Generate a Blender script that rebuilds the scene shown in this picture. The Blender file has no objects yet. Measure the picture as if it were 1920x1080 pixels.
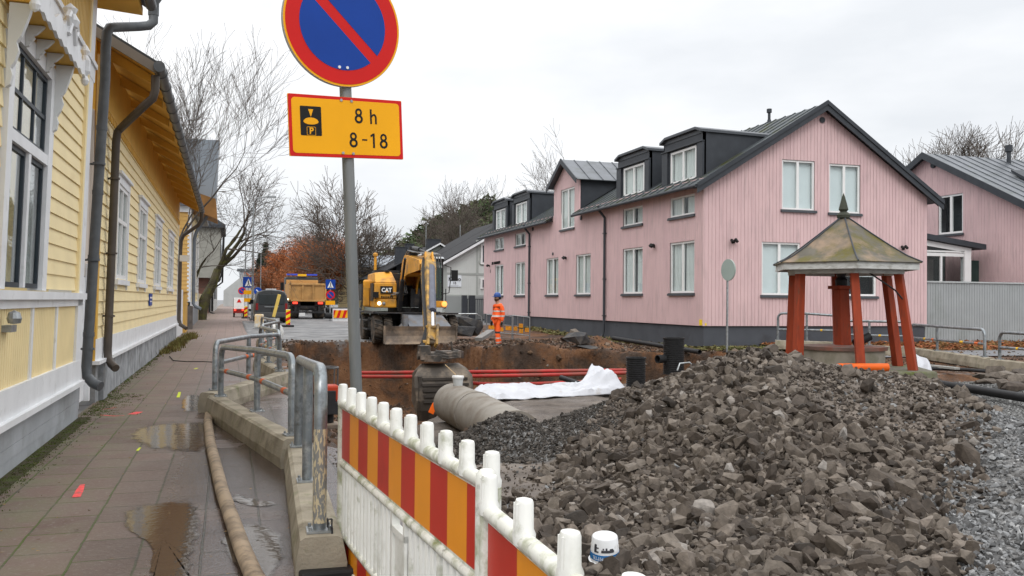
import bpy, bmesh, math, random
import numpy as np
from mathutils import Vector, Matrix, noise as mnoise
R = math.radians
sc = bpy.context.scene
col = sc.collection
random.seed(7)
# ------------------------------------------------------------------ camera
FPX, CAMH = 1682.0, 1.6
def cam_basis(yaw=R(17.5), pitch=R(.87), roll=R(.5)):
    fw = np.array([math.sin(yaw)*math.cos(pitch), math.cos(yaw)*math.cos(pitch), math.sin(pitch)])
    r = np.array([math.cos(yaw), -math.sin(yaw), 0.]); u = np.cross(r, fw)
    r2 = r*math.cos(roll)+u*math.sin(roll)
    return fw, r2, np.cross(r2, fw)
FW, RT, UP = cam_basis()
cam = bpy.data.cameras.new('camera'); camo = bpy.data.objects.new('camera', cam); col.objects.link(camo)
cam.sensor_width = 36; cam.lens = 36*FPX/1920; cam.clip_start = .05; cam.clip_end = 3000
m = Matrix.Identity(4)
for i in range(3):
    m[i][0], m[i][1], m[i][2] = RT[i], UP[i], -FW[i]
m[2][3] = CAMH
camo.matrix_world = m
sc.camera = camo
# ------------------------------------------------------------------ world: overcast sky
sc.view_settings.view_transform = 'Standard'; sc.view_settings.look = 'None'
sc.view_settings.gamma = 1; sc.view_settings.exposure = 0.07
w = bpy.data.worlds.new('World'); sc.world = w; w.use_nodes = True
nt = w.node_tree; nt.nodes.clear()
def N(nt, t, **k):
    n = nt.nodes.new(t)
    for a, b in k.items(): setattr(n, a, b)
    return n
SUN_EL, SUN_AZ = R(42), R(200)
sky = N(nt, 'ShaderNodeTexSky', sky_type='NISHITA', sun_disc=False)
sky.sun_elevation = SUN_EL; sky.sun_rotation = SUN_AZ
tc = N(nt, 'ShaderNodeTexCoord'); sep = N(nt, 'ShaderNodeSeparateXYZ')
nt.links.new(tc.outputs['Generated'], sep.inputs[0])
lum = N(nt, 'ShaderNodeValToRGB'); nt.links.new(sep.outputs['Z'], lum.inputs[0])
cr = lum.color_ramp; cr.elements[0].position = 0; cr.elements[0].color = (.365, .37, .376, 1)
cr.elements[1].position = 1; cr.elements[1].color = (.92, .92, .92, 1)
e = cr.elements.new(.33); e.color = (.41, .413, .418, 1)
e = cr.elements.new(.48); e.color = (.60, .60, .61, 1)
mp = N(nt, 'ShaderNodeMapping'); mp.inputs['Scale'].default_value = (1.3, 1.3, 3.6)
nt.links.new(tc.outputs['Generated'], mp.inputs[0])
nz = N(nt, 'ShaderNodeTexNoise'); nz.inputs['Scale'].default_value = 1.6; nz.inputs['Detail'].default_value = 6
nz.inputs['Roughness'].default_value = .5
nt.links.new(mp.outputs[0], nz.inputs['Vector'])
nr = N(nt, 'ShaderNodeValToRGB'); nr.color_ramp.elements[0].position = .34; nr.color_ramp.elements[0].color = (.81, .83, .855, 1)
nr.color_ramp.elements[1].position = .60; nr.color_ramp.elements[1].color = (1.07, 1.07, 1.07, 1)
nt.links.new(nz.outputs[0], nr.inputs[0])
mul = N(nt, 'ShaderNodeMixRGB', blend_type='MULTIPLY'); mul.inputs[0].default_value = 1
nt.links.new(lum.outputs[0], mul.inputs[1]); nt.links.new(nr.outputs[0], mul.inputs[2])
sc10 = N(nt, 'ShaderNodeVectorMath', operation='SCALE'); sc10.inputs['Scale'].default_value = 26.0
nt.links.new(mul.outputs[0], sc10.inputs[0])
mx = N(nt, 'ShaderNodeMixRGB'); mx.inputs[0].default_value = .96
nt.links.new(sky.outputs[0], mx.inputs[1]); nt.links.new(sc10.outputs[0], mx.inputs[2])
bg = N(nt, 'ShaderNodeBackground'); bg.inputs[1].default_value = .1
wo = N(nt, 'ShaderNodeOutputWorld')
nt.links.new(mx.outputs[0], bg.inputs[0]); nt.links.new(bg.outputs[0], wo.inputs[0])
# sun behind the clouds
sd = bpy.data.lights.new('sun', 'SUN'); sd.energy = .8; sd.angle = R(25); sd.color = (1, .97, .93)
so = bpy.data.objects.new('sun', sd); col.objects.link(so)
so.rotation_euler = (R(90)-SUN_EL, 0, math.pi-SUN_AZ+math.pi) if False else (R(48), 0, R(-20))
sc.cycles.max_bounces = 6; sc.cycles.transparent_max_bounces = 12
sc.cycles.sample_clamp_indirect = 6

# ------------------------------------------------------------------ pixel helpers (measuring only: photo pixel -> point in the place)
CC = np.array([0., 0., CAMH])
def ray(x, y): return FW + RT*(x-960)/FPX - UP*(y-540)/FPX
def PG(x, y, z=0):
    d = ray(x, y); return Vector(CC+d*((z-CAMH)/d[2]))
def PX(x, y, X): d = ray(x, y); return Vector(CC+d*(X/d[0]))
def PY(x, y, Y): d = ray(x, y); return Vector(CC+d*(Y/d[1]))
def PD(x, y, t): return Vector(CC+ray(x, y)*t)

# ------------------------------------------------------------------ materials
def mat(name, c, rough=.6, var=.12, scale=4., bump=0., bscale=40., metal=0., c2=None, amt=.5, scale2=2., sharp=.12,
        stretch=(1, 1, 1), spec=.22, c3=None, amt3=.3, scale3=9., stretch2=None, island=0., detail=4):
    m = bpy.data.materials.new(name); m.use_nodes = True; nt = m.node_tree; nt.nodes.clear(); L = nt.links.new
    out = N(nt, 'ShaderNodeOutputMaterial'); b = N(nt, 'ShaderNodeBsdfPrincipled'); L(b.outputs[0], out.inputs[0])
    tc = N(nt, 'ShaderNodeTexCoord'); mp = N(nt, 'ShaderNodeMapping'); mp.inputs['Scale'].default_value = stretch
    L(tc.outputs['Object'], mp.inputs[0])
    n1 = N(nt, 'ShaderNodeTexNoise'); n1.inputs['Scale'].default_value = scale; n1.inputs['Detail'].default_value = detail
    L(mp.outputs[0], n1.inputs['Vector'])
    r1 = N(nt, 'ShaderNodeMapRange'); r1.inputs['From Min'].default_value = .3; r1.inputs['From Max'].default_value = .7
    r1.inputs['To Min'].default_value = 1-var; r1.inputs['To Max'].default_value = 1+var
    L(n1.outputs[0], r1.inputs[0])
    sc_ = N(nt, 'ShaderNodeVectorMath', operation='SCALE'); sc_.inputs[0].default_value = c
    fac = r1.outputs[0]
    if island:
        g = N(nt, 'ShaderNodeNewGeometry'); r2 = N(nt, 'ShaderNodeMapRange')
        r2.inputs['To Min'].default_value = 1-island; r2.inputs['To Max'].default_value = 1+island
        L(g.outputs['Random Per Island'], r2.inputs[0])
        mm = N(nt, 'ShaderNodeMath', operation='MULTIPLY'); L(fac, mm.inputs[0]); L(r2.outputs[0], mm.inputs[1]); fac = mm.outputs[0]
    L(fac, sc_.inputs['Scale'])
    cur = sc_.outputs[0]
    def layer(cur, cc, a, s, st, seed):
        mp2 = N(nt, 'ShaderNodeMapping'); mp2.inputs['Scale'].default_value = st; mp2.inputs['Location'].default_value = (seed, seed*2, seed*.7)
        L(tc.outputs['Object'], mp2.inputs[0])
        n2 = N(nt, 'ShaderNodeTexNoise'); n2.inputs['Scale'].default_value = s; n2.inputs['Detail'].default_value = 6; n2.inputs['Roughness'].default_value = .62
        L(mp2.outputs[0], n2.inputs['Vector'])
        q = N(nt, 'ShaderNodeMapRange'); q.inputs['From Min'].default_value = 1-a-sharp+.0; q.inputs['From Max'].default_value = 1-a+sharp
        L(n2.outputs[0], q.inputs[0])
        x = N(nt, 'ShaderNodeMixRGB'); x.inputs[2].default_value = (*cc, 1)
        L(q.outputs[0], x.inputs[0]); L(cur, x.inputs[1]); return x.outputs[0]
    if c2: cur = layer(cur, c2, amt, scale2, stretch2 or stretch, 3.1)
    if c3: cur = layer(cur, c3, amt3, scale3, stretch2 or stretch, 11.7)
    L(cur, b.inputs['Base Color'])
    b.inputs['Roughness'].default_value = rough; b.inputs['Metallic'].default_value = metal
    b.inputs['Specular IOR Level'].default_value = spec
    if bump:
        n3 = N(nt, 'ShaderNodeTexNoise'); n3.inputs['Scale'].default_value = bscale; n3.inputs['Detail'].default_value = 5
        L(mp.outputs[0], n3.inputs['Vector'])
        bp = N(nt, 'ShaderNodeBump'); bp.inputs['Strength'].default_value = 1; bp.inputs['Distance'].default_value = bump
        L(n3.outputs[0], bp.inputs['Height']); L(bp.outputs[0], b.inputs['Normal'])
    m['bsdf'] = b.name
    return m
def glass_mat(name, tint=(.90, .93, .93), ior=1.5, boost=.0):
    m = bpy.data.materials.new(name); m.use_nodes = True; nt = m.node_tree; nt.nodes.clear(); L = nt.links.new
    out = N(nt, 'ShaderNodeOutputMaterial'); t = N(nt, 'ShaderNodeBsdfTransparent'); t.inputs[0].default_value = (*tint, 1)
    g = N(nt, 'ShaderNodeBsdfGlossy'); g.inputs['Roughness'].default_value = .015
    ge = N(nt, 'ShaderNodeNewGeometry'); dt = N(nt, 'ShaderNodeVectorMath', operation='DOT_PRODUCT'); L(ge.outputs['Normal'], dt.inputs[0]); L(ge.outputs['Incoming'], dt.inputs[1])
    def mt(op, a, b_, cl=False):
        q = N(nt, 'ShaderNodeMath', operation=op, use_clamp=cl)
        for i, v in enumerate((a, b_)):
            if v is None: continue
            if isinstance(v, (int, float)): q.inputs[i].default_value = v
            else: L(v, q.inputs[i])
        return q.outputs[0]
    f0 = .02; x = mt('POWER', mt('SUBTRACT', 1.0, mt('ABSOLUTE', dt.outputs['Value'], None), True), 5.0)     # two faces per pane
    ad = mt('ADD', mt('MULTIPLY', x, .7), f0+boost, True).node
    tc = N(nt, 'ShaderNodeTexCoord'); n3 = N(nt, 'ShaderNodeTexNoise'); n3.inputs['Scale'].default_value = 1.2
    L(tc.outputs['Object'], n3.inputs['Vector'])
    bp = N(nt, 'ShaderNodeBump'); bp.inputs['Distance'].default_value = .003; L(n3.outputs[0], bp.inputs['Height']); L(bp.outputs[0], g.inputs['Normal'])
    mx = N(nt, 'ShaderNodeMixShader'); L(ad.outputs[0], mx.inputs[0]); L(t.outputs[0], mx.inputs[1]); L(g.outputs[0], mx.inputs[2]); L(mx.outputs[0], out.inputs[0])
    return m
def emis(name, c, s):
    m = bpy.data.materials.new(name); m.use_nodes = True; b = m.node_tree.nodes['Principled BSDF']
    b.inputs['Base Color'].default_value = (*c, 1); b.inputs['Emission Color'].default_value = (*c, 1); b.inputs['Emission Strength'].default_value = s
    return m

# ------------------------------------------------------------------ mesh builder
def wmat(o):
    m = Matrix.Identity(4)
    while o is not None:
        m = Matrix.LocRotScale(o.location, o.rotation_euler, o.scale) @ m; o = o.parent
    return m
class MB:
    def __init__(s): s.v = []; s.f = []; s.mi = []
    def add(s, vs, fs, mi=0):
        k = len(s.v); s.v += [tuple(p) for p in vs]; s.f += [tuple(i+k for i in f) for f in fs]; s.mi += [mi]*len(fs); return s
    def hexa(s, p, mi=0):       # 8 points: 0-3 bottom loop, 4-7 top loop
        return s.add(p, [(0, 3, 2, 1), (4, 5, 6, 7), (0, 1, 5, 4), (1, 2, 6, 5), (2, 3, 7, 6), (3, 0, 4, 7)], mi)
    def box(s, x0, x1, y0, y1, z0, z1, mi=0):
        return s.hexa([(x0, y0, z0), (x1, y0, z0), (x1, y1, z0), (x0, y1, z0), (x0, y0, z1), (x1, y0, z1), (x1, y1, z1), (x0, y1, z1)], mi)
    def mbox(s, M, u0, u1, v0, v1, w0, w1, mi=0):
        return s.hexa([M(u0, v0, w0), M(u1, v0, w0), M(u1, v0, w1), M(u0, v0, w1), M(u0, v1, w0), M(u1, v1, w0), M(u1, v1, w1), M(u0, v1, w1)], mi)
    def bar(s, p, q, a, b, up=(0, 0, 1), mi=0, a1=None, b1=None):   # rectangular bar, width a, height b
        p, q = Vector(p), Vector(q); d = (q-p).normalized(); x = d.cross(Vector(up))
        if x.length < 1e-4: x = d.cross(Vector((0, 1, 0)))
        x.normalize(); y = x.cross(d); a1 = a if a1 is None else a1; b1 = b if b1 is None else b1
        P = [p-x*a/2-y*b/2, p+x*a/2-y*b/2, p+x*a/2+y*b/2, p-x*a/2+y*b/2, q-x*a1/2-y*b1/2, q+x*a1/2-y*b1/2, q+x*a1/2+y*b1/2, q-x*a1/2+y*b1/2]
        return s.hexa(P, mi)
    def prism(s, poly, d, mi=0):  # poly list of 3D points, extruded by vector d
        n = len(poly); d = Vector(d); A = [Vector(p) for p in poly]; B = [p+d for p in A]
        return s.add(A+B, [tuple(range(n))[::-1], tuple(range(n, 2*n))]+[(i, (i+1) % n, (i+1) % n+n, i+n) for i in range(n)], mi)
    def tube(s, pts, r, n=8, mi=0, caps=True):
        pts = [Vector(p) for p in pts]; k = len(pts); rs = r if isinstance(r, (list, tuple)) else [r]*k
        V = []; ref = None
        for i, p in enumerate(pts):
            d = (pts[min(i+1, k-1)]-pts[max(i-1, 0)])
            d = d.normalized() if d.length > 1e-9 else Vector((0, 0, 1))
            if ref is None:
                ref = d.cross(Vector((0, 0, 1)));
                if ref.length < 1e-3: ref = d.cross(Vector((0, 1, 0)))
                ref.normalize()
            else:
                ref = ref-d*ref.dot(d); ref.normalize() if ref.length > 1e-6 else None
            b = d.cross(ref)
            for j in range(n):
                a = 2*math.pi*j/n; V.append(p+(ref*math.cos(a)+b*math.sin(a))*rs[i])
        F = []
        for i in range(k-1):
            for j in range(n):
                F.append((i*n+j, i*n+(j+1) % n, (i+1)*n+(j+1) % n, (i+1)*n+j))
        if caps: F.append(tuple(range(n))[::-1]); F.append(tuple((k-1)*n+j for j in range(n)))
        return s.add(V, F, mi)
    def cyl(s, p, q, r, n=16, r1=None, mi=0): return s.tube([p, q], [r, r if r1 is None else r1], n, mi)
    def ring(s, p, q, r, ri, n=20, mi=0):      # hollow cylinder
        p, q = Vector(p), Vector(q); d = (q-p).normalized(); x = d.cross(Vector((0, 0, 1)))
        if x.length < 1e-3: x = Vector((1, 0, 0))
        x.normalize(); y = d.cross(x); V = []
        for c, rr in ((p, r), (q, r), (q, ri), (p, ri)):
            for j in range(n):
                a = 2*math.pi*j/n; V.append(c+(x*math.cos(a)+y*math.sin(a))*rr)
        return s.add(V, [(i*n+j, i*n+(j+1) % n, ((i+1) % 4)*n+(j+1) % n, ((i+1) % 4)*n+j) for i in range(4) for j in range(n)], mi)
    def lathe(s, prof, c=(0, 0, 0), n=20, ax='z', mi=0, sy=1):
        V = []; c = Vector(c)
        for r, h in prof:
            for j in range(n):
                a = 2*math.pi*j/n; x, y = r*math.cos(a), r*math.sin(a)*sy
                V.append(c+(Vector((x, y, h)) if ax == 'z' else Vector((h, x, y)) if ax == 'x' else Vector((x, h, y))))
        k = len(prof)
        F = [(i*n+j, i*n+(j+1) % n, (i+1)*n+(j+1) % n, (i+1)*n+j) for i in range(k-1) for j in range(n)]
        if prof[0][0] > 1e-5: F.append(tuple(range(n))[::-1])
        if prof[-1][0] > 1e-5: F.append(tuple((k-1)*n+j for j in range(n)))
        return s.add(V, F, mi)
    def sheet(s, fn, nu, nv, mi=0):           # fn(u,v)->point, u,v in 0..1
        V = [fn(i/nu, j/nv) for j in range(nv+1) for i in range(nu+1)]
        return s.add(V, [(j*(nu+1)+i, j*(nu+1)+i+1, (j+1)*(nu+1)+i+1, (j+1)*(nu+1)+i) for j in range(nv) for i in range(nu)], mi)
    def build(s, name, m, parent=None, local=False, smooth=False, bevel=0, recalc=True, thick=0):
        me = bpy.data.meshes.new(name); o = bpy.data.objects.new(name, me); col.objects.link(o)
        V = np.array(s.v, dtype=float).reshape(-1, 3)
        if parent is not None:
            o.parent = parent
            if not local:
                im = np.array(wmat(parent).inverted()); V = V@im[:3, :3].T+im[:3, 3]
        else:
            c = (V.min(0)+V.max(0))/2; c[2] = V[:, 2].min(); o.location = c; V = V-c
        me.from_pydata(V.tolist(), [], s.f)
        for mm in (m if isinstance(m, (list, tuple)) else [m]): me.materials.append(mm)
        if any(s.mi): me.polygons.foreach_set('material_index', s.mi)
        if recalc:
            bm = bmesh.new(); bm.from_mesh(me); bmesh.ops.recalc_face_normals(bm, faces=bm.faces); bm.to_mesh(me); bm.free()
        if smooth:
            me.polygons.foreach_set('use_smooth', [True]*len(me.polygons))
            try: me.set_sharp_from_angle(angle=R(40))
            except Exception: pass
        if bevel:
            b = o.modifiers.new('bevel', 'BEVEL'); b.width = bevel; b.segments = 2; b.limit_method = 'ANGLE'; b.angle_limit = R(35)
        if thick:
            b = o.modifiers.new('solid', 'SOLIDIFY'); b.thickness = thick
        return o
def tag(o, label=None, cat=None, group=None, kind=None):
    if label: o['label'] = label
    if cat: o['category'] = cat
    if group: o['group'] = group
    if kind: o['kind'] = kind
    return o
def thing(name, loc, label, cat, group=None, rz=0):
    o = bpy.data.objects.new(name, None); col.objects.link(o); o.location = loc; o.rotation_euler = (0, 0, rz); o.empty_display_size = .2
    return tag(o, label, cat, group)
def struct(mb, name, m, **k): return tag(mb.build(name, m, **k), kind='structure')
def kids(o): return [c for c in bpy.data.objects if c.parent == o]
def dup(o, loc=None, rz=None, label=None, parent=None):
    c = o.copy(); col.objects.link(c); c.parent = parent
    for ch in kids(o): dup(ch, parent=c)
    if loc is not None: c.location = loc
    if rz is not None: c.rotation_euler = (0, 0, rz)
    if label: c['label'] = label
    return c
def text(s, name, m, M, size, parent, w=.0, thick=.004, align='CENTER', off=0., font_shear=0, sx=1.):
    """lettering laid on the surface map M(u,v,w), centred on (0,0) of the map"""
    cu = bpy.data.curves.new(name, 'FONT'); cu.body = s; cu.size = size; cu.align_x = align; cu.align_y = 'CENTER'
    cu.extrude = thick/2; cu.offset = off; cu.space_line = .85; cu.shear = font_shear
    t = bpy.data.objects.new('tmp', cu); col.objects.link(t)
    dg = bpy.context.evaluated_depsgraph_get(); me = bpy.data.meshes.new_from_object(t.evaluated_get(dg))
    V = [tuple(M(v.co.x*sx, v.co.y, w+thick/2+v.co.z)) for v in me.vertices]; F = [tuple(p.vertices) for p in me.polygons]
    bpy.data.objects.remove(t); bpy.data.curves.remove(cu)
    mb = MB(); mb.add(V, F); return mb.build(name, m, parent, recalc=True)

# shared materials
M_ = {}
M_['galv'] = mat('galvanised_steel', (.36, .38, .39), .42, .16, 9, metal=.75, c2=(.22, .23, .23), amt=.42, scale2=14, bump=.0006, bscale=60)
M_['white'] = mat('white_paint', (.74, .75, .76), .55, .06, 3, c2=(.5, .5, .48), amt=.3, scale2=6)
M_['whiteclean'] = mat('white_frame', (.78, .78, .77), .45, .03, 3)
M_['dark'] = mat('dark_slate_sheet', (.045, .05, .058), .5, .12, 3)
M_['black'] = mat('black_rubber', (.018, .018, .019), .55, .2, 8)
M_['pink'] = mat('pink_board', (.64, .455, .455), .62, .04, 1.4, c2=(.55, .375, .39), amt=.30, scale2=.7, stretch2=(3, 3, .4), sharp=.2, c3=(.42, .31, .31), amt3=.30, scale3=2.2)
M_['glass'] = glass_mat('window_glass')
M_['curtain'] = mat('curtain_cloth', (.80, .80, .78), .9, .14, 3, stretch=(14, 14, .4))
M_['blind'] = mat('white_blind', (.85, .87, .88), .85, .03, 2)
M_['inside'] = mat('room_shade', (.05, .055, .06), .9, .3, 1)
M_['red'] = mat('red_sign_sheet', (.60, .012, .010), .4, .06, 3)
M_['yellow'] = mat('yellow_sign_sheet', (.88, .40, .006), .4, .05, 3)
M_['blue'] = mat('blue_sign_sheet', (.006, .05, .30), .4, .08, 3)
M_['ink'] = mat('black_print', (.012, .012, .012), .5, .05, 3)
M_['orange'] = mat('orange_paint', (.85, .14, .01), .5, .1, 3)
# ================================================================== GROUND
PIT = [(.78, 10.6), (.95, 14), (1.4, 18), (1.6, 26), (1.85, 32), (2.3, 34.7), (5, 34.4), (7.4, 32.6), (7.5, 30.0), (7.9, 28.2), (10.4, 27.4), (12, 26.2), (13.6, 25.0),
       (14.6, 24), (14.6, 20), (12, 16.5), (9.5, 13.6), (6.8, 11.2), (4.2, 9.0), (2.3, 8.7), (1.3, 9.6)]
def sdist(x, y, poly):      # + inside
    x = np.asarray(x, float); y = np.asarray(y, float); d = np.full(x.shape, 1e9); ins = np.zeros(x.shape, bool); n = len(poly)
    for i in range(n):
        x1, y1 = poly[i]; x2, y2 = poly[(i+1) % n]; ex, ey = x2-x1, y2-y1
        t = np.clip(((x-x1)*ex+(y-y1)*ey)/(ex*ex+ey*ey), 0, 1)
        d = np.minimum(d, np.hypot(x-x1-t*ex, y-y1-t*ey))
        c = ((y1 > y) != (y2 > y)) & (x < (x2-x1)*(y-y1)/((y2-y1) or 1e-9)+x1); ins ^= c
    return np.where(ins, d, -d)
def ss(a, b, t): t = np.clip((np.asarray(t, float)-a)/(b-a), 0, 1); return t*t*(3-2*t)
_rng = np.random.default_rng(3)
_W = [(k, _rng.uniform(0, 6.28), _rng.uniform(0, 6.28), _rng.normal(size=2)) for k in np.geomspace(.8, 14, 22)]
def vn(x, y, f=1., hi=14):          # cheap smooth noise, about -1..1
    o = 0; t = 0
    for k, p, q, v in _W:
        if k > hi: break
        v = v/np.linalg.norm(v); a = k**-.9; o = o+a*np.sin(f*k*(x*v[0]+y*v[1])+p+1.3*np.sin(f*k*.7*(x*v[1]-y*v[0])+q)); t += a*a
    return o/math.sqrt(t)/1.4
def pile(x, y):
    """big heap of broken rock"""
    ax, ay, bx, by = 6.1, 9.4, 7.3, 8.75
    ex, ey = bx-ax, by-ay; t = np.clip(((x-ax)*ex+(y-ay)*ey)/(ex*ex+ey*ey), 0, 1)
    dx, dy = x-ax-t*ex, y-ay-t*ey; H = 1.03-.22*t
    sx = np.where(dx < 0, .355, .85); sy = np.where(dy < 0, .205, .5)
    r = np.sqrt((dx*sx)**2+(dy*sy)**2)
    r = r*(1+.05*vn(x*1.2, y*1.2, 1, 4))
    h = np.where(r < .15, H-r*r/.3*1.0, H-r+.075)
    return np.maximum(h, 0), r
def heap2(x, y):
    """small heap of dark crushed stone"""
    r = np.hypot(x-3.2, (y-10.1)*.8); return np.maximum(.92-.60*np.sqrt(r*r+.02), 0)
def gz(x, y):
    x = np.asarray(x, float); y = np.asarray(y, float)
    z = np.zeros(np.broadcast(x, y).shape)-.012
    z = z+.24*ss(36, 50, y)
    d = sdist(x, y, PIT)+.30*vn(x, y, 1.3, 12)*ss(1.0, 2.2, x)
    # filled shelf (south-east) and deep trench (north and west)
    shelf = ss(0, 1.1, x-2.4-.52*np.maximum(y-16.5, 0))*ss(24.2, 22.8, y+.25*vn(x, y, .8, 3))
    D = 2.25-1.60*shelf-.5*ss(20, 14, y)*(1-shelf)
    wd = np.where(y > 27, 1.0, 1.6)
    prof = np.clip(d/wd, 0, 1)
    bench = .5*ss(0, .25, prof)+.5*ss(.3, 1, prof)+.09*np.sin(prof*math.pi*2)*vn(x, y, .7, 4)
    soft = ss(0, 1.0, np.clip(d/2.7, 0, 1))            # the south rim slopes gently
    south = ss(17.5, 14.5, y)*ss(2, 3.2, x)
    pr = bench*(1-south)+soft*south
    z = z-np.where(d > 0, D*pr, 0)
    inn = ss(0, .5, d); z = z+inn*(.11*vn(x, y, 1.5, 14)+.05*vn(x, y, 4, 14))*(1-.6*shelf)
    # churned earth round the pit, to the house
    ch = ss(-3.5, -.2, d)*(1-inn)*ss(26, 28, y+x*.0)*ss(7.5, 8.5, x)*ss(15.6, 15.2, x)
    z = z+ch*(.10+.10*vn(x, y, 1.5, 10))
    ch2 = ss(-.9, 0, d)*(1-inn)*ss(15, 20, y); z = z+ch2*.07*(1+vn(x, y, 2, 14))
    lip = np.exp(-((x-11.6)/1.0)**2-((y-28.2)/.5)**2)*.35; z = z+lip*(1+.3*vn(x, y, 3, 14))
    # rock heap, crushed stone heap, loose gravel
    p, r = pile(x, y); z = np.maximum(z, np.where(p > 0, p-.03, -9))
    z = z+np.where(p > 0, .035*vn(x, y, 2.5, 14), 0)
    h2 = heap2(x, y); hh = h2-.56; z = np.where((hh > z) & (h2 > .004), hh+.01*vn(x, y, 4, 14), z)
    g = ss(8.0, 9.5, x)*ss(19, 16, y)*ss(3, 5, y); z = z+g*.03*vn(x, y, 1.2, 6)
    # trench and low bank behind the well, right
    tr = np.exp(-((y-(15.9+.10*(x-12)))/.55)**2)*ss(11.2, 12.2, x); z = z-.40*tr
    return z
def axis(lo, hi, step, far_lo, far_hi):
    a = list(np.arange(lo, hi, step)); s = step; v = lo; L = []
    while v > far_lo: s *= 1.35; v -= s; L.append(v)
    s = step; v = a[-1]; U = []
    while v < far_hi: s *= 1.35; v += s; U.append(v)
    return np.array(L[::-1]+a+U)
xs = axis(.4, 20, .10, -900, 1500)
ys = np.concatenate([axis(2.0, 13, .085, -300, 2.0)[:-1] if False else np.arange(2, 13, .09), np.arange(13, 36, .13)])
lo = [1.0, -1, -6, -20, -80, -300]; up = list(np.arange(36.2, 60, .9))+list(np.geomspace(61, 1500, 26))
ys = np.array(lo[::-1]+list(ys)+up)
Xg, Yg = np.meshgrid(xs, ys); Zg = gz(Xg, Yg)
Zg = np.where(Xg < .9, np.minimum(Zg, np.where((Yg > 10.4) & (Xg > .7), Zg, -.03)), Zg)
nx, ny = len(xs), len(ys)
me = bpy.data.meshes.new('ground'); gob = bpy.data.objects.new('ground', me); col.objects.link(gob)
idx = np.arange(nx*ny).reshape(ny, nx)
F = np.stack([idx[:-1, :-1], idx[:-1, 1:], idx[1:, 1:], idx[1:, :-1]], -1).reshape(-1, 4)
me.from_pydata(np.stack([Xg, Yg, Zg], -1).reshape(-1, 3).tolist(), [], F.tolist())
me.polygons.foreach_set('use_smooth', [True]*len(me.polygons))
# which surface lies where: R = earth, G = crushed stone, B = sandy fill ; alpha unused
dpit = sdist(Xg, Yg, PIT); nn = vn(Xg, Yg, 1.2, 10)
shelf = ss(0, 1.1, Xg-2.4-.52*np.maximum(Yg-16.5, 0))*ss(24.0, 22.8, Yg)*ss(.2, .9, dpit)
rr = pile(Xg, Yg)[1]
shelf = shelf*1.0
h2m = (heap2(Xg, Yg)-.60 > -.65) & (heap2(Xg, Yg) > .02)
earth = np.clip(ss(-.5, .1, dpit+.35*nn)*ss(9.5, 10.5, Yg)+ss(7.3, 8.3, Xg+.3*nn)*ss(16, 15.4, Xg)*ss(25, 27, Yg)*ss(56, 44, Yg+2*nn)+ss(8.2, 8.8, Xg)*ss(17, 17.8, Yg+.3*nn)*ss(30, 29, Yg)*ss(30, 28, Xg), 0, 1)
earth = np.maximum(earth, np.exp(-((Yg-(15.9+.10*(Xg-12)))/.9)**2)*1.6*ss(11.0, 11.6, Xg)).clip(0, 1)
grav = np.clip(ss(8.0, 8.6, Xg+.2*nn)*ss(16.4, 15.4, Yg-.10*(Xg-12))*(1-np.clip(earth, 0, 1)*.9)+0*(rr < 1.35)+ss(3.6, 4.4, Xg)*ss(9, 8, Yg), 0, 1)
grav = np.maximum(grav, np.where((heap2(Xg, Yg) > .02) & (Yg > 7), ss(.02, .2, heap2(Xg, Yg)), 0))
_gl = ss(-.5, .35, (Xg-3.65)*.68-(Yg-4.1)*.73+.30*vn(Xg, Yg, 1.2, 6))*(Yg < 12)
shelf = np.maximum(shelf, (rr < 1.5)*(Yg < 12.5)*(1-_gl)*(Xg > .9)); grav = np.where((rr < 1.5) & (Yg < 12.5) & (heap2(Xg, Yg) < .05), _gl, grav); earth = np.where((rr < 1.5) & (Yg < 12.5), 0, earth)
C4 = np.stack([earth, grav, shelf, np.ones_like(earth)], -1).reshape(-1, 4)
ca = me.color_attributes.new('surface', 'FLOAT_COLOR', 'POINT'); ca.data.foreach_set('color', C4.ravel().astype(np.float32))
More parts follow.
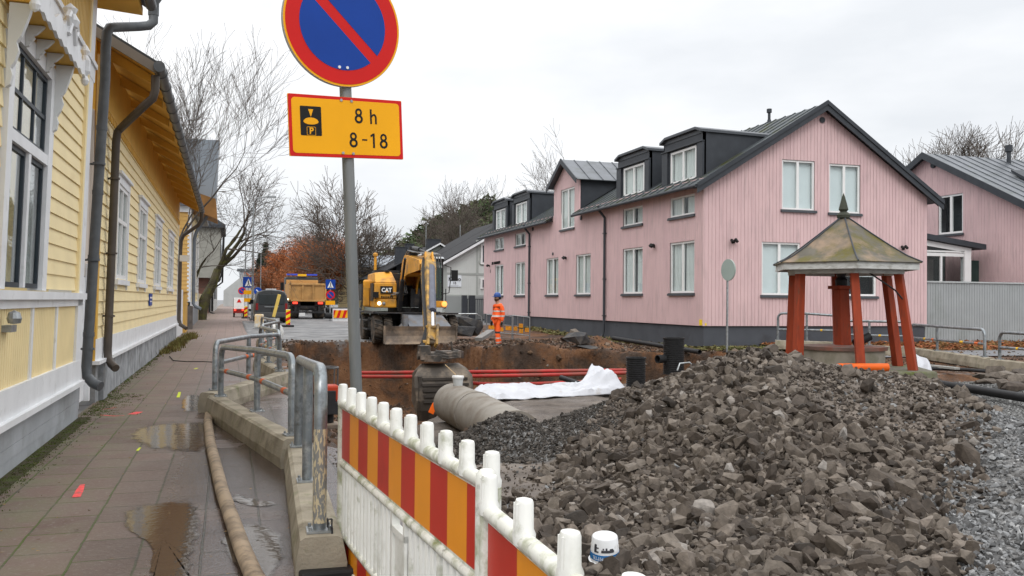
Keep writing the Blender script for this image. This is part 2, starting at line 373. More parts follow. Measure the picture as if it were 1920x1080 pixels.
def ground_mat():
    m = bpy.data.materials.new('ground_surfaces'); m.use_nodes = True; nt = m.node_tree; nt.nodes.clear(); L = nt.links.new
    out = N(nt, 'ShaderNodeOutputMaterial'); b = N(nt, 'ShaderNodeBsdfPrincipled'); L(b.outputs[0], out.inputs[0])
    tc = N(nt, 'ShaderNodeTexCoord'); at = N(nt, 'ShaderNodeVertexColor', layer_name='surface'); sp = N(nt, 'ShaderNodeSeparateColor'); L(at.outputs[0], sp.inputs[0])
    def noise(s, d=6, r=.6):
        n = N(nt, 'ShaderNodeTexNoise'); n.inputs['Scale'].default_value = s; n.inputs['Detail'].default_value = d; n.inputs['Roughness'].default_value = r
        L(tc.outputs['Object'], n.inputs['Vector']); return n.outputs[0]
    def ramp(f, *st):
        r = N(nt, 'ShaderNodeValToRGB'); cr = r.color_ramp
        cr.elements[0].position, cr.elements[0].color = st[0][0], (*st[0][1], 1); cr.elements[1].position, cr.elements[1].color = st[-1][0], (*st[-1][1], 1)
        for p, c in st[1:-1]: e = cr.elements.new(p); e.color = (*c, 1)
        L(f, r.inputs[0]); return r.outputs[0]
    def mix(f, a, c):
        x = N(nt, 'ShaderNodeMixRGB'); L(f, x.inputs[0]); L(a, x.inputs[1]); L(c, x.inputs[2]); return x.outputs[0]
    asph = ramp(noise(1.1), (.3, (.10, .102, .105)), (.5, (.17, .17, .172)), (.7, (.25, .25, .25)))
    earth = ramp(noise(.75, 8, .65), (.30, (.030, .021, .016)), (.43, (.060, .036, .023)), (.55, (.135, .062, .027)), (.68, (.19, .098, .046)))
    sand = ramp(noise(2.2, 8), (.3, (.075, .062, .052)), (.5, (.135, .112, .094)), (.72, (.20, .168, .14)))
    vor = N(nt, 'ShaderNodeTexVoronoi'); vor.inputs['Scale'].default_value = 34; L(tc.outputs['Object'], vor.inputs['Vector'])
    bw = N(nt, 'ShaderNodeRGBToBW'); L(vor.outputs['Color'], bw.inputs[0])
    gravc = ramp(bw.outputs[0], (.15, (.05, .048, .046)), (.5, (.115, .112, .108)), (.85, (.22, .217, .213)))
    def sharp(ch, a=.35, b2=.65):
        n = noise(9, 4); ad = N(nt, 'ShaderNodeMath', operation='MULTIPLY_ADD'); L(n, ad.inputs[0]); ad.inputs[1].default_value = .6; ad.inputs[2].default_value = -.3
        s2 = N(nt, 'ShaderNodeMath', operation='ADD'); L(sp.outputs[ch], s2.inputs[0]); L(ad.outputs[0], s2.inputs[1])
        q = N(nt, 'ShaderNodeMapRange'); q.inputs['From Min'].default_value = a; q.inputs['From Max'].default_value = b2; L(s2.outputs[0], q.inputs[0]); return q.outputs[0]
    c = mix(sharp(0), asph, earth); c = mix(sharp(2), c, sand); c = mix(sharp(1), c, gravc)
    b.inputs['Specular IOR Level'].default_value = .2
    L(c, b.inputs['Base Color'])
    rg = N(nt, 'ShaderNodeMapRange'); rg.inputs['From Min'].default_value = .35; rg.inputs['From Max'].default_value = .65; rg.inputs['To Min'].default_value = .35; rg.inputs['To Max'].default_value = .85
    L(noise(.9), rg.inputs[0]); L(rg.outputs[0], b.inputs['Roughness'])
    h1 = noise(7, 8, .7); bp = N(nt, 'ShaderNodeBump'); bp.inputs['Distance'].default_value = .09
    ml = N(nt, 'ShaderNodeMath', operation='MULTIPLY'); mxx = N(nt, 'ShaderNodeMath', operation='MAXIMUM'); L(sp.outputs[0], mxx.inputs[0]); mxx.inputs[1].default_value = .10
    L(h1, ml.inputs[0]); L(mxx.outputs[0], ml.inputs[1]); L(ml.outputs[0], bp.inputs['Height'])
    bp2 = N(nt, 'ShaderNodeBump'); bp2.inputs['Distance'].default_value = .02; mg = N(nt, 'ShaderNodeMath', operation='MULTIPLY'); L(vor.outputs['Distance'], mg.inputs[0]); L(sp.outputs[1], mg.inputs[1])
    L(mg.outputs[0], bp2.inputs['Height']); bp2.invert = True; L(bp.outputs[0], bp2.inputs['Normal']); L(bp2.outputs[0], b.inputs['Normal'])
    return m
me.materials.append(ground_mat()); tag(gob, kind='structure')

# ------------------------------------------------------------------ pavement of slabs (left), with moss in the joints
def paver_mat():
    m = bpy.data.materials.new('paving_slabs'); m.use_nodes = True; nt = m.node_tree; nt.nodes.clear(); L = nt.links.new
    out = N(nt, 'ShaderNodeOutputMaterial'); b = N(nt, 'ShaderNodeBsdfPrincipled'); L(b.outputs[0], out.inputs[0])
    g = N(nt, 'ShaderNodeNewGeometry'); sp = N(nt, 'ShaderNodeSeparateXYZ'); L(g.outputs['Position'], sp.inputs[0])
    cb = N(nt, 'ShaderNodeCombineXYZ'); ax = N(nt, 'ShaderNodeMath', operation='ADD'); ax.inputs[1].default_value = 1.36+.37*20; L(sp.outputs['X'], ax.inputs[0])
    L(sp.outputs['Y'], cb.inputs['X']); L(ax.outputs[0], cb.inputs['Y'])
    nzw = N(nt, 'ShaderNodeTexNoise'); nzw.inputs['Scale'].default_value = 6; L(g.outputs['Position'], nzw.inputs['Vector'])
    wv = N(nt, 'ShaderNodeVectorMath', operation='MULTIPLY_ADD'); L(nzw.outputs['Color'], wv.inputs[0]); wv.inputs[1].default_value = (.018, .018, 0); L(cb.outputs[0], wv.inputs[2])
    br = N(nt, 'ShaderNodeTexBrick'); L(wv.outputs[0], br.inputs['Vector']); br.offset = .5; br.squash = 1
    br.inputs['Scale'].default_value = 1; br.inputs['Brick Width'].default_value = .5; br.inputs['Row Height'].default_value = .375
    br.inputs['Mortar Size'].default_value = .008; br.inputs['Mortar Smooth'].default_value = .3
    br.inputs['Color1'].default_value = (.110, .070, .056, 1); br.inputs['Color2'].default_value = (.172, .112, .090, 1); br.inputs['Mortar'].default_value = (.03, .027, .02, 1)
    def noise(s, d=5, rr=.6):
        n = N(nt, 'ShaderNodeTexNoise'); n.inputs['Scale'].default_value = s; n.inputs['Detail'].default_value = d; n.inputs['Roughness'].default_value = rr; L(g.outputs['Position'], n.inputs['Vector']); return n.outputs[0]
    def mr(f, a, b2, c=0, d=1):
        q = N(nt, 'ShaderNodeMapRange'); q.inputs['From Min'].default_value = a; q.inputs['From Max'].default_value = b2; q.inputs['To Min'].default_value = c; q.inputs['To Max'].default_value = d; L(f, q.inputs[0]); return q.outputs[0]
    def mth(op, a, b2):
        q = N(nt, 'ShaderNodeMath', operation=op)
        for i, v in enumerate((a, b2)):
            if isinstance(v, (int, float)): q.inputs[i].default_value = v
            else: L(v, q.inputs[i])
        return q.outputs[0]
    def mix(f, a, c, bl='MIX'):
        x = N(nt, 'ShaderNodeMixRGB', blend_type=bl); L(f, x.inputs[0]) if not isinstance(f, (int, float)) else setattr(x.inputs[0], 'default_value', f)
        for i, v in ((1, a), (2, c)):
            if isinstance(v, tuple): x.inputs[i].default_value = (*v, 1)
            else: L(v, x.inputs[i])
        return x.outputs[0]
    left = mr(sp.outputs['X'], -.7, -1.6)                 # mossy near the houses
    moss = mth('MULTIPLY', mr(br.outputs['Fac'], .1, .6), mth('MULTIPLY', mr(noise(1.7), .40, .52), mr(sp.outputs['X'], -.1, -1.2, .25, 1)))
    c = mix(mr(noise(1.3), .35, .65), br.outputs[0], (.20, .17, .14)) ; c = mix(.45, br.outputs[0], c)
    c = mix(mth('MULTIPLY', mr(noise(26, 3), .55, .75), .45), c, (.30, .28, .25))
    c = mix(mth('MULTIPLY', left, mth('MULTIPLY', mr(noise(2.6, 6), .42, .62), .55)), c, (.14, .15, .07))
    c = mix(moss, c, (.07, .10, .012))
    far = mr(sp.outputs['Y'], 12, 26); c = mix(mth('MULTIPLY', far, .35), c, (.30, .22, .20))
    # damp slabs: darker and shinier, mostly away from the houses
    wet = mth('MULTIPLY', mth('ADD', mth('MULTIPLY', mr(sp.outputs['X'], -1.05, -.25), 1), 0), mth('MULTIPLY', mr(noise(.8, 3), .22, .46), mr(sp.outputs['Y'], 26, 12)))
    c = mix(wet, c, mix(1.0, c, (.38, .37, .39), 'MULTIPLY'))
    L(c, b.inputs['Base Color'])
    ro = mth('ADD', mth('MULTIPLY', wet, -.66), .78); ro2 = mth('ADD', ro, mth('MULTIPLY', mth('SUBTRACT', noise(18), .5), .25)); L(ro2, b.inputs['Roughness'])
    bp = N(nt, 'ShaderNodeBump'); bp.inputs['Distance'].default_value = .006
    hh = mth('ADD', mth('MULTIPLY', br.outputs['Fac'], -1.0), mth('MULTIPLY', noise(40, 6), .55)); L(hh, bp.inputs['Height']); L(bp.outputs[0], b.inputs['Normal'])
    return m
mb = MB()
# west strip runs the whole street, near part widens under the barriers
edge = [(-8, 1.7), (8.8, 1.7), (9.6, 1.25), (10.35, .86), (14, .98), (18, 1.30), (26, 1.50), (34.5, 1.75), (60, 1.7), (260, 1.7)]
V = []; 
for y, x in edge: V += [(-1.95, y, 0 if y < 36 else .22*float(ss(36, 50, y))), (x if y < 30 else x, y, 0 if y < 36 else .24*float(ss(36, 50, y)))]
for i in range(len(edge)-1):
    k = 2*i; a, b_, c_, d_ = V[k], V[k+1], V[k+3], V[k+2]
    seg = max(1, int((d_[1]-a[1])/6))
    for j in range(seg):
        def lp(p, q, t): return tuple(p[n]+(q[n]-p[n])*t for n in range(3))
        t0, t1 = j/seg, (j+1)/seg
        p1, p2, p3, p4 = lp(a, d_, t0), lp(b_, c_, t0), lp(b_, c_, t1), lp(a, d_, t1)
        z = lambda p, dz: (p[0], p[1], p[2]-dz if dz else p[2])
        mb.add([p1, p2, p3, p4, (p2[0]-.02, p2[1], p2[2]-.25), (p3[0]-.02, p3[1], p3[2]-.25)], [(0, 1, 2, 3), (1, 4, 5, 2)])
struct(mb, 'pavement', paver_mat(), recalc=False)
# puddles lying on the slabs
pud = bpy.data.materials.new('muddy_water'); pud.use_nodes = True; _b = pud.node_tree.nodes['Principled BSDF']
_b.inputs['Base Color'].default_value = (.085, .066, .050, 1); _b.inputs['Roughness'].default_value = .07; _b.inputs['Specular IOR Level'].default_value = .75
_nt = pud.node_tree; _L = _nt.links.new; _vc = N(_nt, 'ShaderNodeVertexColor', layer_name='depth'); _g = N(_nt, 'ShaderNodeNewGeometry'); _n = N(_nt, 'ShaderNodeTexNoise'); _n.inputs['Scale'].default_value = 9; _n.inputs['Detail'].default_value = 6; _L(_g.outputs['Position'], _n.inputs['Vector'])
_a = N(_nt, 'ShaderNodeMath', operation='MULTIPLY_ADD'); _L(_n.outputs[0], _a.inputs[0]); _a.inputs[1].default_value = .9; _a.inputs[2].default_value = -.45; _s = N(_nt, 'ShaderNodeMath', operation='ADD'); _L(_a.outputs[0], _s.inputs[0]); _L(_vc.outputs[0], _s.inputs[1])
_r = N(_nt, 'ShaderNodeMapRange'); _r.inputs['From Min'].default_value = .25; _r.inputs['From Max'].default_value = .62; _L(_s.outputs[0], _r.inputs[0]); _t = N(_nt, 'ShaderNodeBsdfTransparent'); _m = N(_nt, 'ShaderNodeMixShader')
_L(_r.outputs[0], _m.inputs[0]); _L(_t.outputs[0], _m.inputs[1]); _L(_b.outputs[0], _m.inputs[2]); _L(_m.outputs[0], _nt.nodes['Material Output'].inputs[0])
_w = N(_nt, 'ShaderNodeTexNoise'); _w.inputs['Scale'].default_value = 14; _L(_g.outputs['Position'], _w.inputs['Vector']); _bp = N(_nt, 'ShaderNodeBump'); _bp.inputs['Distance'].default_value = .0012; _L(_w.outputs[0], _bp.inputs['Height']); _L(_bp.outputs[0], _b.inputs['Normal'])
def puddle(pix, seed):
    P = [PG(x, y, .004) for x, y in pix]; n = len(P); Q = []
    rr = random.Random(seed)
    for _ in range(4): P = [q for i in range(len(P)) for q in (P[i].lerp(P[(i+1) % len(P)], .25), P[i].lerp(P[(i+1) % len(P)], .75))]
    for p in P: s = .035*mnoise.noise(Vector((p.x*6, p.y*6, seed))); Q.append((p.x+s, p.y+s*2, .004))
    c = sum((Vector(q) for q in Q), Vector())/len(Q); k = len(Q); V = []; ring = (1.22, 1.0, .80, .5)
    for s in ring: V += [tuple(c+(Vector(q)-c)*s) for q in Q]
    V.append(tuple(c)); mb = MB(); mb.add(V, [(r_*k+i, r_*k+(i+1) % k, (r_+1)*k+(i+1) % k, (r_+1)*k+i) for r_ in range(3) for i in range(k)]+[(3*k+i, 3*k+(i+1) % k, 4*k) for i in range(k)])
    o = struct(mb, 'puddle', pud); at = o.data.color_attributes.new('depth', 'FLOAT_COLOR', 'POINT'); dv = [0.]*k+[.5]*k+[.85]*k+[1.]*k+[1.]
    at.data.foreach_set('color', [x for d_ in dv for x in (d_, d_, d_, 1)])
puddle([(244, 812), (285, 797), (385, 792), (392, 800), (386, 846), (310, 843), (270, 832)], 1)
puddle([(225, 975), (262, 950), (365, 940), (368, 985), (356, 1040), (350, 1110), (285, 1110), (296, 1030), (255, 1000)], 2)
puddle([(415, 1010), (440, 985), (520, 990), (530, 1050), (480, 1110), (440, 1060)], 5)
puddle([(340, 772), (344, 745), (362, 740), (388, 745), (386, 768)], 3)
puddle([(455, 950), (430, 925), (470, 935), (520, 942), (500, 950)], 4)
# sprayed surveyor's marks
def spray(pix, wd, c, nm, z=.003):
    mb = MB(); P = [PG(x, y, z) for x, y in pix]
    V = []; rr = random.Random(int(pix[0][0]))
    for i, p in enumerate(P):
        d = (P[min(i+1, len(P)-1)]-P[max(i-1, 0)]).normalized(); n = Vector((-d.y, d.x, 0)); s = wd*(.5+rr.uniform(-.15, .15)); V += [p+n*s, p-n*s]
    mb.add(V, [(2*i, 2*i+1, 2*i+3, 2*i+2) for i in range(len(P)-1)]); struct(mb, nm, c)
pinkm = mat('pink_spray', (.85, .10, .10), .8, .2, 20, c2=(.25, .15, .13), amt=.42, scale2=16)
yelm = mat('yellow_spray', (.65, .75, .05), .8, .2, 20, c2=(.3, .3, .1), amt=.4, scale2=40)
spray([(143, 932), (149, 920), (155, 908)], .05, pinkm, 'spray_mark')
spray([(188, 778), (215, 780), (233, 779)], .035, pinkm, 'spray_mark')
spray([(190, 768), (218, 764)], .02, pinkm, 'spray_mark'); spray([(246, 777), (262, 772)], .10, pinkm, 'spray_mark')
spray([(257, 845), (263, 839)], .03, yelm, 'spray_mark'); spray([(334, 745), (337, 735)], .04, yelm, 'spray_mark'); spray([(365, 692), (370, 690)], .05, yelm, 'spray_mark')
# moss and weeds along the house walls
mb = MB(); rr = random.Random(5)
def tuft(mb, x, y, h, n, sp):
    for _ in range(n):
        a = rr.uniform(0, 6.28); px, py = x+rr.gauss(0, sp), y+rr.gauss(0, sp); l = h*rr.uniform(.4, 1.1); w_ = l*.12+.002; dx, dy = math.cos(a)*l*.5, math.sin(a)*l*.5
        mb.add([(px-math.sin(a)*w_, py+math.cos(a)*w_, 0), (px+math.sin(a)*w_, py-math.cos(a)*w_, 0), (px+dx, py+dy, l)], [(0, 1, 2)])
for k in range(900):
    y = rr.uniform(5.5, 13.2); x = -1.9+abs(rr.gauss(0, .11))+.02
    tuft(mb, x, y, .014, 7, .015)
for k in range(500): tuft(mb, -1.9+abs(rr.gauss(0, .22)), rr.uniform(13.3, 16.3), .016, 7, .02)
for k in range(400): tuft(mb, -1.92+abs(rr.gauss(0, .08)), rr.uniform(16.3, 27), .025, 6, .02)
o = mb.build('moss', mat('moss_green', (.075, .105, .014), .9, .35, 6, c2=(.05, .04, .02), amt=.4, scale2=9), recalc=False); tag(o, 'green moss and small weeds along the foot of the yellow houses', 'moss', kind='stuff')
mb = MB()
for k in range(300): tuft(mb, -1.85+abs(rr.gauss(0, .16)), rr.gauss(33, 2.6), .16, 6, .05)
for k in range(200): tuft(mb, -1.6+abs(rr.gauss(0, .15)), rr.gauss(38.5, 1.0), .22, 6, .06)
o = mb.build('dry_grass', mat('withered_grass', (.17, .16, .05), .9, .35, 4, c2=(.12, .06, .02), amt=.45, scale2=5), recalc=False); tag(o, 'withered tufts of grass at the foot of the far yellow wall', 'grass', kind='stuff')
mb = MB(); mb.sheet(lambda u, v: (-1.9+.16+(u-1)*(.16+.25*(1-abs(v*2-1))**.5), 5+v*8.2, .003), 2, 40)
struct(mb, 'verge', mat('mossy_soil', (.055, .065, .018), .95, .4, 9, bump=.01, bscale=30, c2=(.06, .045, .03), amt=.5, scale2=7), recalc=False)
# painted lines on the far road
wl = mat('worn_road_paint', (.5, .5, .5), .7, .1, 5, c2=(.2, .2, .2), amt=.45, scale2=4)
for a, b_ in (((556, 609), (605, 603)), ((560, 612), (584, 619))):
    p, q = PG(*a, .2), PG(*b_, .2); mb = MB(); z0 = float(gz(p.x, p.y))+.02
    d = (q-p).normalized(); n = Vector((-d.y, d.x, 0))*.07; mb.add([(*(p+n)[:2], .15), (*(p-n)[:2], .15), (*(q-n)[:2], .24), (*(q+n)[:2], .24)], [(0, 1, 2, 3)])
# ================================================================== HOUSES
def cuts(v0, v1, holes, a, b):     # sub-strips of [v0,v1] at hole borders -> (s0, s1, free u-intervals)
    br = sorted({v0, v1, *[h[2] for h in holes if v0 < h[2] < v1], *[h[3] for h in holes if v0 < h[3] < v1]})
    for s0, s1 in zip(br, br[1:]):
        mid = (s0+s1)/2; iv = [(a, b)]
        for h in holes:
            if h[2] < mid < h[3]:
                nv = []
                for p, q in iv:
                    if h[1] <= p or h[0] >= q: nv.append((p, q)); continue
                    if h[0] > p: nv.append((p, h[0]))
                    if h[1] < q: nv.append((h[1], q))
                iv = nv
        yield s0, s1, iv
def hsiding(mb, M, u0, u1, v0, v1, holes, bw=.15, t=.022, umax=None):
    k = int(math.ceil((v1-v0)/bw))
    for i in range(k):
        a, b = v0+i*bw, min(v1, v0+(i+1)*bw)
        for s0, s1, iv in cuts(a, b, holes, u0, u1):
            w0 = t*(1-(s0-a)/bw)+.006; w1 = t*(1-(s1-a)/bw)+.006
            for p, q in iv:
                if umax: q = min(q, umax((s0+s1)/2))
                if q > p: mb.hexa([M(p, s0, -.02), M(q, s0, -.02), M(q, s0, w0), M(p, s0, w0), M(p, s1, -.02), M(q, s1, -.02), M(q, s1, w1), M(p, s1, w1)])
def vsiding(mb, M, u0, u1, v0, top, holes, bw=.145, gap=.013, t=.02, bat=False):
    """vertical boards, top(u) gives the height; holes = (u0,u1,v0,v1)"""
    k = int(round((u1-u0)/bw)); bw = (u1-u0)/k
    hs = [(h[2], h[3], h[0], h[1]) for h in holes]
    for i in range(k):
        a, b = u0+i*bw+gap/2, u0+(i+1)*bw-gap/2
        for s0, s1, iv in cuts(a, b, hs, v0, 1e3):
            for p, q in iv:
                if q > 500: t0, t1 = top(s0), top(s1)
                else: t0 = t1 = q
                if min(t0, t1) <= p: continue
                mb.hexa([M(s0, p, -.02), M(s1, p, -.02), M(s1, p, t), M(s0, p, t), M(s0, t0, -.02), M(s1, t1, -.02), M(s1, t1, t), M(s0, t0, t)])
    # backing behind the grooves
    for s0, s1, iv in cuts(u0, u1, hs, v0, 1e3):
        for p, q in iv:
            m_ = 8
            for j in range(m_):
                a, b = s0+(s1-s0)*j/m_, s0+(s1-s0)*(j+1)/m_
                t0, t1 = (top(a), top(b)) if q > 500 else (q, q)
                if min(t0, t1) <= p: continue
                mb.hexa([M(a, p, -.06), M(b, p, -.06), M(b, p, .004), M(a, p, .004), M(a, t0, -.06), M(b, t1, -.06), M(b, t1, .004), M(a, t0, .004)])
def window(house, M, u0, u1, v0, v1, mull=(.5,), tr=(), fw=.07, wi=-.10, wo=-.02, fm=None, cover='curtain', sill=True, sillm=None, cov=(0, 1), bw=.05, name='window'):
    """frame set in the opening; glass, cloth behind it and sill are its own pieces"""
    fm = fm or M_['whiteclean']; mb = MB()
    mb.mbox(M, u0, u0+fw, v0, v1, wi, wo); mb.mbox(M, u1-fw, u1, v0, v1, wi, wo)
    mb.mbox(M, u0+fw, u1-fw, v0, v0+fw, wi, wo); mb.mbox(M, u0+fw, u1-fw, v1-fw, v1, wi, wo)
    for t in mull: x = u0+(u1-u0)*t; mb.mbox(M, x-bw, x+bw, v0+fw, v1-fw, wi+.002, wo-.003)
    for t in tr: y = v0+(v1-v0)*t; mb.mbox(M, u0+fw, u1-fw, y-bw*.8, y+bw*.8, wi+.004, wo-.001)
    f = mb.build(name, fm, house)
    g = MB(); wg = (wi+wo)/2; g.mbox(M, u0+fw*.5, u1-fw*.5, v0+fw*.5, v1-fw*.5, wg-.004, wg+.002); g.build('pane', M_['glass'], f)
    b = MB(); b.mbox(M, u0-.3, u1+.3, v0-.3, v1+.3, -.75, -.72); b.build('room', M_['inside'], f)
    if cover == 'curtain':
        c = MB(); n = 40
        for a, e in ((.04, .04+.44*cov[1]), (.96-.44*cov[1], .96)):
            pts = [(u0+(u1-u0)*(a+(e-a)*i/n), wi-.045+.022*math.sin(i*1.9)) for i in range(n+1)]
            c.add([M(p, v0+.03, q) for p, q in pts]+[M(p, v1-.03, q) for p, q in pts], [(i, i+1, n+2+i, n+1+i) for i in range(n)])
        c.build('curtain', M_['curtain'], f, recalc=False)
    elif cover == 'blind':
        c = MB(); c.mbox(M, u0+.04, u1-.04, v0+(v1-v0)*cov[0], v1-.03, -.17, -.16); c.build('blind', M_['blind'], f)
    if sill:
        s = MB(); s.mbox(M, u0-.06, u1+.06, v0-.10, v0-.03, -.06, .10); s.mbox(M, u0-.06, u1+.06, v0-.03, v0-.003, -.06, .07); s.build('sill', sillm or M_['darktrim'], f)
    return f
M_['darktrim'] = mat('grey_sheet_trim', (.075, .082, .092), .45, .1, 4)
def seamroof(mb, A, B, C, D, n, t=.05, rib=.035, rw=.03):
    """standing seam roof plane: A,B eave ends, D,C ridge ends (A-D and B-C run up the slope)"""
    A, B, C, D = map(Vector, (A, B, C, D)); nn = (B-A).cross(D-A).normalized()
    if nn.z < 0: nn = -nn
    mb.hexa([A, B, C, D, A+nn*t, B+nn*t, C+nn*t, D+nn*t])
    for i in range(n+1):
        s = i/n; p, q = A.lerp(B, s)+nn*(t+rib/2), D.lerp(C, s)+nn*(t+rib/2); mb.bar(p, q, rw, rib, up=nn)
M_['roofgrey'] = mat('grey_seam_roof', (.14, .15, .165), .42, .12, 1.2, metal=.3, c2=(.08, .09, .09), amt=.4, scale2=1.5, c3=(.09, .105, .02), amt3=.27, scale3=1.1)
M_['roofmoss'] = mat('grey_seam_roof_mossy', (.075, .085, .09), .6, .15, 1.2, metal=.2, c2=(.06, .065, .02), amt=.38, scale2=1.6)

# ------------------------------------------------------------------ pink corner house
X0, Y0, X1, Y1, PB, EV = 15.73, 27.76, 25.26, 55.9, .81, 5.93
RX, RZ = 20.55, 8.86
SLL = (RZ-EV)/(RX-X0); SLR = (RZ-5.80)/(X1-RX)
ph = thing('pink_house', (X0, Y0, 0), 'long pink boarded corner house with dark dormers, nearest of the two pink houses', 'house', 'pink wooden houses')
ML = lambda u, v, w: (X0-w, u, v)
MG = lambda u, v, w: (u, Y0-w, v)
gt = lambda x: RZ-.12-(SLL*(RX-x) if x < RX else SLR*(x-RX))
mb = MB(); mb.box(X0+.05, X1-.05, Y0+.05, Y1, -.3, PB-.02); mb.build('plinth', mat('slate_grey_plaster', (.075, .08, .092), .75, .1, 1.5, c2=(.05, .05, .055), amt=.35, scale2=1.2, bump=.003, bscale=50), ph)
lower = [(28.37, 30.22), (32.54, 34.42), (37.94, 39.74), (42.14, 43.91), (47.46, 49.25), (51.58, 53.35)]
upper = [(28.37, 30.25), (32.56, 34.44), (47.41, 49.3), (51.57, 53.45)]
HL = [(a, b, 1.97, 3.84) for a, b in lower]+[(a, b, 4.78, 5.51) for a, b in upper]+[(40.0, 41.85, 5.19, 7.16)]
HG = [(18.05, 19.65, 1.92, 3.81), (21.35, 22.96, 1.92, 3.81), (18.87, 20.25, 5.0, 6.80), (20.87, 22.23, 4.96, 6.76)]
mb = MB(); vsiding(mb, ML, Y0+.03, Y1, PB, lambda u: EV+.05 if not 39.3 < u < 42.95 else (EV+.05), HL)
vsiding(mb, MG, X0+.03, X1, PB, gt, HG); 
mb.mbox(ML, Y0-.02, Y0+.03, PB, EV, -.03, .02); mb.mbox(MG, X1, X1+.02, PB, 5.6, -.03, .0)
mb.build('wall', M_['pink'], ph)
mb = MB(); mb.box(X1-.1, X1-.02, Y0+.05, Y1, PB, 5.7); mb.box(X0+.1, X1-.1, Y1-.1, Y1-.02, PB, 5.7)
mb.prism([(X0, Y1-.06, 5.6), (X1, Y1-.06, 5.6), (RX, Y1-.06, RZ-.15)], (0, .05, 0)); mb.build('rear_wall', M_['pink'], ph)
for i, (a, b) in enumerate(lower): window(ph, ML, a, b, 1.97, 3.84, fw=.075, cov=(0, (.95, .80, 1, .88, 1, .9)[i]))
for a, b in upper: window(ph, ML, a, b, 4.78, 5.51, fw=.07, cov=(0, .8))
for i, h in enumerate(HG): window(ph, MG, *h, mull=(.5,) if i > 0 else (.47,), cover='blind', cov=((.03, .38, 0, .02)[i], 1))
# roof planes; the street side stays clear of the raised gable
def rs(x, dz=0): return EV-.02+dz+SLL*(x-X0)
OV = .38; ye, yf = Y0-.30, Y1+.3
mb = MB(); GY0, GY1 = 39.25, 42.95
for a, b in ((ye, GY0), (GY1, yf)):
    seamroof(mb, (X0-OV, a, rs(X0-OV)), (X0-OV, b, rs(X0-OV)), (RX, b, rs(RX)), (RX, a, rs(RX)), int((b-a)/.62))
mb.build('street_roof', M_['roofmoss'], ph)
mb = MB(); seamroof(mb, (X0+.2, GY0, rs(X0+.2)), (X0+.2, GY1, rs(X0+.2)), (RX, GY1, rs(RX)), (RX, GY0, rs(RX)), 5)
seamroof(mb, (X1+.45, ye, RZ-SLR*(X1+.45-RX)-.02), (X1+.45, yf, RZ-SLR*(X1+.45-RX)-.02), (RX, yf, RZ), (RX, ye, RZ), 44)
mb.build('yard_roof', M_['roofgrey'], ph)
mb = MB()                                                        # barge boards on the gable
for s in (1, -1):
    xe = X0-OV-.05 if s > 0 else X1+.5; ze = rs(xe) if s > 0 else RZ-SLR*(xe-RX)
    d = Vector((RX-xe, 0, RZ-ze))
    mb.prism([(xe, ye, ze-.26), (RX, ye, RZ-.24), (RX, ye, RZ+.10), (xe, ye, ze+.08)], (0, -.04, 0))
    mb.prism([(xe, ye-.041, ze-.05), (RX, ye-.041, RZ-.03), (RX, ye-.041, RZ+.13), (xe, ye-.041, ze+.11)], (0, -.04, 0))
    mb.prism([(xe, ye+.001, ze-.09), (RX, ye+.001, RZ-.07), (RX, Y0-.03, RZ-.07), (xe, Y0-.03, ze-.09)], (0, 0, .03))
mb.build('bargeboard', M_['dark'], ph)
mb = MB()
for a, b in ((Y0-.28, GY0), (GY1, Y1+.2)):
    mb.box(X0-OV+.02, X0-.001, a, b, EV-.22, EV-.19); z = rs(X0-OV)
    pts = [(X0-OV-.07, a, z-.03), (X0-OV-.07, b, z-.03)]; mb.tube(pts, .065, 8)
mb.build('gutter', M_['dark'], ph)
for py in (36.18, 46.5):
    mb = MB(); mb.tube([(X0-OV-.03, py, EV-.12), (X0-OV, py, EV-.3), (X0-.10, py, EV-.62), (X0-.10, py, EV-.9), (X0-.10, py, .35), (X0-.16, py, .16), (X0-.3, py, .10)], .055, 10)
    for z in (1.0, 2.6, 4.6): mb.box(X0-.17, X0, py-.075, py+.075, z, z+.04)
    mb.build('downpipe', M_['dark'], ph, smooth=True)
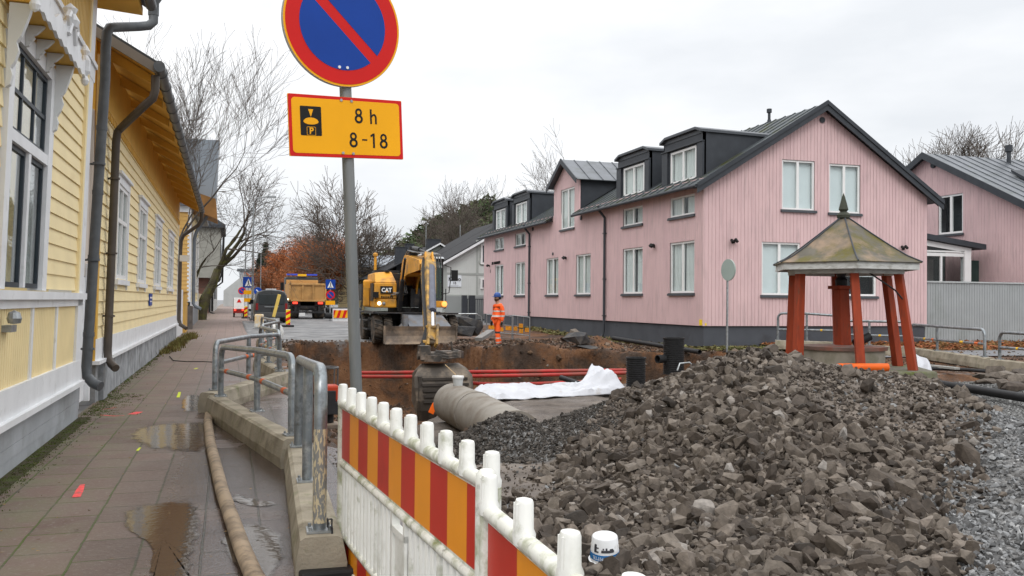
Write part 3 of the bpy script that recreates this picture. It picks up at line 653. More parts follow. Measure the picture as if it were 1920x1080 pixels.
# box dormers
for (a, b) in ((28.27, 31.33), (32.52, 35.6), (47.52, 50.65), (51.68, 54.75)):
    xf = 16.0; zt = 7.72; zb = rs(xf)-.02; mb = MB(); xb = X0+(zt-EV)/SLL+.6; zw = 7.30
    Md = lambda u, v, w: (xf-w, u, v)
    hw = (a+.50, b-.60, 6.10, zw)
    for s0, s1, iv in cuts(a, b, [(hw[2], hw[3], hw[0], hw[1])], zb, zt):
        for p, q in iv: mb.mbox(Md, s0, s1, p, q, -.10, 0)
    for y in (a, b): mb.prism([(xf, y, zb), (xf, y, zt), (xb, y, zt+.0), (xb, y, zt-.03)], (0, .06 if y == a else -.06, 0))
    mb.box(xf-.07, xf+.02, a-.02, a+.34, zb+.05, zw+.05); mb.box(xf-.07, xf+.02, b-.42, b+.02, zb+.05, zw+.05)
    # cover strip over the window and slightly arched cap
    mb.box(xf-.11, xf+.02, a-.04, b+.04, zw+.06, zw+.10)
    d = mb.build('dormer', M_['dark'], ph)
    window(d, Md, *hw, fw=.07, wi=-.08, wo=.0, sill=False, cov=(0, .9)) if False else None
    f = window(ph, Md, *hw, fw=.08, wi=-.08, wo=.012, sill=False, cov=(0, 1))
    c = MB(); ym = (a+b)/2
    c.prism([(xf-.16, a-.08, zt-.02), (xf-.16, a+.35, zt+.14-.02), (xf-.16, b-.35, zt+.12), (xf-.16, b+.08, zt-.02), (xf-.16, b+.08, zt+.07), (xf-.16, b-.35, zt+.21), (xf-.16, a+.35, zt+.21), (xf-.16, a-.08, zt+.07)], (xb-xf+.2, 0, -.06))
    c.prism([(xf-.03, a, zt-.04), (xf-.03, a+.35, zt+.10), (xf-.03, b-.35, zt+.10), (xf-.03, b, zt-.04)], (.3, 0, 0)); c.build('cap', M_['darktrim'], d)
# raised gable on the street side
gy0, gy1, gp = 39.35, 42.85, 41.1; ze, zp = 7.50, 8.52
gtop = lambda u: zp-.06-(zp-ze)/(gp-gy0)*abs(u-gp)
Mgb = lambda u, v, w: (X0+.0-w, u, v)
mb = MB(); vsiding(mb, Mgb, gy0, gy1, EV+.05, gtop, [(40.0, 41.85, 5.19, 7.16)]); 
mb.build('raised_gable_wall', M_['pink'], ph)
for y in (gy0, gy1):
    mb = MB(); xb = X0+(ze+.0-EV)/SLL+.5; mb.prism([(X0+.03, y, EV), (X0+.03, y, ze+.02), (xb, y, ze+.02), (xb, y, ze-.1)], (0, .05 if y == gy0 else -.05, 0)); mb.build('gable_cheek', M_['dark'], ph)
window(ph, Mgb, 40.0, 41.85, 5.19, 7.16, fw=.075, cover='curtain', cov=(0, 1))
mb = MB(); xb = RX-.4
for s in (-1, 1):
    e = gp+s*(gp-gy0+.3); zl = zp+.02-(zp-ze)/(gp-gy0)*(gp-gy0+.3)
    seamroof(mb, (X0-.3, e, zl), (xb, e, zl), (xb, gp, zp+.02), (X0-.3, gp, zp+.02), 7, t=.04)
mb.build('raised_gable_roof', M_['roofgrey'], ph)
mb = MB()
for s in (-1, 1):
    e = gp+s*(gp-gy0+.32); zl = zp+.02-(zp-ze)/(gp-gy0)*(gp-gy0+.32)
    mb.prism([(X0-.31, e, zl-.16), (X0-.31, gp, zp-.16), (X0-.31, gp, zp+.11), (X0-.31, e, zl+.08)], (-.04, 0, 0))
mb.build('raised_gable_bargeboard', M_['dark'], ph)
# vents, lamps, yellow tags, letters
for p, M, r in (((20.55, 8.32), MG, .11), ((39.1, 5.55), ML, .10), ((44.9+1.2, 5.55), ML, .10), ((42.9, 4.05), ML, .08)):
    mb = MB(); n = 12; mb.add([M(p[0]+r*math.cos(6.283*i/n), p[1]+r*math.sin(6.283*i/n), w_) for w_ in (.02, .06) for i in range(n)], [tuple(range(n))[::-1], tuple(range(n, 2*n))]+[(i, (i+1) % n, (i+1) % n+n, i+n) for i in range(n)]); mb.build('vent', M_['dark'], ph)
for u, v, M in ((31.5, 3.8, ML), (41.05, 3.75, ML), (16.9, 3.78, MG), (24.15, 3.74, MG), (54.6, 3.85, ML)):
    mb = MB(); mb.mbox(M, u-.05, u+.05, v-.06, v+.06, .02, .06); mb.tube([M(u, v, .05), M(u, v+.03, .16), M(u, v, .22)], .02, 6)
    mb.tube([M(u+.02, v+.08, .12), M(u+.04, v-.02, .22)], .055, 8); mb.tube([M(u-.13, v+.05, .12), M(u-.16, v-.05, .24)], .055, 8); mb.bar(M(u-.14, v+.03, .14), M(u+.04, v+.04, .14), .03, .03)
    mb.build('wall_lamp', M_['ink'], ph)
mb = MB(); rl = random.Random(6); u_ = 54.05                # raised letters, too small and soft in the photo to read
for k in range(14):
    if k == 3: u_ -= .09
    for (du, v0_, v1_) in ((0, 0, .17), (.07, 0, .17)) if rl.random() < .6 else ((.035, 0, .17),): mb.box(X0-.05, X0-.02, u_-du-.02, u_-du, 3.9+v0_, 3.9+v1_)
    z_ = 3.9+rl.choice((0, .075, .145)); mb.box(X0-.05, X0-.021, u_-.088, u_+.002, z_, z_+.025); u_ -= .128
mb.build('house_lettering', M_['ink'], ph)
text('8', 'house_number', M_['ink'], lambda u, v, w: (X0-.03-w, 54.35-u, 3.5+v), .30, ph)
tg = mat('yellow_tag', (.85, .6, .02), .5, .05, 3)
mb = MB(); mb.mbox(ML, Y0+.02, Y0+.22, PB+.02, PB+.22, .021, .03); mb.mbox(MG, X0+.06, X0+.12, PB+.02, PB+.1, .021, .03); mb.build('gas_tag', tg, ph)
mb = MB(); mb.cyl((RX-.0, 31.1, RZ-.1), (RX, 31.1, RZ+.42), .055, 10, mi=0); mb.cyl((RX, 31.1, RZ+.40), (RX, 31.1, RZ+.55), .10, 12); mb.cyl((RX, 31.1, RZ-.1), (RX, 31.1, RZ+.12), .10, 12, .07); mb.build('roof_vent', M_['dark'], ph, smooth=True)
mb = MB(); mb.cyl((17.8, 31.9, 7.0), (17.8, 31.9, 8.1), .13, 12); mb.build('roof_vent', M_['dark'], ph, smooth=True)

# ------------------------------------------------------------------ second pink house (ridge runs east), gable towards the street
h2 = thing('pink_house', (31, 33.9, 0), 'further pink boarded house at the right edge, behind the grey board fence', 'house', 'pink wooden houses')
MH = lambda u, v, w: (31-w, u, v)
pkY, pkZ, sl = 33.93, 8.55, .512; yN, yS = 39.5, 28.0
mb = MB(); vsiding(mb, MH, yS, yN, .5, lambda y: pkZ-sl*abs(y-pkY), [(31.87, 33.33, 4.83, 6.6)], bw=.15); mb.box(31.06, 46, yS+.03, yS+.1, 0, 5.4); mb.box(31.06, 46, yN-.1, yN-.03, 0, 5.4); mb.build('wall', M_['pink'], h2)
window(h2, MH, 31.87, 33.33, 4.83, 6.6, fw=.09, bw=.07, cover='none')
mb = MB(); zz = pkZ-sl*(pkY-27.6)
seamroof(mb, (30.65, 27.6, zz+.06), (46, 27.6, zz+.06), (46, pkY, pkZ+.06), (30.65, pkY, pkZ+.06), 25)
seamroof(mb, (30.65, 40, pkZ-sl*(40-pkY)+.06), (46, 40, pkZ-sl*(40-pkY)+.06), (46, pkY, pkZ+.061), (30.65, pkY, pkZ+.061), 25); mb.build('roof', M_['roofgrey'], h2)
mb = MB()
for s in (-1, 1):
    e = pkY+s*6.35; z1 = pkZ-sl*6.35
    mb.prism([(30.64, e, z1-.16), (30.64, pkY, pkZ-.16), (30.64, pkY, pkZ+.16), (30.64, e, z1+.16)], (-.05, 0, 0))
mb.build('bargeboard', M_['dark'], h2)
mb = MB(); mb.prism([(33.4, 29.3, 6.1), (33.4, 31.6, 7.62), (38, 31.6, 7.65), (38, 29.0, 7.7), (33.4, 28.9, 6.05)], (0, 0, .1)); mb.box(34.6, 40, 28.6, 31.5, 6.2, 7.35); mb.build('dormer', M_['dark'], h2)
mb = MB(); mb.cyl((35.1, pkY-.6, 8.1), (35.1, pkY-.6, 8.95), .10, 10); mb.cyl((35.1, pkY-.6, 8.9), (35.1, pkY-.6, 9.2), .17, 10); mb.build('roof_vent', M_['dark'], h2)
mb = MB(); mb.cyl((30.98, 33.6, 8.06), (30.9, 33.6, 8.06), .13, 12); mb.build('vent', M_['dark'], h2)

# ------------------------------------------------------------------ veranda between them
ve = thing('veranda', (27.5, 30.5, 0), 'white glazed veranda with sloping dark roof between the two pink houses', 'veranda')
mb = MB(); mb.hexa([(25.3, 30.2, 4.62), (30.6, 30.2, 3.98), (30.6, 35, 3.98), (25.3, 35, 4.62), (25.3, 30.2, 4.84), (30.6, 30.2, 4.20), (30.6, 35, 4.20), (25.3, 35, 4.84)]); mb.build('roof', M_['dark'], ve)
mb = MB(); mb.hexa([(25.3, 30.4, 4.36), (30.0, 30.4, 3.82), (30.0, 30.5, 3.82), (25.3, 30.5, 4.36), (25.3, 30.4, 4.60), (30.0, 30.4, 4.02), (30.0, 30.5, 4.02), (25.3, 30.5, 4.60)])
mb.box(25.3, 29.7, 30.42, 30.52, 3.66, 3.80); mb.box(25.3, 29.7, 30.40, 30.52, 3.83, 3.90); mb.box(29.62, 29.97, 30.38, 30.6, .2, 3.9); mb.box(25.3, 29.6, 30.42, 30.52, 2.2, 2.6)
mb.box(27.2, 27.28, 30.42, 30.5, 2.6, 3.66); mb.box(28.4, 28.5, 30.42, 30.5, 2.6, 3.66); mb.build('frame', M_['whiteclean'], ve)
mb = MB(); mb.box(25.3, 29.62, 30.47, 30.48, 2.6, 4.3); mb.build('pane', M_['glass'], ve)
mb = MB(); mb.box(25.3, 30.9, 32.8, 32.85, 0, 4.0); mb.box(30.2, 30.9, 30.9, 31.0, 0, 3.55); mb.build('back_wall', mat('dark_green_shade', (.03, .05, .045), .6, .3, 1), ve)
mb = MB(); mb.box(26.2, 28.4, 31.5, 31.6, 1.9, 3.3); mb.box(28.8, 29.4, 31.9, 32, 1, 3.6); mb.build('furniture', mat('grey_brown_cloth', (.2, .18, .16), .8, .4, 1.5), ve)

# ------------------------------------------------------------------ grey board fence beside the pink house
fe = thing('board_fence', (25.3, 27.85, 0), 'grey vertical board fence running right from the pink house corner', 'fence')
MF = lambda u, v, w: (u, 27.9-w, v)
mb = MB(); vsiding(mb, MF, 25.30, 38.0, .16, lambda u: 2.47, [], bw=.125, gap=.015); mb.build('boards', mat('grey_fence_paint', (.32, .335, .34), .7, .06, 1.5, c2=(.25, .27, .26), amt=.35, scale2=1), fe)
mb = MB(); mb.box(25.28, 38, 27.83, 27.95, 2.475, 2.53); mb.build('cap', mat('fence_cap', (.40, .42, .42), .6, .08, 2), fe)

# ------------------------------------------------------------------ near yellow house (its walls lean a little, as old timber does)
LX, LK = -1.9, .03
MA = lambda u, v, w: (LX+LK*v+w, u, v)
ych = (.85, .71, .41)
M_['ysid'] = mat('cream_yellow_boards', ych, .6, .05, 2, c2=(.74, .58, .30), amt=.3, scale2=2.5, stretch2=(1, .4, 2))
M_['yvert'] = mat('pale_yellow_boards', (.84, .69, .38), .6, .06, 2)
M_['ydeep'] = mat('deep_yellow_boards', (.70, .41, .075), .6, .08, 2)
hA = thing('yellow_house', (LX, 9, 0), 'near yellow timber house with carved white window hood and dark framed windows', 'house', 'yellow timber houses')
W = [(8.45, 10.02, 1.69, 3.80), (6.0, 7.3, 1.69, 3.80)]
mb = MB(); hsiding(mb, MA, 4.0, 12.32, 1.69, 4.42, [(8.25, 10.28, 1.6, 3.95), (5.8, 7.5, 1.6, 3.95)], bw=.163, t=.018); mb.build('siding', M_['ysid'], hA)
mb = MB(); vsiding(mb, MA, 4.0, 12.75, .80, lambda u: 1.60, [], bw=.085, gap=.012, t=.014); mb.build('lower_boards', M_['yvert'], hA)
mb = MB(); vsiding(mb, MA, 4.0, 12.75, 4.66, lambda u: 5.55, [], bw=.10, gap=.03, t=.03); mb.build('upper_boards', M_['ydeep'] if False else mat('ochre_boards', (.66, .44, .13), .6, .08, 2), hA)
mb = MB(); 
mb.mbox(MA, 4, 12.85, 4.42, 4.66, -.02, .05); mb.mbox(MA, 4, 12.87, 4.60, 4.66, .05, .075); mb.mbox(MA, 12.32, 12.75, 1.67, 4.44, -.02, .035) if False else None
mb.mbox(MA, 12.42, 12.78, .55, 5.6, -.3, .045); mb.mbox(MA, 4, 12.80, 1.58, 1.66, -.02, .09); mb.mbox(MA, 4, 12.78, 1.50, 1.58, -.02, .045)
mb.mbox(MA, 4, 12.80, .50, .80, -.02, .05); mb.mbox(MA, 4, 12.86, .47, .53, -.02, .10)
for y in (6.9, 8.3, 9.75, 11.05): mb.mbox(MA, y, y+.09, .80, 1.50, -.02, .032)
mb.build('trim', M_['white'], hA)
mb = MB(); mb.mbox(MA, 12.30, 12.42, 1.66, 5.6, -.02, .05); mb.build('corner_board', M_['ysid'], hA)
mb = MB(); mb.mbox(MA, 3.5, 13.15, -.3, .47, -.4, .0); mb.mbox(MA, 3.5, 13.16, .20, .21, -.4, .004)
for z in (.12, .245, .36): mb.mbox(MA, 3.5, 13.155, z, z+.115, -.4, .006)
mb.build('plinth', mat('grey_rendered_plinth', (.38, .40, .42), .75, .12, 2, c2=(.26, .27, .27), amt=.4, scale2=1.5, bump=.003, bscale=30), hA)
dkf = mat('dark_blue_grey_sash', (.035, .045, .055), .45, .1, 3)
for i, (a, b, c, d) in enumerate(W):
    mb = MB()      # casing
    mb.mbox(MA, a-.18, a, c-.02, d+.14, -.08, .055); mb.mbox(MA, b, b+.22, c-.02, d+.14, -.08, .055); mb.mbox(MA, a, b, d, d+.14, -.08, .053)
    mb.mbox(MA, a, b, 2.93, 3.03, -.06, .05); mb.mbox(MA, (a+b)/2-.045, (a+b)/2+.045, c, 2.93, -.06, .045); mb.build('casing', M_['white'], hA)
    mb = MB(); s = .045
    for (p, q, r, t) in ((a, (a+b)/2-.045, c, 2.93), ((a+b)/2+.045, b, c, 2.93), (a, b, 3.03, d)):
        mb.mbox(MA, p, p+s, r, t, -.02, .014); mb.mbox(MA, q-s, q, r, t, -.02, .014); mb.mbox(MA, p+s, q-s, r, r+s, -.02, .014); mb.mbox(MA, p+s, q-s, t-s, t, -.02, .014)
    for k in (1, 2): x = a+(b-a)*k/3; mb.mbox(MA, x-.02, x+.02, 3.08, d-.05, -.018, .010)
    mb.mbox(MA, a+s, b-s, 3.38, 3.42, -.0175, .011)
    f = mb.build('window', dkf, hA)
    g = MB(); g.mbox(MA, a, b, c, d, -.008, -.004); g.build('pane', glass_mat('old_glass', (.9, .93, .93), 1.5, .12), f)
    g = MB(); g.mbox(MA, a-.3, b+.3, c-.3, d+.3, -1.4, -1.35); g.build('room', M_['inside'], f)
    g = MB()
    for (p, q) in ((a+.0, a+.5), ((a+b)/2-.03, b+.1)):
        n = 24; V = [(p+(q-p)*k/n, -.055+.012*math.sin(k*1.6)) for k in range(n+1)]
        g.add([MA(x, c, y) for x, y in V]+[MA(x, 2.98, y) for x, y in V], [(k, k+1, n+2+k, n+1+k) for k in range(n)])
    g.build('curtain', M_['curtain'], f, recalc=False)
# carved hood over the window
def scroll(M, u, w0, w1, z0, z1, th):
    """bracket outline hugging the wall, cut with scallops"""
    prof = [(0, z0), (.05, z0+.03), (.07, z0+.12), (.045, z0+.18), (.09, z0+.24), (.13, z0+.34), (.10, z0+.42), (.15, z0+.48), (.20, z0+.60), (.24, z0+.70)]
    k = (z1-z0)/(.78); P = [(w0+p*(w1-w0)/.26, z0+(q-z0)*k) for p, q in prof]+[(w1, z1), (w0, z1)]
    return [M(u, q, p) for p, q in P], Vector(M(u+th, 0, 0))-Vector(M(u, 0, 0))
gww = mat('grey_white_woodwork', (.66, .67, .66), .6, .06, 4)
for u in (8.12, 10.16): P, d = scroll(MA, u, .055, .22, 3.30, 3.99, .07); MB().prism(P, d).build('hood_bracket', gww, hA)
for u in (8.75, 9.2, 9.68): P, d = scroll(MA, u, .055, .20, 3.80, 3.99, .05); MB().prism(P, d).build('hood_bracket', gww, hA)
ho = MB(); ho.hexa([MA(8.1, 4.0, .0), MA(10.55, 4.0, .0), MA(10.55, 4.0, .24), MA(8.1, 4.0, .24), MA(8.1, 4.24, .0), MA(10.55, 4.24, .0), MA(10.55, 4.12, .24), MA(8.1, 4.12, .24)]); ho.build('hood_roof', M_['ydeep'], hA)
ho = MB(); n = 60; top, bot = [], []
for i in range(n+1):
    u = 8.0+2.6*i/n; t = (u-8.0)/2.6; z = 4.14+.04*math.cos(t*31)+(.16*math.exp(-((t-.62)/.14)**2))*(1+.25*math.cos(t*60)); top.append((u, z)); bot.append((u, 3.98+.014*math.sin(t*60)))
for i in range(n):
    ho.hexa([MA(bot[i][0], bot[i][1], .24), MA(bot[i+1][0], bot[i+1][1], .24), MA(bot[i+1][0], bot[i+1][1], .27), MA(bot[i][0], bot[i][1], .27),
             MA(top[i][0], top[i][1], .24), MA(top[i+1][0], top[i+1][1], .24), MA(top[i+1][0], top[i+1][1], .27), MA(top[i][0], top[i][1], .27)])
for u in (8.0, 10.62):
    ho.lathe([(0, -.16), (.03, -.14), (.045, -.10), (.025, -.05), (.055, 0), (.055, .12), (.03, .17), (.05, .22), (.02, .28), (0, .30)], MA(u, 4.05, .26), 10)
ho.lathe([(0, 0), (.07, .02), (.09, .08), (.05, .15), (.07, .2), (0, .26)], MA(9.62, 4.22, .26), 10)
for s_, u in ((1, 9.42), (-1, 9.82)):
    ho.tube([MA(u, 4.12, .28), MA(u+.1*s_, 4.25, .28), MA(u+.02*s_, 4.34, .28), MA(u-.06*s_, 4.27, .28), MA(u+.0*s_, 4.21, .28)], .028, 6)
ho.build('hood_carving', M_['white'], hA)
# eave, gutter, hopper and downpipe
mb = MB(); 
mb.hexa([MA(3, 5.56, -.3), MA(13.28, 5.56, -.3), MA(13.28, 5.50, .55), MA(3, 5.50, .55), MA(3, 5.75, -.3), MA(13.28, 5.75, -.3), MA(13.28, 5.60, .55), MA(3, 5.60, .55)])
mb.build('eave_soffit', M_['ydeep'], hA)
mb = MB(); mb.hexa([MA(3, 5.61, .62), MA(13.35, 5.61, .62), MA(13.35, 8.2, -3.8), MA(3, 8.2, -3.8), MA(3, 5.70, .62), MA(13.35, 5.70, .62), MA(13.35, 8.3, -3.8), MA(3, 8.3, -3.8)]); mb.build('roof', mat('brown_black_tin', (.035, .03, .028), .5, .2, 2), hA)
mb = MB(); mb.box(LX-6, LX-.12, 12.5, 12.7, 0, 5.6); mb.box(LX-6, LX-.3, 12.52, 12.68, 5.6, 6.6); mb.build('end_wall', M_['ysid'], hA)
pip = mat('dark_grey_drainpipe', (.10, .108, .115), .42, .15, 6, c2=(.15, .155, .16), amt=.3, scale2=9)
M_['pip'] = pip
H_ = Vector((LX+.03*5.6+.66, 13.05, 5.62))
mb = MB(); mb.tube([H_+Vector((0, -9, .0)), H_+Vector((0, .15, 0))], .075, 10); mb.build('gutter', pip, hA, smooth=True)
mb = MB()
hx, hy, hz_ = -1.10, 13.95, 5.55
mb.lathe([(.0, .10), (.075, .10), (.075, .28), (.16, .42), (.17, .60), (.155, .60), (.0, .5)], (hx, hy, hz_+.06), 8)
mb.tube([(hx, hy, hz_+.2), (hx, hy, hz_+.07), (hx-.06, hy-.03, hz_-.0), (hx-.18, hy-.08, hz_-.04), (LX+.35, 13.42, 5.34), (LX+.29, 13.36, 5.31), (LX+.26, 13.32, 5.22), (LX+.25, 13.31, 5.0), (LX+.25, 13.3, 4.6), (LX+.09, 13.2, .68), (LX+.10, 13.19, .55), (LX+.18, 13.14, .46), (LX+.28, 13.08, .42)], .067, 12)
for t in (.12, .38, .6, .82):
    z = .6+4*t; x = LX+.09+.16*t; mb.ring((x, 13.2+.1*t, z), (x, 13.2+.1*t, z+.06), .073, .06); 
for z in (.9, 2.1, 3.4): x = LX+.09+.16*(z-.6)/4; mb.ring((x, 13.22, z), (x, 13.22, z+.03), .082, .06); mb.box(LX-.05, x, 13.25, 13.28, z, z+.025)
mb.build('downpipe', M_['pip'], hA, smooth=True)
mb = MB(); mb.mbox(MA, 8.6, 8.8, 1.30, 1.36, .0, .09); mb.lathe([(0, 0), (.05, .01), (.06, .05), (.045, .10), (0, .12)], MA(8.55, 1.37, .12), 12); mb.build('wall_lamp', M_['galv'], hA)
# narrow white board door between the two near houses
g = thing('board_gate', (-2.0, 13.8, 0), 'narrow white board gate between the two near yellow houses', 'gate')
mb = MB(); vsiding(mb, lambda u, v, w: (-2.02+w, u, v), 13.25, 14.32, .12, lambda u: 1.90, [], bw=.18, gap=.01); mb.build('boards', M_['white'], g)
mb = MB(); mb.box(-2.06, -1.93, 14.32, 14.42, .1, 2.1); mb.box(-1.99, -1.95, 14.2, 14.3, .9, 1.15); mb.build('post', M_['white'], g)
g = tag(MB().box(-2.15, -2.0, 13.25, 14.75, 1.92, 4.35).box(-2.15, -1.96, 14.60, 14.78, 1.85, 4.42).build('boarded_panel', mat('bare_weathered_wood', (.56, .50, .44), .8, .15, 2, stretch=(1, 1, .3), c2=(.42, .37, .32), amt=.4, scale2=2)), 'bare weathered wooden panel above the white gate between the near yellow houses', 'wood panel')

# ------------------------------------------------------------------ second yellow house
KB = .015
MBm = lambda u, v, w: (-1.95+KB*v+w, u, v)
hB = thing('yellow_house', (-1.95, 25, 0), 'second yellow timber house with four white framed windows and broad rafter eaves', 'house', 'yellow timber houses')
WB = [(17.0, 18.6), (20.9, 22.6), (25.35, 27.4), (30.75, 33.3)]
hl = [(a, b, 1.95, 3.62) for a, b in WB]
mb = MB(); hsiding(mb, MBm, 14.75, 36.6, .98, 4.48, hl, bw=.19, t=.026); mb.build('siding', M_['ysid'], hB)
mb = MB(); mb.mbox(MBm, 14.7, 36.6, 4.48, 5.4, -.02, .03)
mb.mbox(MBm, 14.70, 14.9, .6, 5.4, -.03, .035); mb.build('frieze_board', M_['ydeep'], hB)
mb = MB()
for k in range(110): u = 14.9+k*.197; mb.mbox(MBm, u, u+.10, 4.42, 4.52, .03, .055)
mb.mbox(MBm, 14.9, 36.6, 4.52, 4.56, .03, .06); mb.build('dentil_strip', M_['ydeep'], hB)
mb = MB(); mb.mbox(MBm, 14.72, 36.65, .64, .98, -.03, .04); mb.mbox(MBm, 14.65, 36.7, .60, .655, -.03, .11); mb.mbox(MBm, 36.5, 36.66, .98, 4.6, -.03, .03)
mb.build('trim', M_['white'], hB)
mb = MB(); k = 0; y = 15.6
mb.box(-2.7, -1.93, 15.0, 36.6, -.3, .6)
while y < 36: mb.box(-2.5, -1.905, y+.02, min(36.58, y+1.9), -.3, .59); y += 1.92
mb.box(-2.5, -1.86, 15.35, 15.85, -.3, .60)
mb.build('plinth', mat('grey_stone_plinth', (.34, .355, .37), .8, .2, 3, c2=(.15, .155, .155), amt=.42, scale2=2.5, bump=.006, bscale=18), hB)
for a, b in WB:
    mb = MB(); c, d = 1.95, 3.62
    mb.mbox(MBm, a-.13, a, c-.02, d+.10, -.05, .05); mb.mbox(MBm, b, b+.13, c-.02, d+.10, -.05, .05); mb.mbox(MBm, a-.15, b+.15, d+.0, d+.15, -.05, .052); mb.mbox(MBm, a-.2, b+.2, d+.15, d+.20, -.05, .10)
    mb.mbox(MBm, a-.16, b+.16, c-.11, c-.02, -.05, .09); mb.mbox(MBm, a-.05, a+.0, c-.2, c-.11, -.02, .06); mb.mbox(MBm, b, b+.05, c-.2, c-.11, -.02, .06); mb.build('casing', M_['white'], hB)
    f = window(hB, MBm, a, b, c, d, mull=(.5,), tr=(.62,), fw=.07, wi=-.05, wo=.03, sill=False, bw=.045)
# roof with rafters showing under the eave
EX, EZ = -1.12, 5.04
sl2 = .62
for y in np.arange(15.0, 36.4, 1.78): 
    MB().hexa([(EX-.04, y, EZ-.10), (EX-.04, y+.11, EZ-.10), (-2.1, y+.11, EZ+.38), (-2.1, y, EZ+.38), (EX-.04, y, EZ+.02), (EX-.04, y+.11, EZ+.02), (-2.1, y+.11, EZ+.58), (-2.1, y, EZ+.58)]).build('rafter', M_['ydeep'], hB)
mb = MB(); zr = lambda x: EZ+.03+(EX-x)*sl2*.93
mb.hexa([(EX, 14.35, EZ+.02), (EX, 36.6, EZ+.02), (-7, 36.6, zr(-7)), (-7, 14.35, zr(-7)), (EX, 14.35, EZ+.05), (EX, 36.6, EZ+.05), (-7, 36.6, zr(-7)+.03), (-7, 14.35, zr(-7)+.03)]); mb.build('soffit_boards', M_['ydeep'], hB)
mb = MB(); mb.hexa([(EX+.05, 14.30, EZ+.055), (EX+.05, 36.7, EZ+.055), (-7, 36.7, zr(-7)+.035), (-7, 14.3, zr(-7)+.035), (EX+.05, 14.30, EZ+.10), (EX+.05, 36.7, EZ+.10), (-7, 36.7, zr(-7)+.09), (-7, 14.3, zr(-7)+.09)]); mb.build('roof', mat('dark_tin_roof', (.05, .05, .05), .5, .2, 2), hB)
mb = MB(); mb.prism([(EX+.05, 14.30, EZ-.10), (EX+.05, 14.30, EZ+.05), (-7, 14.30, zr(-7)+.03), (-7, 14.30, zr(-7)-.14)], (0, -.05, 0)); mb.build('bargeboard', mat('brown_grey_barge', (.20, .17, .14), .6, .1, 2), hB)
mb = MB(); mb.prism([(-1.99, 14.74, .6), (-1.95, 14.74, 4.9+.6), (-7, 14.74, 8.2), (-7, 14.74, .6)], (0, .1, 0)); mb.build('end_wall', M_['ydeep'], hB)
mb = MB(); mb.box(-2.9, -2.86, 16, 16.5, zr(-2.9)+.1, zr(-2.9)+.5); mb.bar((-2.3, 15.0, zr(-2.3)+.12), (-2.05, 14.6, zr(-2.0)+.45), .05, .05); mb.bar((-2.6, 15.2, zr(-2.6)+.1), (-2.35, 14.6, zr(-2.3)+.5), .05, .05); mb.bar((-2.0, 14.6, zr(-2)+.3), (-2.6, 14.8, zr(-2.6)+.3), .04, .04); mb.build('roof_ladder', M_['ink'], hB)
mb = MB(); mb.tube([(EX+.09, 14.2, EZ-.0), (EX+.09, 36.8, EZ-.06)], .085, 10)
for y in np.arange(14.6, 36.5, .9): mb.ring((EX+.09, y, EZ-.0-.06*(y-14)/22), (EX+.09, y+.04, EZ-.06*(y-14)/22), .097, .07, 10)
mb.build('gutter', M_['pip'], hB, smooth=True)
pipB = mat('brown_grey_drainpipe', (.085, .07, .058), .45, .2, 2)
a = Vector((-1.10, 14.45, 4.95))
mb = MB(); mb.tube([a, a+Vector((0, .0, -.22)), a+Vector((-.03, .0, -.34)), a+Vector((-.12, .03, -.42)), (-1.68, 15.55, 4.33), (-1.74, 15.58, 4.26), (-1.76, 15.6, 4.10), (-1.77, 15.6, 3.6), (-1.83, 15.55, .78), (-1.82, 15.52, .66), (-1.76, 15.42, .56), (-1.68, 15.3, .50)], .062, 12)
for z in (1.3, 2.3, 3.5): mb.ring((-1.82+.02*(z-.8), 15.57, z), (-1.82+.02*(z-.8), 15.57, z+.03), .078, .05); mb.box(-1.95, -1.84, 15.62, 15.65, z, z+.03)
mb.build('downpipe', pipB, hB, smooth=True)
a = Vector((-1.05, 36.5, EZ-.05))
mb = MB(); mb.tube([a, a+Vector((0, 0, -.35)), a+Vector((-.12, .1, -.55)), (-1.72, 36.9, 4.05), (-1.80, 36.95, 3.85), (-1.82, 36.95, 3.5), (-1.84, 36.95, .80), (-1.78, 36.9, .6), (-1.55, 36.7, .46)], .075, 10)
mb.build('downpipe', pipB, hB, smooth=True)
mb = MB(); mb.box(-1.80, -1.45, 36.1, 36.5, 3.02, 3.25); mb.build('junction_box', M_['white'], hB)
mb = MB(); mb.mbox(MBm, 23.95, 24.75, 1.42, 1.72, .03, .05); s = mb.build('street_sign', M_['blue'], hB)
mb = MB(); mb.mbox(MBm, 24.02, 24.68, 1.60, 1.64, .05, .053); mb.mbox(MBm, 24.05, 24.65, 1.51, 1.54, .05, .053); mb.build('lettering', M_['whiteclean'], s)

# ------------------------------------------------------------------ white board gate, ochre gatepost, far yellow house
g = thing('board_gate', (-2, 40, 0), 'white board gate in the gap after the second yellow house', 'gate')
mb = MB(); vsiding(mb, lambda u, v, w: (-1.98+w, u, v), 37.1, 42.6, .05, lambda u: 2.0, [], bw=.3, gap=.02); mb.build('boards', M_['white'], g)
g = thing('gatepost', (-1.95, 43.5, 0), 'ochre timber gatepost next to the white board gate', 'gatepost')
mb = MB(); mb.box(-2.05, -1.85, 42.8, 44.6, 0, 1.9); mb.box(-2.1, -1.8, 42.7, 44.7, 1.9, 1.97); mb.build('post', mat('ochre_wood', (.55, .33, .09), .7, .15, 2), g)
hC = thing('yellow_house', (-1.9, 53, 0), 'far yellow house with steep grey metal upper roof and grey plaster plinth', 'house', 'yellow timber houses')
MC = lambda u, v, w: (-1.9+w, u, v)
och = mat('ochre_siding', (.62, .38, .12), .6, .06, 2)
mb = MB(); hsiding(mb, lambda u, v, w: (u, 47.3-w, v), -7, -1.92, .9, 5.9, [], bw=.2); mb.build('end_siding', och, hC)
wC = [(50.2, 51.6, 2.2, 5.0), (53.0, 54.6, 2.2, 5.0), (56.2, 57.8, 2.2, 5.0)]
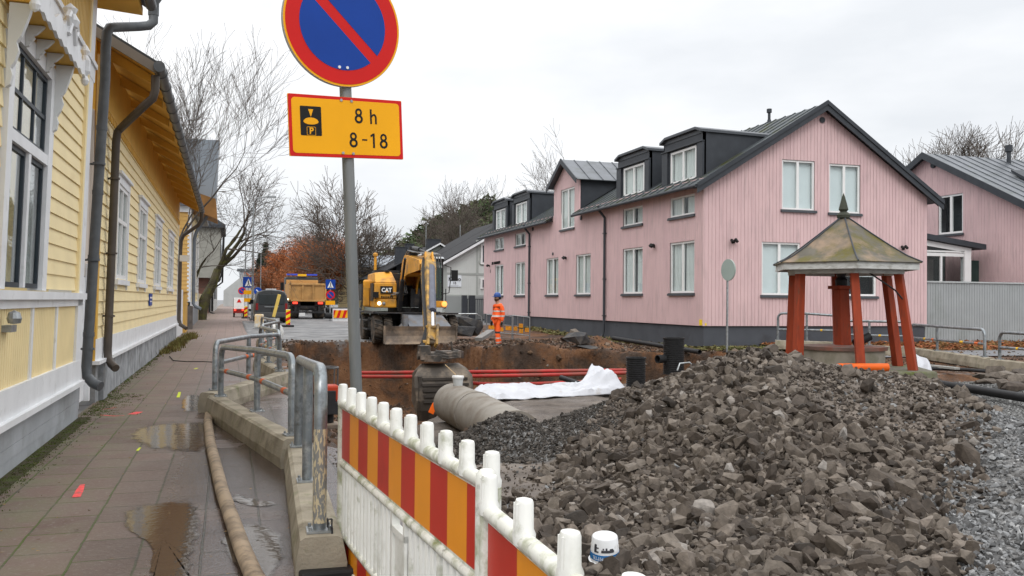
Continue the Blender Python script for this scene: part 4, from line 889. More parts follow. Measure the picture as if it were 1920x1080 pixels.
mb = MB(); hsiding(mb, MC, 48.6, 60, 1.45, 6.2, wC, bw=.2); mb.build('siding', M_['ysid'], hC)
mb = MB(); mb.mbox(MC, 47.28, 48.6, 1.2, 6.3, -.1, .06); mb.mbox(MC, 47.28, 60, 1.15, 1.45, -.1, .07); mb.mbox(MC, 59.2, 60, 1.2, 6.2, -.1, .05); mb.box(-3, -1.85, 47.2, 47.3, 5.9, 6.25)
for a, b, c, d in wC: mb.mbox(MC, a-.25, a, c-.2, d+.2, -.05, .06); mb.mbox(MC, b, b+.25, c-.2, d+.2, -.05, .06); mb.mbox(MC, a, b, d, d+.25, -.05, .06); mb.mbox(MC, a, b, c-.25, c, -.05, .06)
mb.build('trim', M_['white'], hC)
for h in wC: window(hC, MC, *h, tr=(.6,), wi=-.05, wo=.03, sill=False, cover='none')
mb = MB(); mb.box(-7, -1.85, 47.35, 60, -.2, 1.15); mb.build('plinth', mat('grey_streaked_plaster', (.25, .26, .27), .8, .3, 1.5, stretch=(4, 4, .5)), hC)
mb = MB(); mb.box(-2.3, -1.7, 46.4, 47.2, -.1, 1.25); mb.build('stone_block', mat('brown_stone', (.11, .095, .085), .8, .3, 3, bump=.01), hC)
mb = MB(); mb.box(-7, -1.3, 47.0, 60.2, 6.2, 6.35); mb.hexa([(-7, 47.1, 6.35), (-1.3, 47.1, 6.35), (-1.3, 60, 6.35), (-7, 60, 6.35), (-7, 47.6, 7.2), (-2.6, 47.6, 7.2), (-2.6, 59, 7.2), (-7, 59, 7.2)]); mb.build('roof', M_['roofgrey'], hC)
mb = MB(); mb.hexa([(-5.8, 49.5, 6.6), (-.75, 49.5, 6.9), (-.75, 53.5, 6.9), (-5.8, 53.5, 6.6), (-4.2, 49.5, 9.9), (-.62, 49.5, 9.95), (-.62, 53, 9.95), (-4.2, 53, 9.9)])
mb.build('metal_turret', mat('blue_grey_turret_tin', (.22, .25, .28), .4, .18, .8, stretch=(1, 1, .4)), hC)
mb = MB();  mb.hexa([(-1.9, 47.2, 6.1), (-.62, 47.2, 5.6), (-.62, 50.4, 5.6), (-1.9, 50.4, 6.1), (-1.9, 47.2, 7.0), (-.7, 47.2, 6.6), (-.7, 50.4, 6.6), (-1.9, 50.4, 7.0)]); mb.build('balcony_box', mat('brown_orange_boards', (.30, .15, .05), .7, .2, 2), hC)
mb = MB(); mb.tube([(-1.0, 48.0, 6.2), (-1.05, 48.0, 5.9), (-1.62, 48.2, 5.0), (-1.72, 48.2, 4.6), (-1.72, 48.2, 1.35), (-1.6, 48.1, 1.2), (-1.35, 48, 1.1)], .085, 10); mb.build('downpipe', mat('blue_grey_pipe', (.16, .18, .20), .4, .1, 3), hC, smooth=True)
# cream garden wall and further houses
g = tag(MB().box(-2.2, -1.9, 60.3, 88, -.1, 1.95).build('garden_wall', mat('cream_plaster_wall', (.58, .50, .33), .8, .1, 1.2)), 'cream plastered garden wall beside the mossy tree trunk', 'garden wall')
hD = thing('jettied_house', (-1.9, 96, 0), 'pale house with an upper floor jutting over the pavement, beyond the cream wall', 'house')
mb = MB(); mb.box(-8, -1.9, 90, 100, 0, 4); mb.build('lower_wall', mat('red_brown_boards', (.16, .08, .06), .7, .15, 2), hD)
mb = MB(); mb.box(-8, -.85, 89, 101, 3.6, 8.3); mb.build('upper_wall', mat('greyish_cream_wall', (.27, .265, .235), .7, .1, 2), hD)
mb = MB(); mb.box(-8.3, -.4, 88.5, 101.5, 8.3, 8.6); mb.hexa([(-8.3, 88.5, 8.6), (-.4, 88.5, 8.6), (-.4, 101.5, 8.6), (-8.3, 101.5, 8.6), (-5, 89, 11), (-4, 89, 11), (-4, 101, 11), (-5, 101, 11)]); mb.build('roof', M_['dark'], hD)
mb = MB(); mb.tube([(-.55, 88.7, 8.4), (-.7, 88.8, 3.9), (-.9, 88.9, 3.3), (-1.7, 89, 2.8), (-1.75, 89, .4), (-1.3, 88.8, .2)], .08, 8); mb.tube([(-.6, 100.7, 8.4), (-.7, 100.8, 3.4), (-1.7, 101, 2.6), (-1.7, 101, .3)], .09, 8); mb.build('downpipe', M_['black'], hD)
mb = MB()
for y in (91, 94, 97): mb.box(-.86, -.80, y, y+1.3, 5.2, 7.2)
mb.build('window', mat('dark_glazing', (.06, .07, .08), .15, .1, 1), hD)
hE = thing('white_house', (-1.9, 110, 0), 'white plastered house further along the left pavement', 'house')
mb = MB(); mb.box(-8, -1.6, 103, 135, 0, 6); mb.build('wall', mat('dull_white_wall', (.5, .5, .48), .8, .1, 1), hE)
mb = MB(); mb.hexa([(-8.3, 102.6, 6), (-1.2, 102.6, 6), (-1.2, 135.4, 6), (-8.3, 135.4, 6), (-5.3, 102.6, 8.5), (-4.2, 102.6, 8.5), (-4.2, 135.4, 8.5), (-5.3, 135.4, 8.5)]); mb.build('roof', M_['dark'], hE)
for y in (105, 110, 116, 123): MB().box(-1.62, -1.55, y, y+1.6, 1.6, 3.6).build('window', bpy.data.materials['dark_glazing'], hE)
hF = thing('gabled_house', (2, 168, 0), 'pale grey house with a red tiled roof at the far end of the street', 'house')
p = PY(505, 533, 190); q = PY(574-35, 440, 190)
mb = MB(); mb.prism([(-1, 178, 0), (6.5, 178, 0), (6.5, 178, 3.2), (3.0, 178, 6.6), (-1, 178, 3.2)], (0, 12, 0)); mb.build('wall', mat('grey_plaster', (.40, .41, .40), .8, .08, 1), hF)
mb = MB(); mb.hexa([(2.8, 177.5, 6.6), (7.0, 177.5, 2.9), (7.0, 191, 2.9), (2.8, 191, 6.6), (2.8, 177.5, 7.0), (7.0, 177.5, 3.3), (7.0, 191, 3.3), (2.8, 191, 7.0)]); mb.build('roof', mat('red_tiles', (.42, .14, .08), .8, .1, 1), hF)
hG = thing('apartment_block', (10, 380, 0), 'pale apartment block faint at the far end of the street', 'building')
mb = MB(); mb.box(4, 24, 380, 392, 0, 13.2); mb.build('wall', mat('pale_concrete', (.42, .44, .46), .8, .06, .5), hG)
mb = MB(); mb.box(3, 25, 379, 393, 13.2, 14); mb.build('roof', M_['roofgrey'], hG)
for z in (3, 6.5, 10): MB().box(6.5, 23.5, 379.9, 379.97, z, z+1.4).build('window_band', bpy.data.materials['dark_glazing'], hG)
# ================================================================== houses behind the excavator
hK = thing('white_board_house', (16, 62, 0), 'white boarded gable house with black roof and a lettered sign, left of the pink house', 'house')
MK = lambda u, v, w: (u, 62-w, v)
wbd = mat('off_white_boards', (.56, .58, .56), .65, .05, 1); gtr = mat('grey_green_trim', (.36, .38, .36), .6, .05, 1)
kt = lambda x: 6.15+.585*(x-17.42)
mb = MB(); vsiding(mb, MK, 14.66, 20.5, 3.6, lambda u: kt(u)-.05, [(17.1, 18.3, 5.0-.9, 5.6)], bw=.16, gap=.02); vsiding(mb, MK, 14.66, 20.5, 2.05, lambda u: 3.5, [(17.1, 18.3, 2.55, 3.2)], bw=.16, gap=.02)
mb.box(14.7, 20.5, 62.05, 75, 0, 4.2); mb.build('wall', wbd, hK)
mb = MB(); mb.mbox(MK, 14.4, 20.5, 3.48, 3.62, -.1, .06); mb.mbox(MK, 14.4, 14.68, .2, 4.3, -.1, .05); mb.mbox(MK, 16.85, 17.0, 2.0, 6.0, -.1, .05); mb.mbox(MK, 14.68, 20.5, 1.95, 2.06, -.1, .08); mb.mbox(MK, 16.9, 20, 4.35, 4.5, 0, .055)
mb.build('trim', gtr, hK)
window(hK, MK, 17.1, 18.3, 4.1+.6, 5.6, mull=(.3,), sill=True, cover='none', name='window') if False else None
mb = MB(); mb.box(17.15, 18.4, 61.9, 62.0, 4.25, 5.7); mb.box(17.15, 18.4, 61.9, 62.0, 2.5, 3.25); f = mb.build('window_frame', M_['whiteclean'], hK)
mb = MB(); mb.box(17.3, 18.3, 61.87, 61.9, 4.4, 5.6); mb.box(17.3, 18.3, 61.87, 61.9, 2.6, 3.15); mb.build('pane', bpy.data.materials['dark_glazing'], f)
mb = MB(); mb.box(14.6, 20, 61.9, 62, .1, 1.95); mb.build('base_boards', mat('grey_base_boards', (.27, .285, .28), .7, .05, 1), hK)
mb = MB(); s = .585; xe = 13.9
seamroof(mb, (xe, 61.5, kt(xe)), (xe, 76, kt(xe)), (20.5, 76, kt(20.5)), (20.5, 61.5, kt(20.5)), 2, rib=.01); mb.build('roof', mat('black_felt_roof', (.022, .022, .024), .8, .2, 1), hK)
mb = MB(); mb.prism([(xe, 61.48, kt(xe)-.18), (20.5, 61.48, kt(20.5)-.18), (20.5, 61.48, kt(20.5)-.01), (xe, 61.48, kt(xe)-.01)], (0, -.05, 0)); mb.build('bargeboard', M_['white'], hK)
s = MB().mbox(MK, 14.75, 15.75, 2.62, 3.44, .03, .08).build('name_board', mat('white_board', (.72, .76, .80), .6, .02, 1), hK)
MS = lambda u, v, w: (15.25+u, 61.90-w, 3.16+v)
text('Kaivo', 'lettering', M_['ink'], MS, .40, s, off=.006); text('15', 'lettering', M_['ink'], lambda u, v, w: (15.25+u, 61.90-w, 2.88+v), .24, s, off=.004)
MB().box(14.95, 15.55, 61.898, 61.905, 2.70, 2.715).build('lettering', gtr, s)
# grey house with three chimneys behind
hL_ = thing('chimneyed_house', (16, 76, 0), 'grey gabled house with black roof and three black chimneys behind the excavator', 'house')
mb = MB(); mb.prism([(15.0, 75, 0), (15.0, 75, 5.15), (17.1, 75, 6.35), (19.2, 75, 5.15), (19.2, 75, 0)], (0, 10, 0)); mb.build('wall', mat('dull_green_grey', (.27, .29, .26), .7, .06, 1), hL_)
mb = MB()
for sgn in (-1, 1): mb.prism([(17.1+sgn*2.5, 74.7, 5.0), (17.1, 74.7, 6.42), (17.1, 74.7, 6.56), (17.1+sgn*2.5, 74.7, 5.14)], (0, -.06, 0))
mb.box(16.5, 17.4, 74.9, 74.98, 4.9, 5.5); mb.build('bargeboard', M_['white'], hL_)
bf = bpy.data.materials['black_felt_roof']
mb = MB(); mb.hexa([(12.0, 74.75, 3.9), (14.5, 74.75, 5.0), (17.1, 74.75, 6.5), (17.1, 90, 6.5), (12.0, 74.75, 4.0), (14.5, 74.75, 5.12), (17.1, 74.75, 6.6), (17.1, 90, 6.6)]) if False else None
seamroof(mb, (11.4, 74.75, 3.45), (11.4, 92, 3.45), (17.1, 92, 6.5), (17.1, 74.75, 6.5), 1, rib=.01); seamroof(mb, (19.8, 74.75, 4.9), (19.8, 92, 4.9), (17.1, 92, 6.5), (17.1, 74.75, 6.5), 1, rib=.01); mb.build('roof', bf, hL_)
mb = MB(); mb.box(12.2, 15, 75.2, 85, 0, 3.9); mb.build('side_wall', bpy.data.materials['dull_green_grey'], hL_)
for a, b, c in ((13.6, 14.45, 6.15), (14.48, 15.1, 6.45), (16.3, 17.45, 6.9)): MB().box(a, b, 76, 77, 4.2, c).box(a-.04, b+.04, 75.96, 77.04, c, c+.06).build('chimney', M_['dark'], hL_)
for x in (16.25, 17.1+2.2): MB().cyl((x, 76.5, 5), (x, 76.5, 8.3), .03, 5).build('aerial', M_['galv'], hL_)
# low yellow hall with grey metal roof
hM = thing('metal_roofed_hall', (12, 86, 0), 'low yellow plastered hall with pale metal roof, left of the excavator', 'hall')
mb = MB(); mb.box(11.0, 18, 86, 96, 0, 4.9); mb.build('wall', mat('pale_yellow_plaster', (.58, .46, .24), .8, .08, 1), hM)
mb = MB(); seamroof(mb, (10.8, 85.5, 4.95), (16.5, 85.5, 4.95), (16.5, 90, 6.1), (10.8, 90, 6.1), 12); mb.box(10.7, 16.6, 85.3, 85.5, 4.75, 4.95); mb.build('roof', mat('pale_tin', (.33, .36, .40), .45, .1, .6), hM)
mb = MB(); mb.box(10.8, 16.4, 85.4, 85.9, 4.3, 4.45); mb.box(10.8, 16.4, 85.8, 85.95, 3.7, 3.8); mb.build('canopy_beam', M_['dark'], hM)
for x in (12.2, 14.2): MB().box(x, x+.9, 85.9, 85.98, 1.6, 3.2).build('window', bpy.data.materials['dark_glazing'], hM)
# dark metal yard fence by the pink house
fn = thing('metal_fence', (16, 58, 0), 'dark slatted metal fence between the white boarded house and pink house', 'fence')
mb = MB()
for x in np.arange(15.4, 18.4, .14): mb.box(x, x+.05, 60, 60.04, .25, 1.75)
mb.box(15.4, 18.4, 59.98, 60.06, 1.72, 1.78); mb.box(15.4, 18.4, 59.98, 60.06, .3, .36); mb.build('slats', M_['dark'], fn)
mb = MB(); mb.box(15.30, 15.62, 59.8, 60.1, .1, 2.0); mb.box(15.8, 16.2, 59.8, 60.1, .1, 2.0); mb.build('post', M_['dark'], fn)

# ------------------------------------------------------------------ hill with pines, far off
mb = MB()
def hillz(x, y): return 26*math.exp(-((x-92)/42)**2-((y-330)/70)**2)*1.0+15*math.exp(-((x-150)/70)**2-((y-330)/90)**2)
mb.sheet(lambda u, v: (10+u*230, 230+v*200, hillz(10+u*230, 230+v*200)-1.5+(.8 if True else 0)*math.sin(u*40)*math.cos(v*31)), 60, 40)
struct(mb, 'hill', mat('wooded_hillside', (.03, .045, .022), .9, .3, .05), smooth=True)
def pine_wood():
    rng = random.Random(11); V = []; F = []
    n = 0
    for k in range(1500):
        x = rng.uniform(20, 210); y = rng.uniform(240, 335); z0 = hillz(x, y)-1; h = rng.uniform(5, 9); 
        if z0 < 2: continue
        c = Vector((x, y, z0+h*.45))
        for _ in range(52):
            t = rng.random(); r = (1-t*.8)*2.3*rng.uniform(.5, 1); a = rng.uniform(0, 6.28); p = Vector((x+r*math.cos(a), y+r*math.sin(a), z0+h*(.25+.75*t)))
            s = rng.uniform(.5, 1.1); q = [p+Vector((rng.gauss(0, s), rng.gauss(0, s), rng.gauss(0, s*.6))) for _ in range(3)]
            V += q; F.append((len(V)-3, len(V)-2, len(V)-1))
    mb = MB(); mb.v = [tuple(v) for v in V]; mb.f = F; mb.mi = [0]*len(F)
    o = mb.build('pine_wood', mat('pine_needles', (.05, .08, .03), .8, .35, .08, island=.5, c2=(.075, .085, .03), amt=.45, scale2=.05), recalc=False)
    tag(o, 'far wooded hill of dark green pines behind the roofs', 'pine wood', kind='stuff')
pine_wood()

# ================================================================== trees
def bare_tree(loc, h, seed, label, group=None, lean=(0, 0), spread=1., levels=5, trunk=.02, split=.28, bark=None, twig=None, nb=3, leaf=None, nleaf=0, up=.35, lsize=.08, minr=.008, name='bare_tree', bias=(0, 0, 0)):
    rng = random.Random(seed); t = thing(name, loc, label, 'tree', group)
    A, B = MB(), MB(); ends = []
    bias = Vector(bias)
    def grow(p, d, L, r, lv):
        n = 4 if lv < 2 else 3; pts = [p]; rs = [r]; dd = d.copy()
        for i in range(n):
            dd = (dd+Vector((rng.gauss(0, .17), rng.gauss(0, .17), rng.gauss(0, .10)+.05*up*2))+bias*.05).normalized(); pts.append(pts[-1]+dd*L/n); rs.append(max(minr, r*(1-.45*(i+1)/n)))
        (A if lv < 2 else B).tube(pts, rs, 7 if lv == 0 else 5 if lv < 2 else 3, caps=False)
        if lv >= levels: ends.extend(pts[1:]); return
        if lv >= levels-2: ends.extend(pts[2:])
        k = nb+(1 if lv >= 2 else 0)+rng.randint(0, 1)
        for j in range(k):
            i = n if j == 0 else rng.randint(1, n); a = rng.uniform(0, 6.28); ax = dd.orthogonal().normalized(); ax.rotate(Matrix.Rotation(a, 3, dd))
            ang = (rng.uniform(.15, .45) if j == 0 else rng.uniform(.5, 1.1))*spread
            nd = (dd*math.cos(ang)+ax*math.sin(ang)+Vector((0, 0, up*.25))+bias*.2).normalized()
            grow(pts[i], nd, L*rng.uniform(.62, .85), max(minr, rs[i]*(.75 if j == 0 else .58)), lv+1)
    d0 = Vector((lean[0], lean[1], 1)).normalized()
    grow(Vector(loc)-Vector((0, 0, .2)), d0, h*split, h*trunk, 0)
    A.build('trunk', bark or M_['bark'], t, smooth=True, recalc=False)
    if leaf:
        for p in ends:
            for _ in range(nleaf):
                q = p+Vector((rng.gauss(0, .35), rng.gauss(0, .35), rng.gauss(0, .3))); s = lsize*rng.uniform(.6, 1.3)
                B.add([q+Vector((rng.gauss(0, s), rng.gauss(0, s), rng.gauss(0, s))) for _ in range(3)], [(0, 1, 2)], 1)
        B.build('crown', [twig or M_['twig'], leaf], t, recalc=False)
    else: B.build('crown', twig or M_['twig'], t, recalc=False)
    return t
M_['bark'] = mat('grey_brown_bark', (.085, .072, .058), .9, .3, 3, stretch=(3, 3, .8), bump=.01)
M_['twig'] = mat('grey_brown_twigs', (.10, .082, .068), .9, .25, 2)
M_['mossbark'] = mat('mossy_bark', (.06, .052, .03), .9, .35, 2, c2=(.10, .10, .02), amt=.40, scale2=2.5, bump=.01)
rustt = mat('rust_brown_twigs', (.14, .06, .03), .8, .3, .5)
rust = mat('rust_brown_leaves', (.38, .13, .048), .8, .3, .25, island=.5, c2=(.15, .075, .038), amt=.45, scale2=.25)
# left side trees
bare_tree((-4.6, 41, 0), 13.0, 21, 'tall fine twigged bare tree rising behind the second yellow house', 'bare trees on the left', spread=.62, levels=5, trunk=.012, split=.30, up=.5, minr=.0075, nb=3, lean=(.02, 0))
bare_tree((-3.0, 44, 0), 14.5, 4, 'slender bare tree rising above the yellow eave beside the tin turret', 'bare trees on the left', spread=.55, levels=5, trunk=.010, split=.30, up=.5, minr=.0065, bias=(.12, 0, 0), leaf=mat('last_brown_leaves', (.12, .08, .02), .8, .3, 1), nleaf=0)
bare_tree((-1.85, 62.5, 0), 17.5, 8, 'mossy trunked bare tree leaning over the left pavement beside the cream wall', 'bare trees on the left', spread=.9, levels=5, trunk=.026, split=.24, up=.2, bark=M_['mossbark'], lean=(.05, 0), minr=.009, bias=(.22, -.5, 0), nb=3)
bare_tree((-2.6, 57.5, 0), 14, 15, 'low wide bare tree with yellowish branches in front of the far yellow house', 'bare trees on the left', spread=1.0, levels=5, trunk=.016, split=.28, up=.25, bark=M_['mossbark'], lean=(.1, 0), minr=.008, bias=(.35, -.6, .1))
# rust coloured row on the right of the far street
rows = [(9.3, 90, 13.5), (9.3, 100, 14.5), (9.1, 112, 15), (8.9, 126, 15.5), (8.8, 142, 16), (8.7, 162, 16.5), (8.6, 190, 18), (8.6, 225, 19), (8.8, 270, 20)]
LB = ['nearest', 'second', 'third', 'fourth', 'fifth', 'sixth', 'seventh', 'second last', 'farthest']
for i, (x, y, h) in enumerate(rows):
    bare_tree((x, y, .2), h, 100+i, 'rust brown leafed tree, %s in the row behind the tipper truck' % (LB[i]), 'rust brown trees along the street', spread=.75, levels=4, trunk=.013, split=.22, leaf=rust, twig=rustt, nleaf=24, lsize=.045 if i < 4 else .08, minr=.008, name='rust_brown_tree', nb=4)
# big bare trees behind the sign pole and roofs
P_ = PD(575+30, 560, 92); bare_tree((P_.x, P_.y, 0), 17.5, 31, 'tall bare tree with dark trunk standing just left of the sign pole', 'bare trees behind the street', spread=.75, levels=5, trunk=.013, up=.4, minr=.019, nb=3)
P_ = PD(702, 560, 88); bare_tree((P_.x, P_.y, 0), 17, 33, 'broad bare tree right of the sign pole above the pale metal roof', 'bare trees behind the street', spread=.85, levels=5, trunk=.014, up=.35, minr=.019, nb=3)
P_ = PD(675, 560, 84); bare_tree((P_.x, P_.y, 0), 11, 39, 'bare tree with a thin dark trunk right against the sign pole', 'bare trees behind the street', spread=.8, levels=5, trunk=.012, up=.35, minr=.016)
for i, (px, d, h, s, lb) in enumerate(((818, 190, 31, 51, 'bare hilltop tree, left of the three above the chimneyed house'), (845, 195, 33, 52, 'bare hilltop tree, middle one above the chimneyed house'), (872, 185, 29, 53, 'bare hilltop tree, right of the three above the chimneyed house'))):
    P_ = PD(px, 560, d); bare_tree((P_.x, P_.y, 0), h, s, lb, 'bare trees on the hill', spread=.75, levels=5, trunk=.008, minr=.026, nb=3, up=.3)
P_ = PD(1085, 560, 66); bare_tree((P_.x, P_.y, 0), 17, 61, 'bare treetop just showing over the raised pink gable', 'bare trees behind the pink houses', spread=.8, levels=5, trunk=.010, minr=.009, nb=3)
P_ = PD(1763, 560, 52); bare_tree((P_.x, P_.y, 0), 14.2, 63, 'bare tree behind the gap between the two pink houses, left of the pair', 'bare trees behind the pink houses', spread=.8, levels=5, trunk=.011, minr=.011, nb=4)
P_ = PD(1825, 560, 54); bare_tree((P_.x, P_.y, 0), 15, 67, 'bare tree above the further pink house roof, right of the pair', 'bare trees behind the pink houses', spread=.8, levels=5, trunk=.011, minr=.011, nb=4)
for px, d, h, sd_ in ((497, 190, 13.5, 71), (487, 195, 11.5, 72), (508, 185, 11, 73)):
    P_ = PD(px, 560, d); t = thing('spruce_tree', (P_.x, P_.y, 0), {71: 'tallest dark spruce at the far end of the street', 72: 'dark spruce left of the tallest one at the far end of the street', 73: 'short dark spruce touching the rust coloured trees'}[sd_], 'tree', 'far spruces')
    A = MB(); A.cyl((P_.x, P_.y, 0), (P_.x, P_.y, h), .25, 6, .03); A.build('trunk', M_['bark'], t); rg = random.Random(sd_); B = MB()
    for _ in range(1500):
        tt = rg.random()**.8; r = (1-tt)*2.6*rg.random()**.4+.1; a = rg.uniform(0, 6.28); q = Vector((P_.x+r*math.cos(a), P_.y+r*math.sin(a), h*(.12+.88*tt)-r*.25)); B.add([q+Vector((rg.gauss(0, .3), rg.gauss(0, .3), rg.gauss(0, .2))) for _ in range(3)], [(0, 1, 2)])
    B.build('crown', mat('spruce_needles', (.02, .035, .02), .8, .3, .3, island=.4), t, recalc=False)
# ================================================================== EXCAVATOR
M_['cat'] = mat('machine_yellow', (.66, .31, .035), .45, .12, 1.5, c2=(.26, .15, .06), amt=.40, scale2=2.2)
M_['catd'] = mat('muddy_machine_yellow', (.42, .24, .05), .55, .25, 2, c2=(.10, .075, .05), amt=.48, scale2=3)
M_['steel'] = mat('muddy_steel', (.14, .115, .095), .6, .3, 3, c2=(.34, .255, .18), amt=.46, scale2=2.5, bump=.004)
M_['iron'] = mat('dark_machine_iron', (.03, .03, .032), .5, .3, 4, c2=(.12, .095, .07), amt=.33, scale2=3)
M_['tyre'] = mat('muddy_tyre', (.035, .033, .031), .85, .3, 4, c2=(.15, .115, .085), amt=.45, scale2=3)
M_['chrome'] = mat('chromed_rod', (.6, .6, .62), .15, .05, 3, metal=1)
M_['soil'] = mat('brown_soil', (.10, .06, .038), .9, .3, 3, bump=.02, bscale=12)
M_['lampw'] = emis('lit_lamp', (1, .85, .6), 3)
M_['lampr'] = emis('lit_tail_lamp', (.9, .04, .02), 2.5)
def xf(mb, T):
    mb.v = [tuple(T @ Vector(p)) for p in mb.v]; return mb
def wheel(parent, x0, x1, y, r, mt=None, T=None, rimr=.5, n=22, rimm=None, tread=True):
    prof = [(r*rimr, x0+.02), (r*.9, x0), (r*.97, x0+.04), (r, x0+(x1-x0)*.25), (r, x1-(x1-x0)*.25), (r*.97, x1-.04), (r*.9, x1), (r*rimr, x1-.02)]
    a = MB().lathe(prof, (0, y, r), n, 'x')
    if tread:
        for k in range(n):
            t = 2*math.pi*(k+.5)/n; cy, cz = y+math.cos(t)*r, r+math.sin(t)*r
            for s in (0, 1):
                xa, xb = (x0+.02, (x0+x1)/2) if s == 0 else ((x0+x1)/2, x1-.02); t2 = t+(.07 if s else -.02)
                cy, cz = y+math.cos(t2)*r*1.0, r+math.sin(t2)*r*1.0
                a.bar((xa, cy, cz), (xb, y+math.cos(t2+.1)*r, r+math.sin(t2+.1)*r), .05, .05, up=(0, math.cos(t2), math.sin(t2)))
    if T: xf(a, T)
    w = a.build('wheel', mt or M_['tyre'], parent, local=True)
    b = MB().lathe([(0, x0+.08), (r*.2, x0+.06), (r*.25, x0+.10), (r*rimr*.9, x0+.12), (r*rimr, x0+.03), (r*rimr, x1-.03), (r*rimr*.9, x1-.1), (r*.2, x1-.06), (0, x1-.08)], (0, y, r), 16, 'x')
    if T: xf(b, T)
    b.build('rim', rimm or M_['iron'], w, local=True)
    return w
EP = PD(763, 600, 36.2); EXr = (float(EP.x), float(EP.y), -.02)
ex = thing('wheeled_excavator', EXr, 'yellow wheeled excavator with front blade digging the trench, boom towards the viewer', 'excavator')
for y in (-1.55, 1.45):
    for s in (-1, 1):
        for a, b in ((1.30, 1.62), (.93, 1.25)): wheel(ex, min(s*a, s*b), max(s*a, s*b), y, .53)
mb = MB(); mb.box(-.55, .55, -2.1, 2.1, .55, .95); mb.box(-1.0, 1.0, -1.1, .9, .85, 1.15); mb.box(-1.45, -.6, -.95, .85, .42, .95); mb.box(.6, 1.45, -.95, .85, .42, .95)
mb.box(-1.68, -1.45, -2.05, 2.0, 1.12, 1.2); mb.box(-1.6, 1.6, -2.15, -1.0, 1.12, 1.17); mb.box(-1.7, 1.6, 1.0, 2.2, 1.12, 1.17); mb.cyl((-1.2, -1.55, .53), (1.2, -1.55, .53), .14, 10); mb.cyl((-1.2, 1.45, .53), (1.2, 1.45, .53), .14, 10)
mb.cyl((0, 0, 1.1), (0, 0, 1.34), .78, 20)
for z in (.5, .85): mb.box(-1.72, -1.45, -.75, .65, z-.03, z+.02)
mb.build('chassis', M_['iron'], ex, local=True, bevel=.01)
mb = MB()
P = [(-2.62, .02), (-2.52, .1), (-2.47, .3), (-2.50, .52), (-2.60, .66), (-2.63, .66), (-2.56, .5), (-2.54, .3), (-2.60, .1), (-2.70, .0)]
mb.prism([(-1.36, y-.22, z+.01) for y, z in P], (2.72, 0, 0)); 
for x in (-1.38, 1.34): mb.box(x, x+.04, -2.86, -2.60, .02, .68)
mb.build('blade', M_['steel'], ex, local=True)
mb = MB(); mb.hexa([(-.45, -2.8, .62), (1.2, -2.8, .62), (1.1, -2.0, .75), (-.3, -2.0, .75), (-.42, -2.78, .66), (1.15, -2.78, .66), (.95, -2.1, 1.1), (-.55, -2.1, 1.1)]); mb.box(-.6, -.45, -2.6, -1.9, .6, 1.1); mb.bar((-.9, -2.5, .3), (-.4, -1.9, .8), .14, .2); mb.bar((.9, -2.5, .3), (.4, -1.9, .8), .14, .2)
mb.build('blade_linkage', mat('grey_painted_steel', (.19, .20, .22), .5, .15, 3, c2=(.2, .15, .1), amt=.4, scale2=3), ex, local=True)
TU = Matrix.Rotation(R(-3), 4, 'Z')
def U(mb, name, m, parent=None, **k): return xf(mb, TU).build(name, m, parent or ex, local=True, **k)
# engine housing, viewer's left
mb = MB()
a = [(-1.45, -1.25), (-.58, -1.25), (-.58, 2.1), (-1.45, 2.1)]
mb.hexa([(x, y, 1.34) for x, y in a]+[(x*.0+x, y, 1.68) for x, y in a])
mb.hexa([(x, y, 1.681) for x, y in a]+[(-1.42, -1.22, 2.32), (-.58, -1.22, 2.32), (-.58, 2.1, 2.32), (-1.42, 2.1, 2.32)])
mb.hexa([(-1.42, -1.22, 2.321), (-.58, -1.22, 2.321), (-.58, 2.1, 2.321), (-1.42, 2.1, 2.321), (-1.38, -.62, 2.72), (-.72, -.62, 2.76), (-.72, 2.1, 2.76), (-1.38, 2.1, 2.72)])
hs = U(mb, 'engine_housing', M_['cat'], bevel=.05)
# lower skirt of the whole upper structure and rear counterweight
mb = MB(); mb.hexa([(-1.75, .2, 1.36), (1.45, .2, 1.36), (1.2, 2.7, 1.36), (-1.5, 2.7, 1.36), (-1.75, .2, 2.45), (1.45, .2, 2.4), (1.2, 2.6, 2.35), (-1.5, 2.6, 2.5)]); U(mb, 'counterweight', M_['cat'], bevel=.08)
mb = MB(); mb.box(.42, 1.4, -1.22, -.9, 1.36, 1.62); U(mb, 'step_box', M_['cat'], bevel=.02)
mb = MB(); mb.box(-1.80, -1.71, .3, 1.6, 1.62, 2.28); mb.box(-1.48, -1.452, -1.0, .1, 1.6, 2.3); g = U(mb, 'grille', M_['iron'], hs)
mb = MB(); mb.box(-.98, -.80, -.75, .6, 2.76, 2.80); mb.box(-1.3, -.3, .1, 1.4, 2.74, 2.84); mb.box(-.72, -.1, -.2, .5, 2.45, 2.7); U(mb, 'top_cover', M_['iron'])
MCT = lambda u, v, w: tuple(TU @ Vector((-.98+u, -1.285-w, 2.02+v)))
b = MB(); b.hexa([(-1.22, -1.30, 1.89), (-.74, -1.30, 1.89), (-.74, -1.28, 1.89), (-1.22, -1.28, 1.89), (-1.22, -1.275, 2.18), (-.74, -1.275, 2.18), (-.74, -1.255, 2.18), (-1.22, -1.255, 2.18)]); U(b, 'badge', M_['ink'], hs)
def loc_text(s, name, m, M, size, parent, **k):
    o = text(s, name, m, lambda u, v, w: M(u, v, w), size, None, **k); V = [o.matrix_world @ v.co for v in o.data.vertices]
    vs = [tuple(Vector(v.co)+Vector(o.location)) for v in o.data.vertices]
    for v, p in zip(o.data.vertices, vs): v.co = p
    o.location = (0, 0, 0); o.parent = parent; return o
loc_text('CAT', 'lettering', M_['whiteclean'], lambda u, v, w: MCT(u*.92, v, .026+w-.02*v*4), .215, hs, off=.008)
loc_text('CAT 8841', 'lettering', M_['ink'], lambda u, v, w: MCT(u, v-.28, .0+w), .13, hs) if False else None
